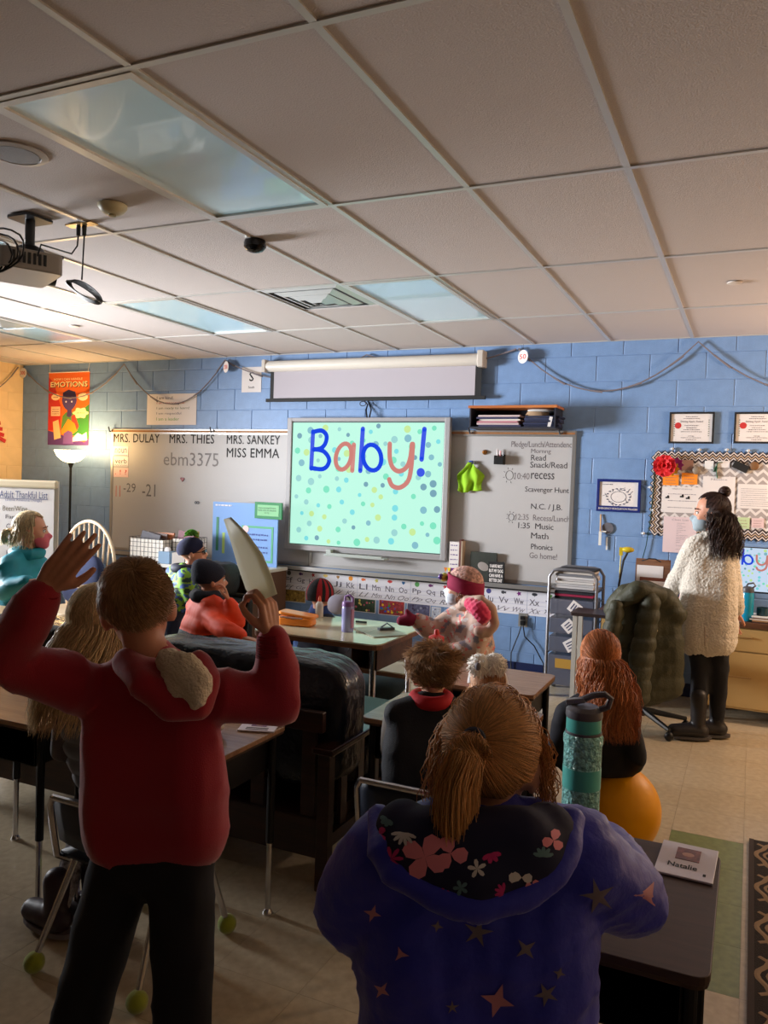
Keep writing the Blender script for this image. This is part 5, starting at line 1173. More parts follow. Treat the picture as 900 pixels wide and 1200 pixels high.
# ------------------------------------------------------------------ things on tables and desks
HD = .6805
t = thing('pencil_case', 'translucent orange pencil case on the activity table', 'pencil case', (-2.42, 4.18, HD))
a = AZ(346, 733, HD); c = V((a.x, a.y+.02, HD)); mo = mat('orange_plastic', (226, 130, 40), .3)
MB().rbox(c+V((0, 0, .028)), (.22, .12, .054), .03, 5, rotm(0, 0, .15)).build('tray', mo, t, smooth=True, bev=.012)
MB().rbox(c+V((.005, .01, .064)), (.23, .125, .018), .03, 5, rotm(0, .10, .15)).build('lid', mo, t, smooth=True, bev=.006)
w = MB(); rn = random.Random(2)
for k in range(6): w.cyl(c+V((-.08+.02*k, -.066, .05+.004*(k % 2))), c+V((-.05+.025*k, -.066, .054)), .005, n=6)
w.build('pencils', mat('pencil_mix', (120, 80, 60), .6), t)
p = AZ(407, 740, HD); t = thing('water_bottle', 'clear lilac water bottle with purple loop lid on the activity table', 'bottle', p)
MB().lathe([(0, 0), (.034, 0), (.036, .01), (.036, .14), (.033, .15), (0, .15)], p, 20).build('body', mat('lilac_clear', (150, 150, 196), .15, alpha=.75), t, smooth=True)
MB().lathe([(.036, .15), (.037, .155), (.034, .175), (.02, .18), (0, .18)], p, 20).build('lid', mat('lid_purple', (120, 84, 140), .4), t, smooth=True)
MB().tube([p+V((-.02, 0, .175)), p+V((-.02, 0, .205)), p+V((.01, 0, .215)), p+V((.03, 0, .20)), p+V((.03, 0, .17))], .007, 6).build('loop', mat('lid_purple', (120, 84, 140), .4), t)
MB().box(p+V((.031, -.006, .08)), (.012, .03, .11)).build('grip', mat('grip_pink', (170, 120, 150), .5), t)
p = AZ(369, 718, HD)+V((.1, -.12, 0)); t = thing('glue_bottle', 'white school glue bottle with orange tip behind the pencil case', 'glue bottle', p)
MB().lathe([(0, 0), (.026, 0), (.026, .08), (.012, .10), (0, .10)], p, 14).build('body', mat('glue_white', (206, 196, 184), .5), t, smooth=True)
MB().lathe([(.012, .10), (.01, .115), (.004, .135), (0, .135)], p, 10).build('tip', mat('tip_orange', (220, 90, 50), .5), t, smooth=True)
p = AZ(470, 737, HD); t = thing('clipboard', 'clipboard with metal clip at the right end of the activity table', 'clipboard', p)
p = V((-1.96, 4.28, HD)); MB().box(p+V((0, 0, .003)), (.22, .30, .004), rotm(0, 0, .9)).build('board', mat('board_green_grey', (150, 150, 130), .4), t)
MB().box(p+V((.02, .05, .014)), (.10, .03, .014), rotm(0, 0, .9)).tube([p+V((-.01, .04, .02)), p+V((.02, .06, .045)), p+V((.05, .08, .02))], .01, 6, flat=.4).build('clip', m_steel, t)
p = AZ(422, 730, HD); MB().cyl(p+V((-.03, 0, .006)), p+V((.04, .01, .006)), .006, n=8).build('crayon', m_ink, smooth=True, label='short dark crayon right of the lilac bottle', cat='crayon', base=p)
MB().tube([AZ(u, v, HD)+V((0, 0, .003)) for u, v in ((417, 741), (428, 742), (440, 738), (452, 737))], .003, 5).build('string', m_white, smooth=True, label='white string lying from lilac bottle toward the clipboard', cat='string', base=AZ(435, 740, HD))
# red capped bottle
p = V((-1.385, 3.70, HD)); t = thing('glue_bottle', 'pink labelled bottle with a red spout cap in front of the patterned coat', 'bottle', p)
MB().lathe([(0, 0), (.038, 0), (.04, .01), (.04, .085), (.034, .1), (0, .1)], p, 20).build('body', mat('bottle_pinkwhite', (206, 170, 196), .4), t, smooth=True)
MB().lathe([(.038, .10), (.038, .13), (.014, .14), (.01, .165), (0, .168)], p, 16).build('cap', mat('cap_red', (200, 44, 40), .4), t, smooth=True)
# name cards
def name_card(c, w_, d_, rz, label, txt=None, z=HD, pic=(120, 70, 60)):
    t = thing('name_card', label, 'name card', (c[0], c[1], z)); R = rotm(0, 0, rz); c = V((c[0], c[1], z))
    MB().box(c+V((0, 0, .0035)), (w_, d_, .005), R).build('card', mat('card_paper', (210, 198, 204), .35), t, bev=.001)
    MB().box(c+R @ V((0, d_*.17, .0065)), (w_*.42, d_*.36, .001), R).build('portrait', mat('pic_%d' % pic[0], pic, .4, var=.5, vscale=60), t)
    q = c+R @ V((0, d_*.16, .0072)); MB().disc(q, w_*.09, (0, 0, 1), 14, rz=w_*.11).build('portrait_face', mat('pic_face', (190, 140, 120), .5), t)
    w = MB()
    if txt: put_text(w, txt, c+R @ V((-w_*.05, -d_*.2, .0068)), w_*.5, d_*.13, X=R @ V((1, 0, 0)), Yv=R @ V((0, 1, 0)), bold=.02); w.box(c+R @ V((w_*.34, -d_*.34, .0065)), (w_*.05, d_*.06, .001), R)
    else:
        for k in range(2): w.box(c+R @ V((0, -d_*(.2+.15*k), .0065)), (w_*.6, d_*.05, .001), R)
    w.build('lettering', m_ink, t)
name_card((-.103, 2.045-.02), .128, .185, -.03, 'white name card with a small portrait reading Natalie on the dark desk', 'Natalie', .6805)
name_card((-.765, 3.03), .10, .07, -.5, 'white name card at the right end of the desk before the black vested boy', None, .6805)
name_card((-1.545, 2.38), .13, .10, .35, 'purple printed name card on the desk by the boy in red', None, .6805, (110, 60, 110))
rn = random.Random(8); t = thing('crumpled_wrapper', 'crumpled clear wrapper on the desk beside the boy in red', 'wrapper', (-1.66, 2.22, HD))
cushion((-1.66, 2.23, HD+.035), (.17, .2, .07), mat('wrapper_clear', (170, 160, 150), .3, var=.4, vscale=30), 'wrapper', t, 1, 3, .03, 24, 14)
# tall water bottle next to the girl in blue
p = AZ(676, 980, .6805); p = V((p.x, p.y+.03, .6805)); H = .325; r = .049
t = thing('water_bottle', 'tall teal water bottle with a dark flip straw lid on the near dark desk', 'bottle', p)
mtl = mat('teal_plastic', (86, 186, 176), .35); 
cry = mat('teal_crackle', (150, 230, 214), .12, bump=1, bscale=90, bdist=.02, var=.45, vscale=120)
MB().lathe([(0, 0), (r*.93, 0), (r*.97, .006), (r*.97, .225), (r*1.02, .235), (r*1.02, .25), (r*.9, .262), (0, .262)], p, 40).build('clear_body', cry, t, smooth=True)
MB().lathe([(r*.985, .12), (r*.985, .172), (r*.9, .172), (r*.9, .12)], p, 40).build('grip_band', mtl, t, smooth=True)
MB().lathe([(r*.86, .262), (r*.9, .267), (r*.9, .298), (r*.86, .30), (0, .30)], p, 36).build('collar', mtl, t, smooth=True)
MB().lathe([(r*.93, .256), (r*.95, .259), (r*.93, .264)], p, 36).build('seal_ring', mat('lid_dark', (92, 88, 94), .4), t, smooth=True)
MB().lathe([(r*.92, .298), (r*.95, .303), (r*.93, .318), (r*.7, .327), (0, .328)], p, 36).build('lid', mat('lid_dark', (92, 88, 94), .4), t, smooth=True)
w = MB(); q = p+V((0, 0, .325)); w.tube([q+V((-.04, 0, .004)), q+V((-.01, 0, .015)), q+V((.022, -.006, .034)), q+V((.05, -.006, .040)), q+V((.064, 0, .03)), q+V((.058, 0, .008)), q+V((.04, 0, -.002))], .0085, 8); w.build('carry_loop', mat('lid_dark', (92, 88, 94), .4), t, smooth=True)
MB().box(q+V((-.022, 0, .012)), (.05, .022, .014), rotm(0, -.25, 0)).build('spout', mat('spout_grey', (130, 130, 134), .4), t, bev=.003)
# ================================================================== PEOPLE
from mathutils.bvhtree import BVHTree
def blob(mb, voxel, sm=5, disp=None, name='blob', mats=None, matfn=None, subdisp=None):
    me = mb.mesh('tmp', []) if False else bpy.data.meshes.new('tmp')
    me.from_pydata(mb.v, [], mb.f); o = bpy.data.objects.new('tmp', me); COL.objects.link(o)
    r = o.modifiers.new('r', 'REMESH'); r.mode = 'VOXEL'; r.voxel_size = voxel; r.use_smooth_shade = True
    s = o.modifiers.new('s', 'SMOOTH'); s.factor = .5; s.iterations = sm
    dg = bpy.context.evaluated_depsgraph_get(); m2 = bpy.data.meshes.new_from_object(o.evaluated_get(dg))
    bpy.data.objects.remove(o); bpy.data.meshes.remove(me); m2.name = name
    if disp:
        n = len(m2.vertices); co = np.empty(n*3); m2.vertices.foreach_get('co', co); co = co.reshape(-1, 3)
        nn = np.empty(n*3); m2.vertices.foreach_get('normal', nn); nn = nn.reshape(-1, 3)
        co = co+nn*disp(co)[:, None]; m2.vertices.foreach_set('co', co.ravel())
    m2.materials.clear()
    for m in (mats if isinstance(mats, (list, tuple)) else [mats]): m2.materials.append(m or m_paper)
    if matfn:
        n = len(m2.polygons); c = np.empty(n*3); m2.polygons.foreach_get('center', c); m2.polygons.foreach_set('material_index', matfn(c.reshape(-1, 3)).astype(np.int32))
    m2.polygons.foreach_set('use_smooth', [True]*len(m2.polygons)); m2.update(); return m2
def wrinkle(amp=.006, f=14, seed=0):
    rs = np.random.RandomState(seed); D = rs.randn(7, 3); D /= np.linalg.norm(D, axis=1)[:, None]; ph = rs.rand(7)*6
    def fn(co):
        w = co+.02*np.sin(co[:, [1, 2, 0]]*23+1.3); s = 0
        for i in range(7): s = s+np.sin(w@D[i]*f*(1+.45*i)+ph[i])/(1+.35*i)
        return amp*1.5*(.75-np.abs(s)**.6*.75)
    return fn
def quilt(axis_o, axis_d, step, amp, extra=None):
    o = np.array(axis_o); d = np.array(V(axis_d).normalized())
    def fn(co):
        a = np.abs(np.sin(((co-o)@d)*np.pi/step)); r = amp*(a**.5-.6)
        return r+(extra(co) if extra else 0)
    return fn
def frame(C, fwd, up=(0, 0, 1)):
    Yv = V(fwd).normalized(); Xv = Yv.cross(V(up)).normalized(); Zv = Xv.cross(Yv)
    return C, Matrix((Xv, Yv, Zv)).transposed()
def head_prims(mb, C, R, s, neck=None, nr=.045, nose=1.0):
    L = lambda x, y, z: C+R @ (V((x, y, z))*s)
    E = lambda c, r, q=None: mb.ell(L(*c), tuple(k*s for k in r), R @ q if q else R, nu=20, nv=14)
    E((0, -.012, .035), (.077, .095, .086)); E((0, .03, -.02), (.064, .064, .085)); E((0, .032, -.068), (.046, .05, .042))
    E((0, .072, -.098), (.02, .018, .016)); E((0, .079, .022), (.044, .016, .012))
    mb.cap(L(0, .086, .008), .008*s*nose, L(0, .105, -.026), .0125*s*nose, 8)
    for k in (-1, 1):
        E((k*.034, .062, -.034), (.026, .026, .028)); mb.ell(L(k*.079, -.006, -.012), (.009*s, .022*s, .032*s), R @ rotm(0, k*.12, k*-.35), nu=12, nv=8)
        E((k*.011, .102, -.03), (.008, .008, .007))
    E((0, .087, -.060), (.022, .011, .006)); E((0, .084, -.070), (.018, .010, .006))
    if neck is not None: mb.chain([(L(0, -.012, -.03), nr*s*1.05), (L(0, -.02, -.11), nr*s), (V(neck), nr*s*1.15)])
def face_parts(t, C, R, s, iris=(70, 50, 36), lips=(170, 96, 90), brow=(90, 66, 46), mask=None, open_=1, lipm=True):
    L = lambda x, y, z: C+R @ (V((x, y, z))*s)
    for k in (-1, 1):
        e = MB().ell(L(k*.031, .078, .002), (.0125*s,)*3, R, 14, 10).build('eye', mat('eye_white', (225, 222, 218), .2), t, smooth=True)
        MB().ell(L(k*.031, .0865, .001), (.0062*s, .005*s, .0062*s), R, 12, 8).build('iris', mat('iris_%d' % iris[0], iris, .15), e, smooth=True)
        MB().tube([L(k*.044, .079, .008), L(k*.031, .0905, .0115), L(k*.017, .083, .007)], .0022*s, 5).build('eyelid', mat('lash_%d' % brow[0], tuple(c*.5 for c in brow), .6), e)
        MB().tube([L(k*.05, .077, .022), L(k*.034, .091, .029), L(k*.015, .092, .024)], [.0018*s, .0035*s, .003*s], 6).build('eyebrow', mat('brow_%d' % brow[0], brow, .8), t, smooth=True)
    if mask is None and lipm: MB().tube([L(-.022, .087, -.064), L(-.008, .0985, -.0625), L(0, .097, -.064), L(.008, .0985, -.0625), L(.022, .087, -.064)], [.001*s, .0035*s, .0035*s, .0035*s, .001*s], 6).tube([L(-.018, .086, -.067), L(0, .097, -.071), L(.018, .086, -.067)], [.001*s, .0042*s, .001*s], 6).build('lips', mat('lips_%d' % lips[0], lips, .5), t, smooth=True)
def mask_part(t, C, R, s, m):
    L = lambda x, y, z: C+R @ (V((x, y, z))*s)
    mb = MB(); mb.ell(L(0, .048, -.055), (.062*s, .065*s, .058*s), R, 20, 14); mb.cap(L(0, .09, -.015), .014*s, L(0, .113, -.035), .016*s, 8); mb.ell(L(0, .07, -.09), (.035*s, .04*s, .03*s), R)
    me = blob(mb, .006*s, 3, None, 'face_mask', m); bm = bmesh.new(); bm.from_mesh(me)
    Ri = R.inverted(); dele = []
    for f in bm.faces:
        q = Ri @ (f.calc_center_median()-C)/s
        if q.y < .03 or q.z > -.012+.02*max(0, 1-abs(q.x)/.02): dele.append(f)
    bmesh.ops.delete(bm, geom=dele, context='FACES'); bm.to_mesh(me); bm.free()
    o = link('face_mask', me, t, True, 0, 0); o.modifiers.new('th', 'SOLIDIFY').thickness = .0015
    for k in (-1, 1): MB().tube([L(k*.057, .04, -.02), L(k*.078, .01, -.004), L(k*.086, -.02, .008)], .0014, 4).tube([L(k*.054, .04, -.075), L(k*.076, .005, -.04), L(k*.086, -.02, -.03)], .0014, 4).build('ear_loop', m, o)
    return o
def hand_prims(mb, W, d, n, s=.8, curl=.5, side=1, spread=.12, thumb_in=.3, curls=None):
    """W wrist, d towards the fingers, n out of the palm side, side=+1/-1: where the thumb leaves"""
    d = V(d).normalized(); n = V(n); n = (n-d*n.dot(d)).normalized(); x = d.cross(n).normalized()*side
    P = lambda a, b, c: W+(x*a+d*b+n*c)*s
    K = [(.027, .078, 0, .076), (.009, .083, 0, .084), (-.009, .079, 0, .078), (-.026, .071, 0, .062)]
    for i, (a, b, c, ln) in enumerate(K):
        mb.chain([(P(a*.65, .004, 0), .0125*s), (P(a, b*.6, 0), .0115*s), (P(a, b, 0), .0098*s)], 10)
        cu = curls[i] if curls else curl*(1+.08*i); p = P(a, b, c); ang = cu*.55; sp = a*spread/.027
        for seg, (fr, r0, r1) in enumerate(((.46, .0092, .0082), (.30, .0082, .0074), (.24, .0074, .0062))):
            dr = (d*math.cos(ang)+n*math.sin(ang)+x*sp*math.cos(ang)).normalized(); q = p+dr*ln*fr*s
            mb.cap(p, r0*s, q, r1*s, 8); p = q; ang += cu*.9
    b = P(.022, .02, .004); tdir = (x*(.75-thumb_in*.5)+d*.65+n*thumb_in).normalized(); q = b+tdir*.034*s
    t2 = (x*(.35-thumb_in*.5)+d*.85+n*(thumb_in+.15)).normalized(); r_ = q+t2*.03*s; e = r_+(t2*.8+d*.3-x*.1).normalized()*.022*s
    mb.chain([(b, .014*s), (q, .0115*s), (r_, .0098*s), (e, .0078*s)], 10)
def join_meshes(name, meshes, mats):
    bm = bmesh.new()
    for m in meshes: bm.from_mesh(m)
    out = bpy.data.meshes.new(name); bm.to_mesh(out); bm.free(); out.materials.clear(); out.materials.append(mats)
    out.polygons.foreach_set('use_smooth', [True]*len(out.polygons))
    for m in meshes: bpy.data.meshes.remove(m)
    return out
def body(t, J, s, skin, C, R, voxel=.009, hands=(), nr=.045, hr=1.0, hv=.0032, sk=True):
    """one continuous figure: head, neck, torso, limbs; J: joints of the place"""
    mb = MB(); head_prims(mb, C, R, s, J['neck'], nr); w = s*.9; S_, H_ = (J['sl']+J['sr'])/2, (J['hl']+J['hr'])/2
    mb.cap(J['neck'], nr*s*.95, S_+(H_-S_)*.2, .05*w)
    for a in (0, .5, 1):
        top = J['sl'].lerp(J['sr'], .2+.6*a); bot = J['hl'].lerp(J['hr'], .1+.8*a); mb.chain([(top+(bot-top)*.12, .045*w), (top.lerp(bot, .6), .043*w), (bot, .052*w)])
    for k in 'lr':
        mb.chain([(J['s'+k], .042*w), (J['s'+k].lerp(J['e'+k], .5), .037*w), (J['e'+k], .031*w), (J['e'+k].lerp(J['w'+k], .35), .031*w), (J['w'+k], .021*w)])
        mb.chain([(J['h'+k], .065*w), (J['h'+k].lerp(J['k'+k], .5), .058*w), (J['k'+k], .043*w), (J['k'+k].lerp(J['a'+k], .35), .042*w), (J['a'+k], .027*w), (J['a'+k]+J.get('foot', V((0, .10, -.02)))*w*.85, .024*w)])
    ms = [blob(mb, voxel, 3, None, 'body', skin)]
    for h in hands:
        hb = MB(); hand_prims(hb, **h); hb.cap(h['W']-V(h['d']).normalized()*.03*h['s'], .021*h['s']/.9, h['W'], .019*h['s']/.9)
        ms.append(blob(hb, hv, 2, None, 'hand', skin))
    me = join_meshes('body', ms, skin)
    return link('body', me, t, True, 0, 0)
def jacket(t, J, w, m, name='jacket', voxel=.012, r=.085, arm=(.062, .055, .042), bottom=.12, disp=None, sleeves=True, collar=.055, matfn=None, flare=1.0, sleeve_end=.9, sm=5):
    mb = MB(); S_, H_ = (J['sl']+J['sr'])/2, (J['hl']+J['hr'])/2; dn = (H_-S_).normalized()
    for a in (0, .25, .5, .75, 1):
        top = J['sl'].lerp(J['sr'], .14+.72*a); bot = J['hl'].lerp(J['hr'], -.1+1.2*a)+dn*bottom
        mb.chain([(top+(bot-top)*.04, r*w*.72), (top.lerp(bot, .3), r*w), (top.lerp(bot, .65), r*w*flare), (bot, r*w*flare)])
    mb.chain([(J['sl'], arm[0]*w), (J['sl'].lerp(J['neck'], .6), collar*w*1.05), (J['neck'], collar*w)]); mb.chain([(J['sr'], arm[0]*w), (J['sr'].lerp(J['neck'], .6), collar*w*1.05)])
    ba, bb_ = J['hl'].lerp(J['hr'], -.12)+dn*bottom, J['hl'].lerp(J['hr'], 1.12)+dn*bottom; mb.cap(ba, r*w*flare, bb_, r*w*flare); mb.cap(ba-dn*.08, r*w*flare, bb_-dn*.08, r*w*flare)
    if sleeves:
        for k in 'lr':
            e = J['e'+k].lerp(J['w'+k], sleeve_end); mb.chain([(J['s'+k], arm[0]*w), (J['s'+k].lerp(J['e'+k], .5), arm[0]*w*.98), (J['e'+k], arm[1]*w), (J['e'+k].lerp(e, .5), arm[1]*w), (e, arm[2]*w)])
    me = blob(mb, voxel, sm, disp, name, m, matfn); return link(name, me, t, True, 0, 0), me
def trousers(t, J, w, m, name='trousers', r=(.085, .07, .055), voxel=.012, end=.95, disp=None):
    mb = MB(); mb.cap(J['hl'], r[0]*w, J['hr'], r[0]*w); mb.cap(J['hl'].lerp(J['kl'], .14), r[0]*w*.95, J['hr'].lerp(J['kr'], .14), r[0]*w*.95)
    for k in 'lr': mb.chain([(J['h'+k], r[0]*w), (J['h'+k].lerp(J['k'+k], .5), (r[0]+r[1])/2*w), (J['k'+k], r[1]*w), (J['k'+k].lerp(J['a'+k], end), r[2]*w)])
    return link(name, blob(mb, voxel, 4, disp or wrinkle(.004, 18, 3), name, m), t, True, 0, 0)
def shoes(t, J, w, m, fd=(0, 1, 0), sole=None, boot=0, size=1):
    fd = V(fd).normalized()
    for k in 'lr':
        a = J['a'+k]; z0 = a.z-.065*w; g = V((a.x, a.y, z0)); mb = MB()
        mb.chain([(g-fd*.02*w+V((0, 0, .042*w)), .040*w*size), (g+fd*.06*w+V((0, 0, .040*w)), .040*w*size), (g+fd*.115*w*size+V((0, 0, .034*w)), .036*w*size)]); mb.cap(g+V((0, 0, .04*w)), .034*w*size, g+V((0, 0, (.08+boot)*w)), (.038+.004*bool(boot))*w*size)
        me = blob(mb, .009, 3, None, 'shoe', m); sh = link('boot' if boot else 'shoe', me, t, True, 0, 0)
        if sole:
            sd = V((-fd.y, fd.x, 0)); pts = []
            for q in range(18): an = 2*PI*q/18; pts.append(g+fd*(.045*w+.108*w*size*math.cos(an))+sd*(.040*w*size*math.sin(an)))
            MB().add([p+V((0, 0, -.004*w)) for p in pts]+[p+V((0, 0, .012*w)) for p in pts], [tuple(range(17, -1, -1)), tuple(range(18, 36))]+[(i, (i+1) % 18, 18+(i+1) % 18, 18+i) for i in range(18)]).build('sole', sole, sh)
# ------------------------------------------------------------------ hair
class Hair:
    def __init__(s, C, R, sc, seed=1, rad=(.083, .102, .095), cen=(0, -.012, .032)):
        s.C = C+R @ (V(cen)*sc); s.R = R; s.s = sc; s.r = rad; s.rn = random.Random(seed); s.mb = MB()
    def at(s, n, k=1.0): n = V(n).normalized(); return s.C+s.R @ V((n.x*s.r[0], n.y*s.r[1], n.z*s.r[2]))*s.s*k
    def ok(s, n): return (n.y < .42 or n.z > .55+.35*abs(n.x)) and not (n.z < -.45 and n.y > -.55) and not (n.z < -.75) and not (n.z < -.05 and n.y > -.05)
    def root(s):
        while True:
            n = V((s.rn.gauss(0, 1), s.rn.gauss(0, 1), s.rn.gauss(0, 1))).normalized()
            if s.ok(n): return n
    def cap(s, t, m, k=.985, amp=.0, name='hair_base'):
        mb = MB(); nu, nv = 40, 26; vs = []; fs = []
        for j in range(nv+1):
            th = PI*j/nv
            for i in range(nu): a = 2*PI*i/nu; n = V((math.sin(th)*math.cos(a), math.sin(th)*math.sin(a), math.cos(th))); vs.append(s.at(n, k*(1+amp*noise.noise(n*4))))
        for j in range(nv):
            for i in range(nu):
                th = PI*(j+.5)/nv; a = 2*PI*(i+.5)/nu; n = V((math.sin(th)*math.cos(a), math.sin(th)*math.sin(a), math.cos(th)))
                if s.ok(n): q = (i+1) % nu; fs.append((j*nu+i, (j+1)*nu+i, (j+1)*nu+q, j*nu+q))
        mb.add(vs, fs); o = mb.build(name, m, t, smooth=True, sharp=0); return o
    def slerp(s, a, b, f):
        a, b = V(a).normalized(), V(b).normalized(); w = math.acos(max(-1, min(1, a.dot(b))))
        return a if w < 1e-4 else (a*math.sin((1-f)*w)+b*math.sin(f*w))/math.sin(w)
    def strand(s, pts, r, n=3): s.mb.tube(pts, [r*(.55+.9*math.sin(PI*min(1, .15+.8*i/(len(pts)-1)))) * (1 if i < len(pts)-1 else .35) for i in range(len(pts))], n, caps=False)
    def swept(s, N, tie, r=.0016, lift=.03, m=9, jit=.05, k0=1.0):
        for _ in range(N):
            a = s.root(); l = s.rn.random()*lift; b = V(tie)+V((s.rn.gauss(0, jit), s.rn.gauss(0, jit), s.rn.gauss(0, jit)))
            s.strand([s.at(s.slerp(a, b, i/(m-1)), k0+l*math.sin(PI*i/(m-1))+.012*(i > 0)) for i in range(m)], r*s.s)
    def tail(s, N, start, pts, spread, r=.0016, tip=.3, wave=.004, tr=.012):
        """bundle along a guide path; spread(f) radius of the bundle"""
        for _ in range(N):
            a = s.rn.random()*2*PI; q = math.sqrt(s.rn.random()); w1, w2 = s.rn.gauss(0, wave), s.rn.gauss(0, wave); out = []; L = 1-tip*s.rn.random(); M_ = 12; ph = s.rn.random()*6
            for i in range(M_):
                f = L*i/(M_-1); x = f*(len(pts)-1); j = min(int(x), len(pts)-2); p = pts[j].lerp(pts[j+1], x-j); d = (pts[j+1]-pts[j]).normalized(); bx, by, _d = basis(d)
                out.append(p+bx*(math.cos(a)*q*spread(f)+w1*math.sin(6*f+ph))+by*(math.sin(a)*q*spread(f)*.6+w2*math.cos(5*f+ph)))
            s.strand(out, r*s.s)
    def long(s, N, length, r=.0018, part=(0, .2, .98), back=.03, flare=.02, wave=.006, jit=.02, xoff=None, ymin=-1.0):
        Zl = s.R.inverted() @ V((0, 0, 1))
        for _ in range(N):
            ph = s.rn.uniform(-PI, PI); ax = V((math.cos(ph), math.sin(ph), -.28)).normalized()
            if ax.y > .35: continue
            a = (V(part)+V((s.rn.gauss(0, .10), s.rn.uniform(-.5, .1), 0))).normalized(); l = s.rn.random()*.07; wv = s.rn.gauss(0, .035); pts = [s.at(s.slerp(a, ax, i/6)+V((wv*math.sin(i*.9+ph*5), wv*math.cos(i*.8+ph*3), 0)), 1+l*(.4+.1*i)+.012*math.sin(ph*7+i)) for i in range(7)]
            p = pts[-1]; out = s.R @ V((ax.x, ax.y, 0)).normalized(); L = length*s.rn.uniform(.55, 1.08)*s.s; w = s.rn.gauss(0, wave); pp = s.rn.random()*6
            for i in range(1, 9):
                f = i/8; off = out*(flare*math.sin(f*PI*.6)+.0)*s.s-s.R @ V((0, 1, 0))*back*f*s.s
                pts.append(p+V((0, 0, -L*f))+off+V((w*math.sin(f*7+pp), w*math.cos(f*6+pp), 0))+V((s.rn.gauss(0, jit*.1),)*3)*f+(V(xoff)*f if xoff else V()))
            s.strand(pts, r*s.s)
    def short(s, N, ln=.035, r=.0016, whorl=(0, -.5, .85), out=.3, swirl=.5, jit=.25):
        wn = V(whorl).normalized()
        for _ in range(N):
            n = s.root(); tg = (n-wn*n.dot(wn)); tg = (tg-n*tg.dot(n)); tg = tg.normalized() if tg.length > 1e-3 else V((1, 0, 0)); nv_ = noise.noise_vector(n*2.6+V((swirl*9, 0, 0)))*jit*3.0; tg = (tg+n.cross(tg)*swirl+nv_+V((s.rn.gauss(0, jit*.4), s.rn.gauss(0, jit*.4), s.rn.gauss(0, jit*.4)))).normalized()
            l = ln*s.rn.uniform(.6, 1.2); p0 = s.at(n, .985); tgw = s.R @ tg; nw = s.R @ n
            s.strand([p0+(tgw*f*l+nw*(out*l*math.sin(f*2.2)))*s.s for f in (0, .3, .6, 1)], r*s.s)
    def messy(s, N, ln=.07, r=.002, **k): s.short(N, ln, r, out=.22, jit=.55, **k)
    def volume(s, length, back=.06, xoff=V(), w=.07):
        p = s.at((0, -.35, -.1)); bk = -(s.R @ V((0, 1, 0))); pts = [(p+V((0, 0, .0)), .066), (p+V((0, 0, -length*.35))+bk*back*.2+V(xoff)*.3, .062), (p+V((0, 0, -length*.7))+bk*back*.45+V(xoff)*.7, w-.018)]
        q = MB()
        for dx in (-.028, 0, .028): q.chain([(a+s.R @ V((dx*(1.3 if i else .5), 0, 0)), r*s.s) for i, (a, r) in enumerate(pts)])
        return blob(q, .010, 4, lambda co: .0015*np.sin(co[:, 0]*190+co[:, 1]*90+4*np.sin(co[:, 2]*14)), 'hair_volume', None)
    def build(s, t, m, name='hair', **kw): return s.mb.build(name, m, t, smooth=True, sharp=0, **kw)
def hmat(name, c, v=.35): return mat(name, c, .45, island=v, spec=.35)
def px(u, v, t): return A(u, v, t)
def decal(bvh, poly, name, m, parent, off=.0012, cen=None):
    pts = []; o = V((0, 0, CZ))
    for u, v in poly:
        d = ray(u, v).normalized(); h = bvh.ray_cast(o, d)
        if h[0] is None: return None
        pts.append(h[0]+h[1]*off)
    c = cen or (sum(p[0] for p in poly)/len(poly), sum(p[1] for p in poly)/len(poly))
    h = bvh.ray_cast(o, ray(*c).normalized()); n = len(pts)
    if h[0] is None: return None
    ctr = h[0]+h[1]*off; mb = MB()
    ring2 = []
    for u, v in poly:
        q = bvh.ray_cast(o, ray((u+c[0])/2, (v+c[1])/2).normalized()); ring2.append(q[0]+q[1]*off if q[0] is not None else ctr)
    vs = pts+ring2+[ctr]; mb.add(vs, [(i, (i+1) % n, n+(i+1) % n, n+i) for i in range(n)]+[(n+i, n+(i+1) % n, 2*n) for i in range(n)])
    o_ = mb.build(name, m, parent, smooth=True, sharp=0); return o_
def bvh_of(me, off=V()): return BVHTree.FromPolygons([tuple(v.co+off) for v in me.vertices], [tuple(p.vertices) for p in me.polygons])
CRh = V((CR.x, CR.y, 0)).normalized(); CFh = V((CF.x, CF.y, 0)).normalized()
sk_pale = mat('skin_fair', (216, 160, 134), .5, spec=.35); sk_mid = mat('skin_light', (196, 138, 112), .5, spec=.35)
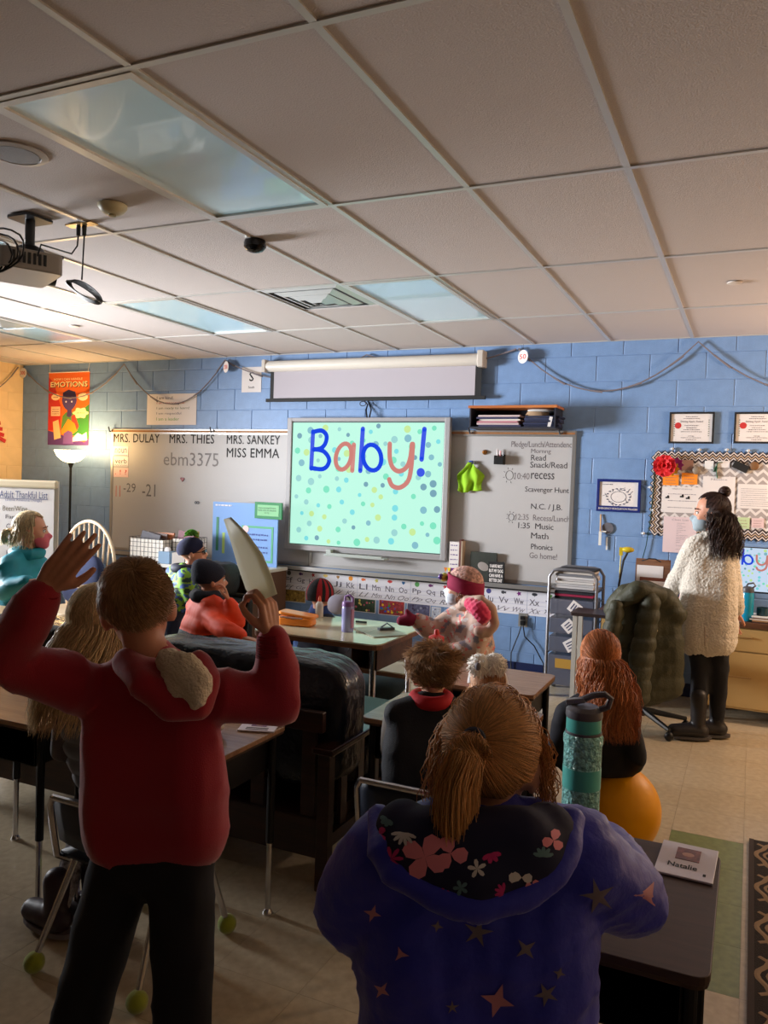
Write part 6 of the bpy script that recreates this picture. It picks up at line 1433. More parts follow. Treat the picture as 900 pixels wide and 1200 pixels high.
# ---- boy in red hoodie, arms raised
def red_boy():
    s = .84; C = px(162, 715, 1.60); up = (V((0, 0, 1))-CRh*.16); C, R = frame(C, CFh-CRh*.25+V((0, 0, -.05)), up)
    J = dict(neck=px(182, 772, 1.60), sl=px(122, 812, 1.62), sr=px(232, 812, 1.60), el=px(10, 775, 1.50), er=px(326, 824, 1.62), wl=px(54, 688, 1.46), wr=px(318, 742, 1.62),
             hl=px(150, 985, 1.64), hr=px(213, 985, 1.62), kl=px(96, 1190, 1.62), kr=px(214, 1190, 1.60))
    J['al'] = V((J['kl'].x-.07, J['kl'].y+.0, .085)); J['ar'] = V((J['kr'].x+.01, J['kr'].y-.01, .085))
    t = thing('person', 'boy in a red hoodie standing with both arms raised, holding a pale green folder', 'person', (J['hl'].x, J['hl'].y, 0))
    h1 = dict(W=J['wl'], d=px(92, 640, 1.45)-J['wl'], n=CFh-CRh*.2, s=.78, curl=.22, side=-1, spread=.10, thumb_in=.15)
    h2 = dict(W=J['wr'], d=px(312, 703, 1.61)-J['wr']+V((0, 0, .01)), n=CFh*.5-CRh, s=.78, curl=1.15, side=1, spread=.05, thumb_in=.6)
    body(t, J, s, sk_mid, C, R, hands=(h1, h2)); face_parts(t, C, R, s)
    m = mat('red_fleece', (158, 16, 40), .85, bump=.35, bscale=420, bdist=.002, sheen=.4)
    ja, me = jacket(t, J, .9, m, 'hoodie', .010, .080, (.056, .047, .036), -.022, wrinkle(.010, 9, 5), flare=1.06, sleeve_end=.92)
    for k, sg in (('l', -1), ('r', 1)):
        d = (J['w'+k]-J['e'+k]).normalized(); e = J['e'+k].lerp(J['w'+k], .93); MB().tube([e-d*.035, e, e+d*.008], [.036, .031, .029], 18).build('cuff', mat('red_rib', (140, 14, 36), .9, wave=.5, bscale=60), ja, smooth=True)
    # hood lying open on the back with sherpa lining
    hb = MB(); c0 = px(196, 800, 1.53); ring = [px(u, v, tt) for u, v, tt in ((150, 775, 1.56), (168, 800, 1.50), (200, 830, 1.49), (232, 828, 1.50), (240, 800, 1.53), (232, 778, 1.56))]
    hb.chain([(p, .030) for p in ring]); hb.cap(px(170, 790, 1.54), .035, px(222, 800, 1.54), .04)
    link('hood', blob(hb, .009, 5, wrinkle(.004, 20, 2), 'hood', m), ja, True, 0, 0)
    sb = MB(); sb.chain([(px(196, 774, 1.52), .024), (px(216, 782, 1.50), .030), (px(232, 800, 1.49), .030), (px(230, 822, 1.48), .018)]); sb.cap(px(205, 785, 1.51), .028, px(215, 806, 1.50), .03)
    def tuft(co): return .0015*np.sin(co[:, 0]*260)*np.sin(co[:, 2]*240+co[:, 1]*100)+.0015*np.sin(co[:, 0]*90+co[:, 2]*120)
    link('sherpa_lining', blob(sb, .006, 3, tuft, 'sherpa', mat('sherpa_cream', (238, 222, 198), .95, bump=1, bscale=160, bdist=.01)), ja, True, 0, 0)
    trousers(t, J, .9, mat('black_trousers', (18, 18, 24), .85), r=(.074, .066, .056)); shoes(t, J, .9, m_ink, CFh, mat('sole_dark', (40, 40, 42), .7))
    H = Hair(C, R, s, 5, rad=(.082, .100, .093)); hm = hmat('hair_short_brown', (168, 130, 94), .35); H.cap(t, mat('hair_base_brown', (136, 102, 72), .7), .99)
    H.short(9000, .026, .0007, whorl=(.1, -.62, .78), out=.12, swirl=.5, jit=.10); H.build(t, hm)
red_boy()
# pale green folder in the raised hand
Lc = [(264, 608, 1.74), (273, 636, 1.72), (281, 664, 1.70), (290, 690, 1.68), (301, 706, 1.66)]; Rc = [(271, 606, 1.62), (291, 626, 1.60), (308, 650, 1.575), (319, 676, 1.56), (325, 696, 1.555)]
w = MB(); vs = []; nn = 5
for a, b in zip(Lc, Rc):
    for i in range(nn): p = px(*a).lerp(px(*b), i/(nn-1)); vs.append(p)
w.add(vs, [(j*nn+i, j*nn+i+1, (j+1)*nn+i+1, (j+1)*nn+i) for j in range(4) for i in range(nn-1)])
o = w.build('folder', mat('folder_mint', (240, 244, 230), .5, thin=.5), smooth=True, sharp=0, label='pale green folder held up by the boy in the red hoodie', cat='folder', base=px(305, 700, 1.6)); o.modifiers.new('th', 'SOLIDIFY').thickness = .004
# ---- long haired blond girl in grey vest on the chair behind him
def grey_girl():
    s = .93; C = px(114, 730, 2.42); C, R = frame(C, CFh+CRh*.1+V((0, 0, -.1)))
    J = dict(neck=px(113, 800, 2.40), sl=px(80, 826, 2.42), sr=px(150, 826, 2.37), hl=V((-1.86, 2.03, .45)), hr=V((-1.70, 2.03, .45)), el=px(72, 880, 2.5), er=px(156, 880, 2.45), wl=px(92, 868, 2.75), wr=px(140, 868, 2.7))
    J['kl'] = V((-2.07, 2.16, .42)); J['kr'] = V((-1.99, 2.26, .43)); J['al'] = V((-2.06, 1.97, .085)); J['ar'] = V((-1.99, 2.07, .085))
    t = thing('person', 'long haired blond girl in a grey quilted vest sitting behind the boy in red', 'person', (J['hl'].x, J['hl'].y, 0)); J['foot'] = V((-.06, .07, -.03))
    body(t, J, s, sk_pale, C, R, hands=(dict(W=J['wl'], d=CFh-V((0, 0, .3)), n=(0, 0, -1), s=.75, curl=.4, side=1),)); face_parts(t, C, R, s)
    jacket(t, J, .88, mat('sleeve_grey', (90, 86, 90), .9), 'shirt', .012, .07, (.045, .04, .032), .03)
    jacket(t, J, .95, mat('vest_grey', (92, 96, 110), .5), 'vest', .011, .082, (.05, .05, .04), -.05, quilt((0, 0, 0), (0, 0, 1), .062, .012, wrinkle(.003, 20)), sleeves=False)
    trousers(t, J, .85, mat('dotted_leggings', (150, 146, 150), .8, var=.7, vscale=70), 'leggings', (.075, .058, .045)); shoes(t, J, 1.0, mat('boot_maroon', (46, 26, 36), .5), -CRh*.8+CFh*.5, mat('sole_grey', (110, 100, 104), .7), boot=.09, size=1.1)
    H = Hair(C, R, s, 8); H.cap(t, mat('hair_base_blond', (140, 112, 76), .7), .99); H.long(3200, .33, .0011, part=(0, .1, .98), back=.035, flare=.03, wave=.006, xoff=-CRh*.055)
    hv = hmat('hair_blond', (196, 168, 128), .38); H.swept(2200, (-.3, -.9, -.4), .0011, .04); H.build(t, hmat('hair_blond', (196, 168, 128), .38))
grey_girl()
# ---- girl in blue coat at the front
def blue_girl():
    s = .90; C = px(573, 895, 1.22); up = V((0, 0, 1))+CRh*.06; C, R = frame(C, CFh+CRh*.16+V((0, 0, -.16)), up)
    J = dict(neck=px(575, 965, 1.20), sl=px(458, 1004, 1.22), sr=px(668, 1002, 1.22), el=px(417, 1060, 1.26), er=px(730, 1046, 1.30), wl=px(470, 1070, 1.45), wr=px(705, 988, 1.62), hl=px(516, 1215, 1.24), hr=px(598, 1215, 1.24))
    for k, x in (('l', -.0), ('r', .0)): J['k'+k] = V((J['h'+k].x, J['h'+k].y+.02, .42)); J['a'+k] = V((J['h'+k].x, J['h'+k].y, .085))
    t = thing('person', 'girl with a blond ponytail in a blue coat with a floral hood, nearest the viewer', 'person', (J['hl'].x, J['hl'].y, 0))
    hd = dict(W=J['wr'], d=px(690, 968, 1.84)-J['wr'], n=-CRh+CFh*.3, s=.72, curl=.7, side=1, thumb_in=.5)
    body(t, J, s, sk_pale, C, R, hands=(hd, dict(W=J['wl'], d=CFh, n=(0, 0, -1), s=.72, curl=.5, side=1))); face_parts(t, C, R, s)
    mc = mat('blue_puffer', (40, 46, 182), .5, bump=.35, bscale=55, bdist=.006, sheen=.2)
    wr0 = wrinkle(.006, 12, 9); wr2 = wrinkle(.0035, 34, 4)
    def wr1(co): return wr0(co)+wr2(co)
    ja, me = jacket(t, J, 1.0, mc, 'coat', .0095, .098, (.074, .070, .050), .10, wr1, flare=1.06, sleeve_end=.93, sm=6)
    # hood with floral lining spread on the shoulders
    hb = MB(); ring = [(446, 958, 1.16), (447, 990, 1.11), (468, 1024, 1.075), (505, 1048, 1.055), (560, 1060, 1.05), (612, 1050, 1.06), (648, 1020, 1.08), (664, 990, 1.11), (668, 962, 1.15)]
    hb.chain([(px(*p), .023) for p in ring]); link('hood_rim', blob(hb, .0085, 4, wrinkle(.004, 30, 4), 'hood_rim', mc), ja, True, 0, 0)
    lb = MB(); lb.chain([(px(472, 972, 1.13), .042), (px(490, 1000, 1.10), .05), (px(555, 1022, 1.08), .052), (px(620, 1000, 1.10), .05), (px(640, 974, 1.13), .042)]); lb.cap(px(505, 992, 1.10), .055, px(612, 992, 1.10), .055)
    lme = blob(lb, .008, 6, wrinkle(.002, 20, 1), 'hood_lining', mat('navy_print', (24, 26, 62), .8)); lo = link('hood_lining', lme.copy(), ja, True, 0, 0); bv = bvh_of(lme)
    def petal(cx, cy, a, l, w_): 
        ca, sa = math.cos(a), math.sin(a); return [(cx+ca*x*l-sa*y*w_, cy+sa*x*l+ca*y*w_) for x, y in ((0, 0), (.3, .7), (.7, 1), (1, .5), (1, -.5), (.7, -1), (.3, -.7))]
    pink = mat('print_pink', (232, 140, 160), .7); hot = mat('print_magenta', (200, 44, 120), .7); wht = mat('print_white', (214, 210, 214), .7); tl = mat('print_teal', (96, 130, 140), .7)
    for (cx, cy, n, l, w_, m, nm, a0) in ((498, 1004, 4, 27, 11, pink, 'flower_petal', .5), (528, 1000, 3, 20, 10, pink, 'flower_petal', .2), (540, 1040, 5, 9, 2.5, tl, 'flower_petal', .6), (575, 1000, 4, 12, 3, hot, 'leaf_print', .1), (625, 1040, 4, 10, 4, pink, 'flower_petal', .4), (478, 1035, 4, 10, 3, tl, 'leaf_print', .2), (459, 1006, 7, 14, 2.4, hot, 'leaf_print', 0), (474, 976, 6, 15, 2.2, wht, 'leaf_print', .4), (559, 1018, 5, 11, 2.6, wht, 'flower_petal', 3.3), (611, 1028, 2, 12, 6, wht, 'flower_petal', .1), (607, 1028, 1, 11, 6, wht, 'flower_petal', 3.1), (590, 1045, 5, 11, 2, hot, 'leaf_print', 2.2), (518, 1052, 5, 12, 2.4, hot, 'leaf_print', 4.2), (446, 978, 3, 9, 4, hot, 'flower_petal', 1), (648, 985, 3, 13, 6, pink, 'flower_petal', 5), (636, 1004, 5, 12, 2.4, tl, 'leaf_print', 3.5), (455, 960, 4, 9, 3, tl, 'leaf_print', 1)):
        for k in range(n): decal(bv, petal(cx, cy, a0+(2*PI*k/n if nm == 'flower_petal' or n > 6 else PI*k/n), l, w_), nm, m, lo)
    bv2 = bvh_of(me, V(t.location)); gold = mat('star_gold', (124, 110, 122), .45); rose = mat('star_rose', (196, 130, 150), .45)
    def star(cx, cy, r, a0, n=5, q=.42): return [(cx+(r if i % 2 == 0 else r*q)*math.cos(a0+PI*i/n), cy+(r if i % 2 == 0 else r*q)*math.sin(a0+PI*i/n)) for i in range(2*n)]
    for (cx, cy, r, a0, m) in ((560, 1092, 17, 1.2, gold), (583, 1172, 19, .3, rose), (616, 1112, 13, .9, gold), (512, 1085, 7, .2, gold), (448, 1160, 10, .6, rose), (655, 1140, 7, .3, gold), (700, 1050, 20, .7, gold), (758, 1048, 15, 1, rose), (470, 1118, 9, .2, rose), (640, 1165, 14, .5, gold), (530, 1180, 8, .9, gold), (437, 1070, 10, .3, rose)):
        decal(bv2, star(cx, cy, r*1.1, a0, 3+int(r) % 3, .30+.02*(int(r) % 4)), 'star_print', m, ja, .0015)
    trousers(t, J, .9, mat('navy_trousers', (28, 28, 44), .8)); shoes(t, J, .9, m_ink, CFh, mat('sole_dark', (40, 40, 42), .7))
    hair = hmat('hair_honey', (204, 150, 98), .40); H = Hair(C, R, s, 3, rad=(.081, .102, .096)); H.cap(t, mat('hair_base_honey', (150, 104, 64), .7), .985)
    tie = V((-.30, -.93, .22)); H.swept(7000, tie, .00055, .05, 10, .03)
    T = H.at(tie, 1.08); bk = -(R @ V((0, 1, 0)))
    g = [T, T+bk*.035+V((0, 0, -.012))-CRh*.006, T+bk*.045+V((0, 0, -.06))-CRh*.02, T+bk*.04+V((0, 0, -.12))-CRh*.018, T+bk*.035+V((0, 0, -.175))-CRh*.010]
    H.tail(3000, T, g, lambda f: .009+.034*math.sin(min(1, f*1.25)*PI*.62), .0006, .38, .004)
    # loose wisps at the sides and on the shoulders
    rn = random.Random(12)
    for side, N in ((-1, 90), (1, 110)):
        for _ in range(N):
            a = V((side*.9, rn.uniform(-.1, .5), rn.uniform(-.2, .6))).normalized(); p = H.at(a, 1.02); out = R @ V((side, 0, 0)); pts = [p]; L = rn.uniform(.05, .16); fl = rn.uniform(.003, .028); c = rn.uniform(-.02, .02)
            for i in range(1, 8): f = i/7; pts.append(p+out*(fl*math.sin(f*2.6))+V((0, 0, -L*f))+bk*(c*f+.015*f)+out*.006*math.sin(9*f+c*99))
            H.strand(pts, .0007)
    for _ in range(160):
        a = V((rn.uniform(-.9, .9), rn.uniform(-.2, .5), rn.uniform(.4, 1))).normalized(); b = (a+V((rn.uniform(-.5, .5), -.5, -.1))).normalized(); k = rn.uniform(.02, .09)
        H.strand([H.at(H.slerp(a, b, i/6), 1.01+k*math.sin(PI*i/6*.8)) for i in range(7)], .0006)
    H.build(t, hair)
    x, y, d = basis(bk); MB().tube([T+x*.013*math.cos(a)+y*.013*math.sin(a)+bk*.004 for a in [2*PI*i/16 for i in range(16)]], .0045, 8, closed=True).build('hair_tie', mat('tie_grey', (60, 66, 90), .6), t, smooth=True)
    MB().tube([H.at((.93, .1, -.15), 1.03), H.at((.9, .25, -.3), 1.05), H.at((.75, .5, -.45), 1.05)], .012, 8, flat=.35).build('mask_strap', mat('mask_orange', (206, 100, 50), .7), t, smooth=True)
blue_girl()
# ---- boy in black vest
def vest_boy():
    s = .84; C = px(507, 792, 2.86); C, R = frame(C, CFh+V((0, 0, -.15)))
    J = dict(neck=px(505, 826, 2.82), sl=px(464, 836, 2.8), sr=px(536, 836, 2.8), hl=px(478, 925, 2.72), hr=px(525, 925, 2.70), el=px(456, 880, 2.95), er=px(548, 880, 2.95), wl=px(470, 850, 3.2), wr=px(528, 850, 3.2))
    J['hl'].z = J['hr'].z = .43
    for k in 'lr': J['k'+k] = V((J['h'+k].x, J['h'+k].y+.28, .43)); J['a'+k] = V((J['h'+k].x, J['h'+k].y+.27, .085))
    t = thing('person', 'tousled brown haired boy in a black vest with red collar, sitting at a desk', 'person', (J['hl'].x, J['hl'].y, 0))
    body(t, J, s, sk_pale, C, R, hands=(dict(W=J['wl'], d=CFh, n=(0, 0, -1), s=.72, curl=.3, side=1), dict(W=J['wr'], d=CFh, n=(0, 0, -1), s=.72, curl=.3, side=-1))); face_parts(t, C, R, s)
    jacket(t, J, .85, mat('shirt_taupe', (120, 112, 106), .9), 'shirt', .012, .07, (.052, .042, .034), .03)
    jacket(t, J, .95, mat('vest_black', (22, 23, 32), .8, bump=.3, bscale=200), 'vest', .012, .08, (.05, .05, .04), .05, wrinkle(.004, 15, 6), sleeves=False)
    cb = MB(); n0 = J['neck']; cb.tube([n0+V((.058*math.cos(a), .055*math.sin(a), .022+.004*math.sin(a))) for a in [2*PI*i/20 for i in range(20)]], .026, 10, closed=True, flat=1); link('collar', blob(cb, .007, 3, None, 'collar', mat('collar_red', (186, 22, 36), .8)), t, True, 0, 0)
    trousers(t, J, .85, mat('dark_jeans', (30, 34, 50), .8)); shoes(t, J, .85, m_ink, (0, 1, 0), mat('sole_dark', (40, 40, 42), .7))
    H = Hair(C, R, s, 15, rad=(.088, .106, .10)); H.cap(t, mat('hair_base_dbrown', (120, 90, 62), .7), .99); H.messy(6000, .052, .0010, whorl=(.1, -.45, .85), swirl=1.0); H.build(t, hmat('hair_tousled', (168, 130, 94), .42))
vest_boy()
# ---- child with white pom-poms
def pom():
    s = .84; C = px(571, 806, 3.30); C, R = frame(C, CFh+V((0, 0, -.2)))
    J = dict(neck=px(571, 836, 3.3), sl=px(540, 848, 3.3), sr=px(602, 848, 3.3), hl=px(552, 905, 3.25), hr=px(590, 905, 3.25), el=px(535, 880, 3.4), er=px(608, 880, 3.4), wl=px(550, 850, 3.6), wr=px(595, 850, 3.6))
    J['hl'].z = J['hr'].z = .42
    for k in 'lr': J['k'+k] = V((J['h'+k].x, J['h'+k].y+.26, .42)); J['a'+k] = V((J['h'+k].x, J['h'+k].y+.25, .085))
    t = thing('person', 'child with fluffy white pom-poms on a headband, seated in front of the girl in blue', 'person', (J['hl'].x, J['hl'].y, 0))
    body(t, J, s, sk_pale, C, R); face_parts(t, C, R, s); jacket(t, J, .9, mat('tan_sweater', (170, 130, 100), .9), 'sweater', .012, .08, (.055, .045, .036), .05, wrinkle(.004))
    trousers(t, J, .85, mat('dark_jeans', (30, 34, 50), .8)); shoes(t, J, .85, m_ink, (0, 1, 0), mat('sole_dark', (40, 40, 42), .7))
    H = Hair(C, R, s, 21); H.cap(t, mat('hair_base_tan', (150, 108, 76), .7), .99); H.long(1400, .16, .0012, back=.01, flare=.015); H.build(t, hmat('hair_tan', (196, 144, 104), .25))
    L = lambda x, y, z: C+R @ (V((x, y, z))*s)
    hb = MB().tube([L(.092*math.cos(a), -.02+.02*math.sin(a), .02+.115*math.sin(a)) for a in [PI*i/16 for i in range(17)]], .012, 8, flat=.4).build('headband', m_paper, t, smooth=True)
    fur = mat('pom_white', (246, 240, 232), .95, bump=.6, bscale=90, bdist=.01)
    for (u, v, r_) in ((562, 779, .046), (580, 778, .045)):
        c = px(u, v, 3.22); mb = MB(); rn = random.Random(u); mb.ell(c, (r_*.98, r_*.9, r_*.98))
        for _ in range(260):
            d = V((rn.gauss(0, 1), rn.gauss(0, 1), rn.gauss(0, 1))).normalized(); mb.tube([c+d*r_*.7, c+d*r_*1.0+V((0, 0, -.003)), c+d*r_*rn.uniform(1.05, 1.25)+V((0, 0, -.006))], [.004, .003, .001], 3, caps=False)
        mb.build('pom_pom', fur, hb, smooth=True)
    MB().ell(px(560, 781, 3.16), (.012, .012, .016)).build('pom_centre', mat('pom_grey', (110, 108, 116), .8), hb, smooth=True)
pom()
# ---- red haired girl on the yellow ball
BC = px(722, 955, 3.47); BC.z = .19
MB().ell(BC, (.185, .185, .19), nu=48, nv=32).build('exercise_ball', mat('yellow_rubber', (236, 160, 0), .42, spec=.3), smooth=True, sharp=0, label='yellow exercise ball under the girl with long copper hair', cat='ball', base=(BC.x, BC.y, 0))
def copper_girl():
    s = .86; C = px(703, 770, 3.36); C, R = frame(C, CFh+CRh*.1+V((0, 0, -.1)))
    J = dict(neck=px(700, 815, 3.34), sl=px(664, 838, 3.32), sr=px(732, 838, 3.30), hl=px(672, 905, 3.32), hr=px(716, 905, 3.32), el=px(652, 885, 3.4), er=px(746, 885, 3.30), wl=px(664, 880, 3.62), wr=px(737, 902, 3.42))
    J['hl'].z = J['hr'].z = .46; J['hl'].y += .08; J['hr'].y += .08
    for k, q in (('l', -.06), ('r', .02)): J['k'+k] = V((J['h'+k].x+q, J['h'+k].y+.27, .40)); J['a'+k] = V((J['h'+k].x+q, J['h'+k].y+.30, .085))
    t = thing('person', 'girl with long copper hair and black jacket sitting on the yellow ball', 'person', (J['hl'].x, J['hl'].y, 0))
    body(t, J, s, sk_pale, C, R, hands=(dict(W=J['wr'], d=V((-.2, .1, -1)), n=CFh, s=.75, curl=.3, side=-1),)); face_parts(t, C, R, s)
    jacket(t, J, .92, mat('jacket_black', (20, 21, 32), .8), 'jacket', .012, .078, (.056, .048, .036), .05, wrinkle(.005, 15, 8), flare=1.05)
    trousers(t, J, .85, mat('navy_jeans', (26, 44, 74), .8)); shoes(t, J, .85, m_ink, (0, 1, 0), mat('sole_dark', (40, 40, 42), .7))
    H = Hair(C, R, s, 31, rad=(.088, .106, .10)); H.cap(t, mat('hair_base_copper', (150, 78, 38), .7), .985); H.long(4200, .36, .0015, part=(.0, .1, .98), back=.075, flare=.030, wave=.010, xoff=CRh*.05); H.swept(2600, (.1, -.85, -.5), .0011, .09); H.build(t, hmat('hair_copper', (182, 108, 62), .40))
copper_girl()
# ---- girl in teal coat
def teal_girl():
    s = .95; T = 4.95; C = px(37, 622, T); C, R = frame(C, CRh+CFh*.25)
    J = dict(neck=px(32, 648, T), sl=px(12, 664, T-.14), sr=px(44, 662, T+.12), hl=px(24, 740, T-.08), hr=px(42, 740, T+.08), el=px(6, 694, T-.22), er=px(60, 692, T+.1), wl=px(34, 680, T-.3), wr=px(62, 694, T-.05))
    for k in 'lr': J['k'+k] = V((J['h'+k].x, J['h'+k].y, .36)); J['a'+k] = V((J['h'+k].x, J['h'+k].y, .085))
    t = thing('person', 'blond girl in a teal coat and pink face mask standing by the flip chart', 'person', (J['hl'].x, J['hl'].y, 0)); J['foot'] = CRh*.1-V((0, 0, .02))
    body(t, J, s, sk_pale, C, R, hands=(dict(W=J['wl'], d=CRh, n=V((0, 0, -1)), s=.85, curl=.5, side=-1),), hv=.005); face_parts(t, C, R, s, mask=1); mask_part(t, C, R, s, mat('mask_pink', (214, 104, 122), .7))
    mt = mat('coat_teal', (22, 138, 158), .55); ja, _ = jacket(t, J, .98, mt, 'coat', .014, .108, (.078, .066, .045), .14, wrinkle(.009, 12, 4), flare=1.1)
    hb = MB(); n0 = J['neck']; hb.tube([n0+V((.075*math.cos(a), .07*math.sin(a), -.0)) for a in [2*PI*i/16 for i in range(16)]], .035, 10, closed=True); link('collar_hood', blob(hb, .012, 4, wrinkle(.006, 20), 'hood', mt), ja, True, 0, 0)
    MB().tube([px(54, 660, T-.12), px(58, 672, T-.16), px(60, 688, T-.15)], .006, 6).build('zip_flap', mat('zip_teal', (70, 160, 176), .5), ja)
    trousers(t, J, .9, mat('snow_trousers', (60, 74, 100), .7)); shoes(t, J, .9, m_ink, CRh, mat('sole_dark', (40, 40, 42), .7))
    H = Hair(C, R, s, 41); H.cap(t, mat('hair_base_blond2', (150, 130, 96), .7), .99); H.swept(900, (0, -.85, -.35), .0020, .04); H.long(260, .12, .002, back=0, flare=.01)
    Tt = H.at((0, -.9, -.35), 1.05); bk = -(R @ V((0, 1, 0))); H.tail(260, Tt, [Tt, Tt+bk*.035+V((0, 0, .005)), Tt+bk*.05+V((0, 0, -.03)), Tt+bk*.045+V((0, 0, -.09))], lambda f: .008+.022*f, .002); H.build(t, hmat('hair_pale_blond', (206, 184, 146), .3))
teal_girl()
def beanie(t, C, R, s, mats, name='hat', k=1.16, low=-.18, matfn=None, disp=None, tall=1.0, tip=None):
    mb = MB(); L = lambda x, y, z: C+R @ (V((x, y, z))*s); vs = []; nu, nv = 48, 22
    for j in range(nv+1):
        for i in range(nu):
            a = 2*PI*i/nu; th = j/nv*(PI/2+.42-.62*max(0, math.sin(a))**2); n = V((math.sin(th)*math.cos(a), math.sin(th)*math.sin(a), math.cos(th)))
            q = V((n.x*.080*k, n.y*.100*k-.012, n.z*.088*k*tall+.034)); 
            if tip: q += V(tip)*max(0, n.z)**2
            vs.append(L(*q))
    fs = [(j*nu+i, (j+1)*nu+i, (j+1)*nu+(i+1) % nu, j*nu+(i+1) % nu) for j in range(nv) for i in range(nu)]
    mb.add(vs, fs); o = mb.build(name, mats, t, smooth=True, sharp=0)
    if matfn:
        me = o.data; idx = [matfn((j+.5)/nv, (i+.5)/nu) for j in range(nv) for i in range(nu)]; me.polygons.foreach_set('material_index', idx)
    o.modifiers.new('th', 'SOLIDIFY').thickness = .006*s; return o
def seated(u, v, T, s, yaw, hipdx=0, hipz=.44, lean=0, sh=.15):
    """joints of a small seated figure, facing by yaw from the camera's heading"""
    fw = CFh*math.cos(yaw)+CRh*math.sin(yaw); rt = CRh*math.cos(yaw)-CFh*math.sin(yaw); C = px(u, v, T); N = C-V((0, 0, .135*s))-fw*.02
    J = dict(neck=N, sl=N-rt*sh*s-V((0, 0, .045)), sr=N+rt*sh*s-V((0, 0, .045))); B = V((N.x, N.y, hipz))-fw*.04+CRh*hipdx
    J['hl'] = B-rt*.075*s; J['hr'] = B+rt*.075*s
    for k, sg in (('l', -1), ('r', 1)):
        J['k'+k] = J['h'+k]+fw*.30*s+rt*sg*.03; J['a'+k] = V((J['k'+k].x, J['k'+k].y, .085)); J['e'+k] = J['s'+k]-V((0, 0, .19*s))+rt*sg*.03+fw*.03; J['w'+k] = J['e'+k]+fw*.17*s+V((0, 0, .03))-rt*sg*.05
    J['foot'] = fw*.1-V((0, 0, .02)); return C, J, fw, rt
def camo_boy():
    s = .86; C, J, fw, rt = seated(226, 648, 5.35, s, 1.0, -.05)
    for k in ('neck', 'sl', 'sr', 'el', 'er', 'wl', 'wr', 'hl', 'hr'): J[k] = J[k]-CRh*(.03 if k == 'neck' else .06)
    C, R = frame(C, CRh*.85+CFh*.1+V((0, 0, .12)))
    t = thing('person', 'boy in green camouflage coat, navy knit hat and dark glasses at the back left', 'person', (J['hl'].x, J['hl'].y, 0))
    body(t, J, s, sk_pale, C, R); face_parts(t, C, R, s)
    def cm(c): v = np.sin(c[:, 0]*60+3*np.sin(c[:, 2]*40))+np.sin(c[:, 2]*85+2*np.sin(c[:, 1]*50)); return np.where(c[:, 2] < .68, 3, np.where(v > .7, 1, np.where(v < -.7, 2, 0)))
    ja, _ = jacket(t, J, .95, [mat('camo_lime', (120, 170, 50), .7), mat('camo_dark', (30, 60, 60), .7), mat('camo_blue', (50, 84, 150), .7), mat('camo_navy', (24, 32, 56), .7)], 'coat', .010, .085, (.066, .056, .042), .10, wrinkle(.006, 16, 6), matfn=cm)
    hb = MB(); n0 = J['neck']; hb.tube([n0+V((.07*math.cos(a), .065*math.sin(a), .015)) for a in [2*PI*i/16 for i in range(16)]], .032, 10, closed=True); link('collar_hood', blob(hb, .012, 4, None, 'hood', mat('camo_navy', (24, 32, 56), .7)), ja, True, 0, 0)
    trousers(t, J, .9, mat('navy_snow', (26, 32, 50), .7)); shoes(t, J, .9, m_ink, fw, mat('sole_dark', (40, 40, 42), .7))
    ha = beanie(t, C, R, s, mat('knit_navy', (34, 38, 74), .9, wave=.5, bscale=60), k=1.09, tall=.95); L = lambda x, y, z: C+R @ (V((x, y, z))*s)
    gm = mat('fringe_green', (90, 150, 50), .9); rn = random.Random(6); w = MB()
    for _ in range(150):
        d = V((rn.gauss(0, .6), rn.gauss(0, .6), abs(rn.gauss(.6, .5)))).normalized(); c = L(.03, .01, .14); w.tube([c, c+d*.03, c+d*.05+V((0, 0, -.01))], [.006, .005, .002], 4)
    w.build('pom_pom', gm, ha); MB().ell(L(-.085, -.02, .06), (.03, .04, .045), R, 12, 8).build('ear_flap', mat('flap_green', (24, 90, 60), .8), ha, smooth=True)
    MB().ell(L(.06, .095, .058), (.016, .005, .016), R, 10, 6).build('badge', m_paper, ha, smooth=True)
    g = MB()
    for k in (-1, 1): g.ell(L(k*.033, .096, 0), (.027*s, .007*s, .018*s), R, 14, 8)
    g.tube([L(-.012, .1, .004), L(.012, .1, .004)], .003, 6)
    for k in (-1, 1): g.tube([L(k*.058, .09, .004), L(k*.08, .02, .006), L(k*.082, -.01, .002)], .003, 6)
    g.build('sunglasses', mat('glasses_black', (14, 14, 18), .12), t, smooth=True)
camo_boy()
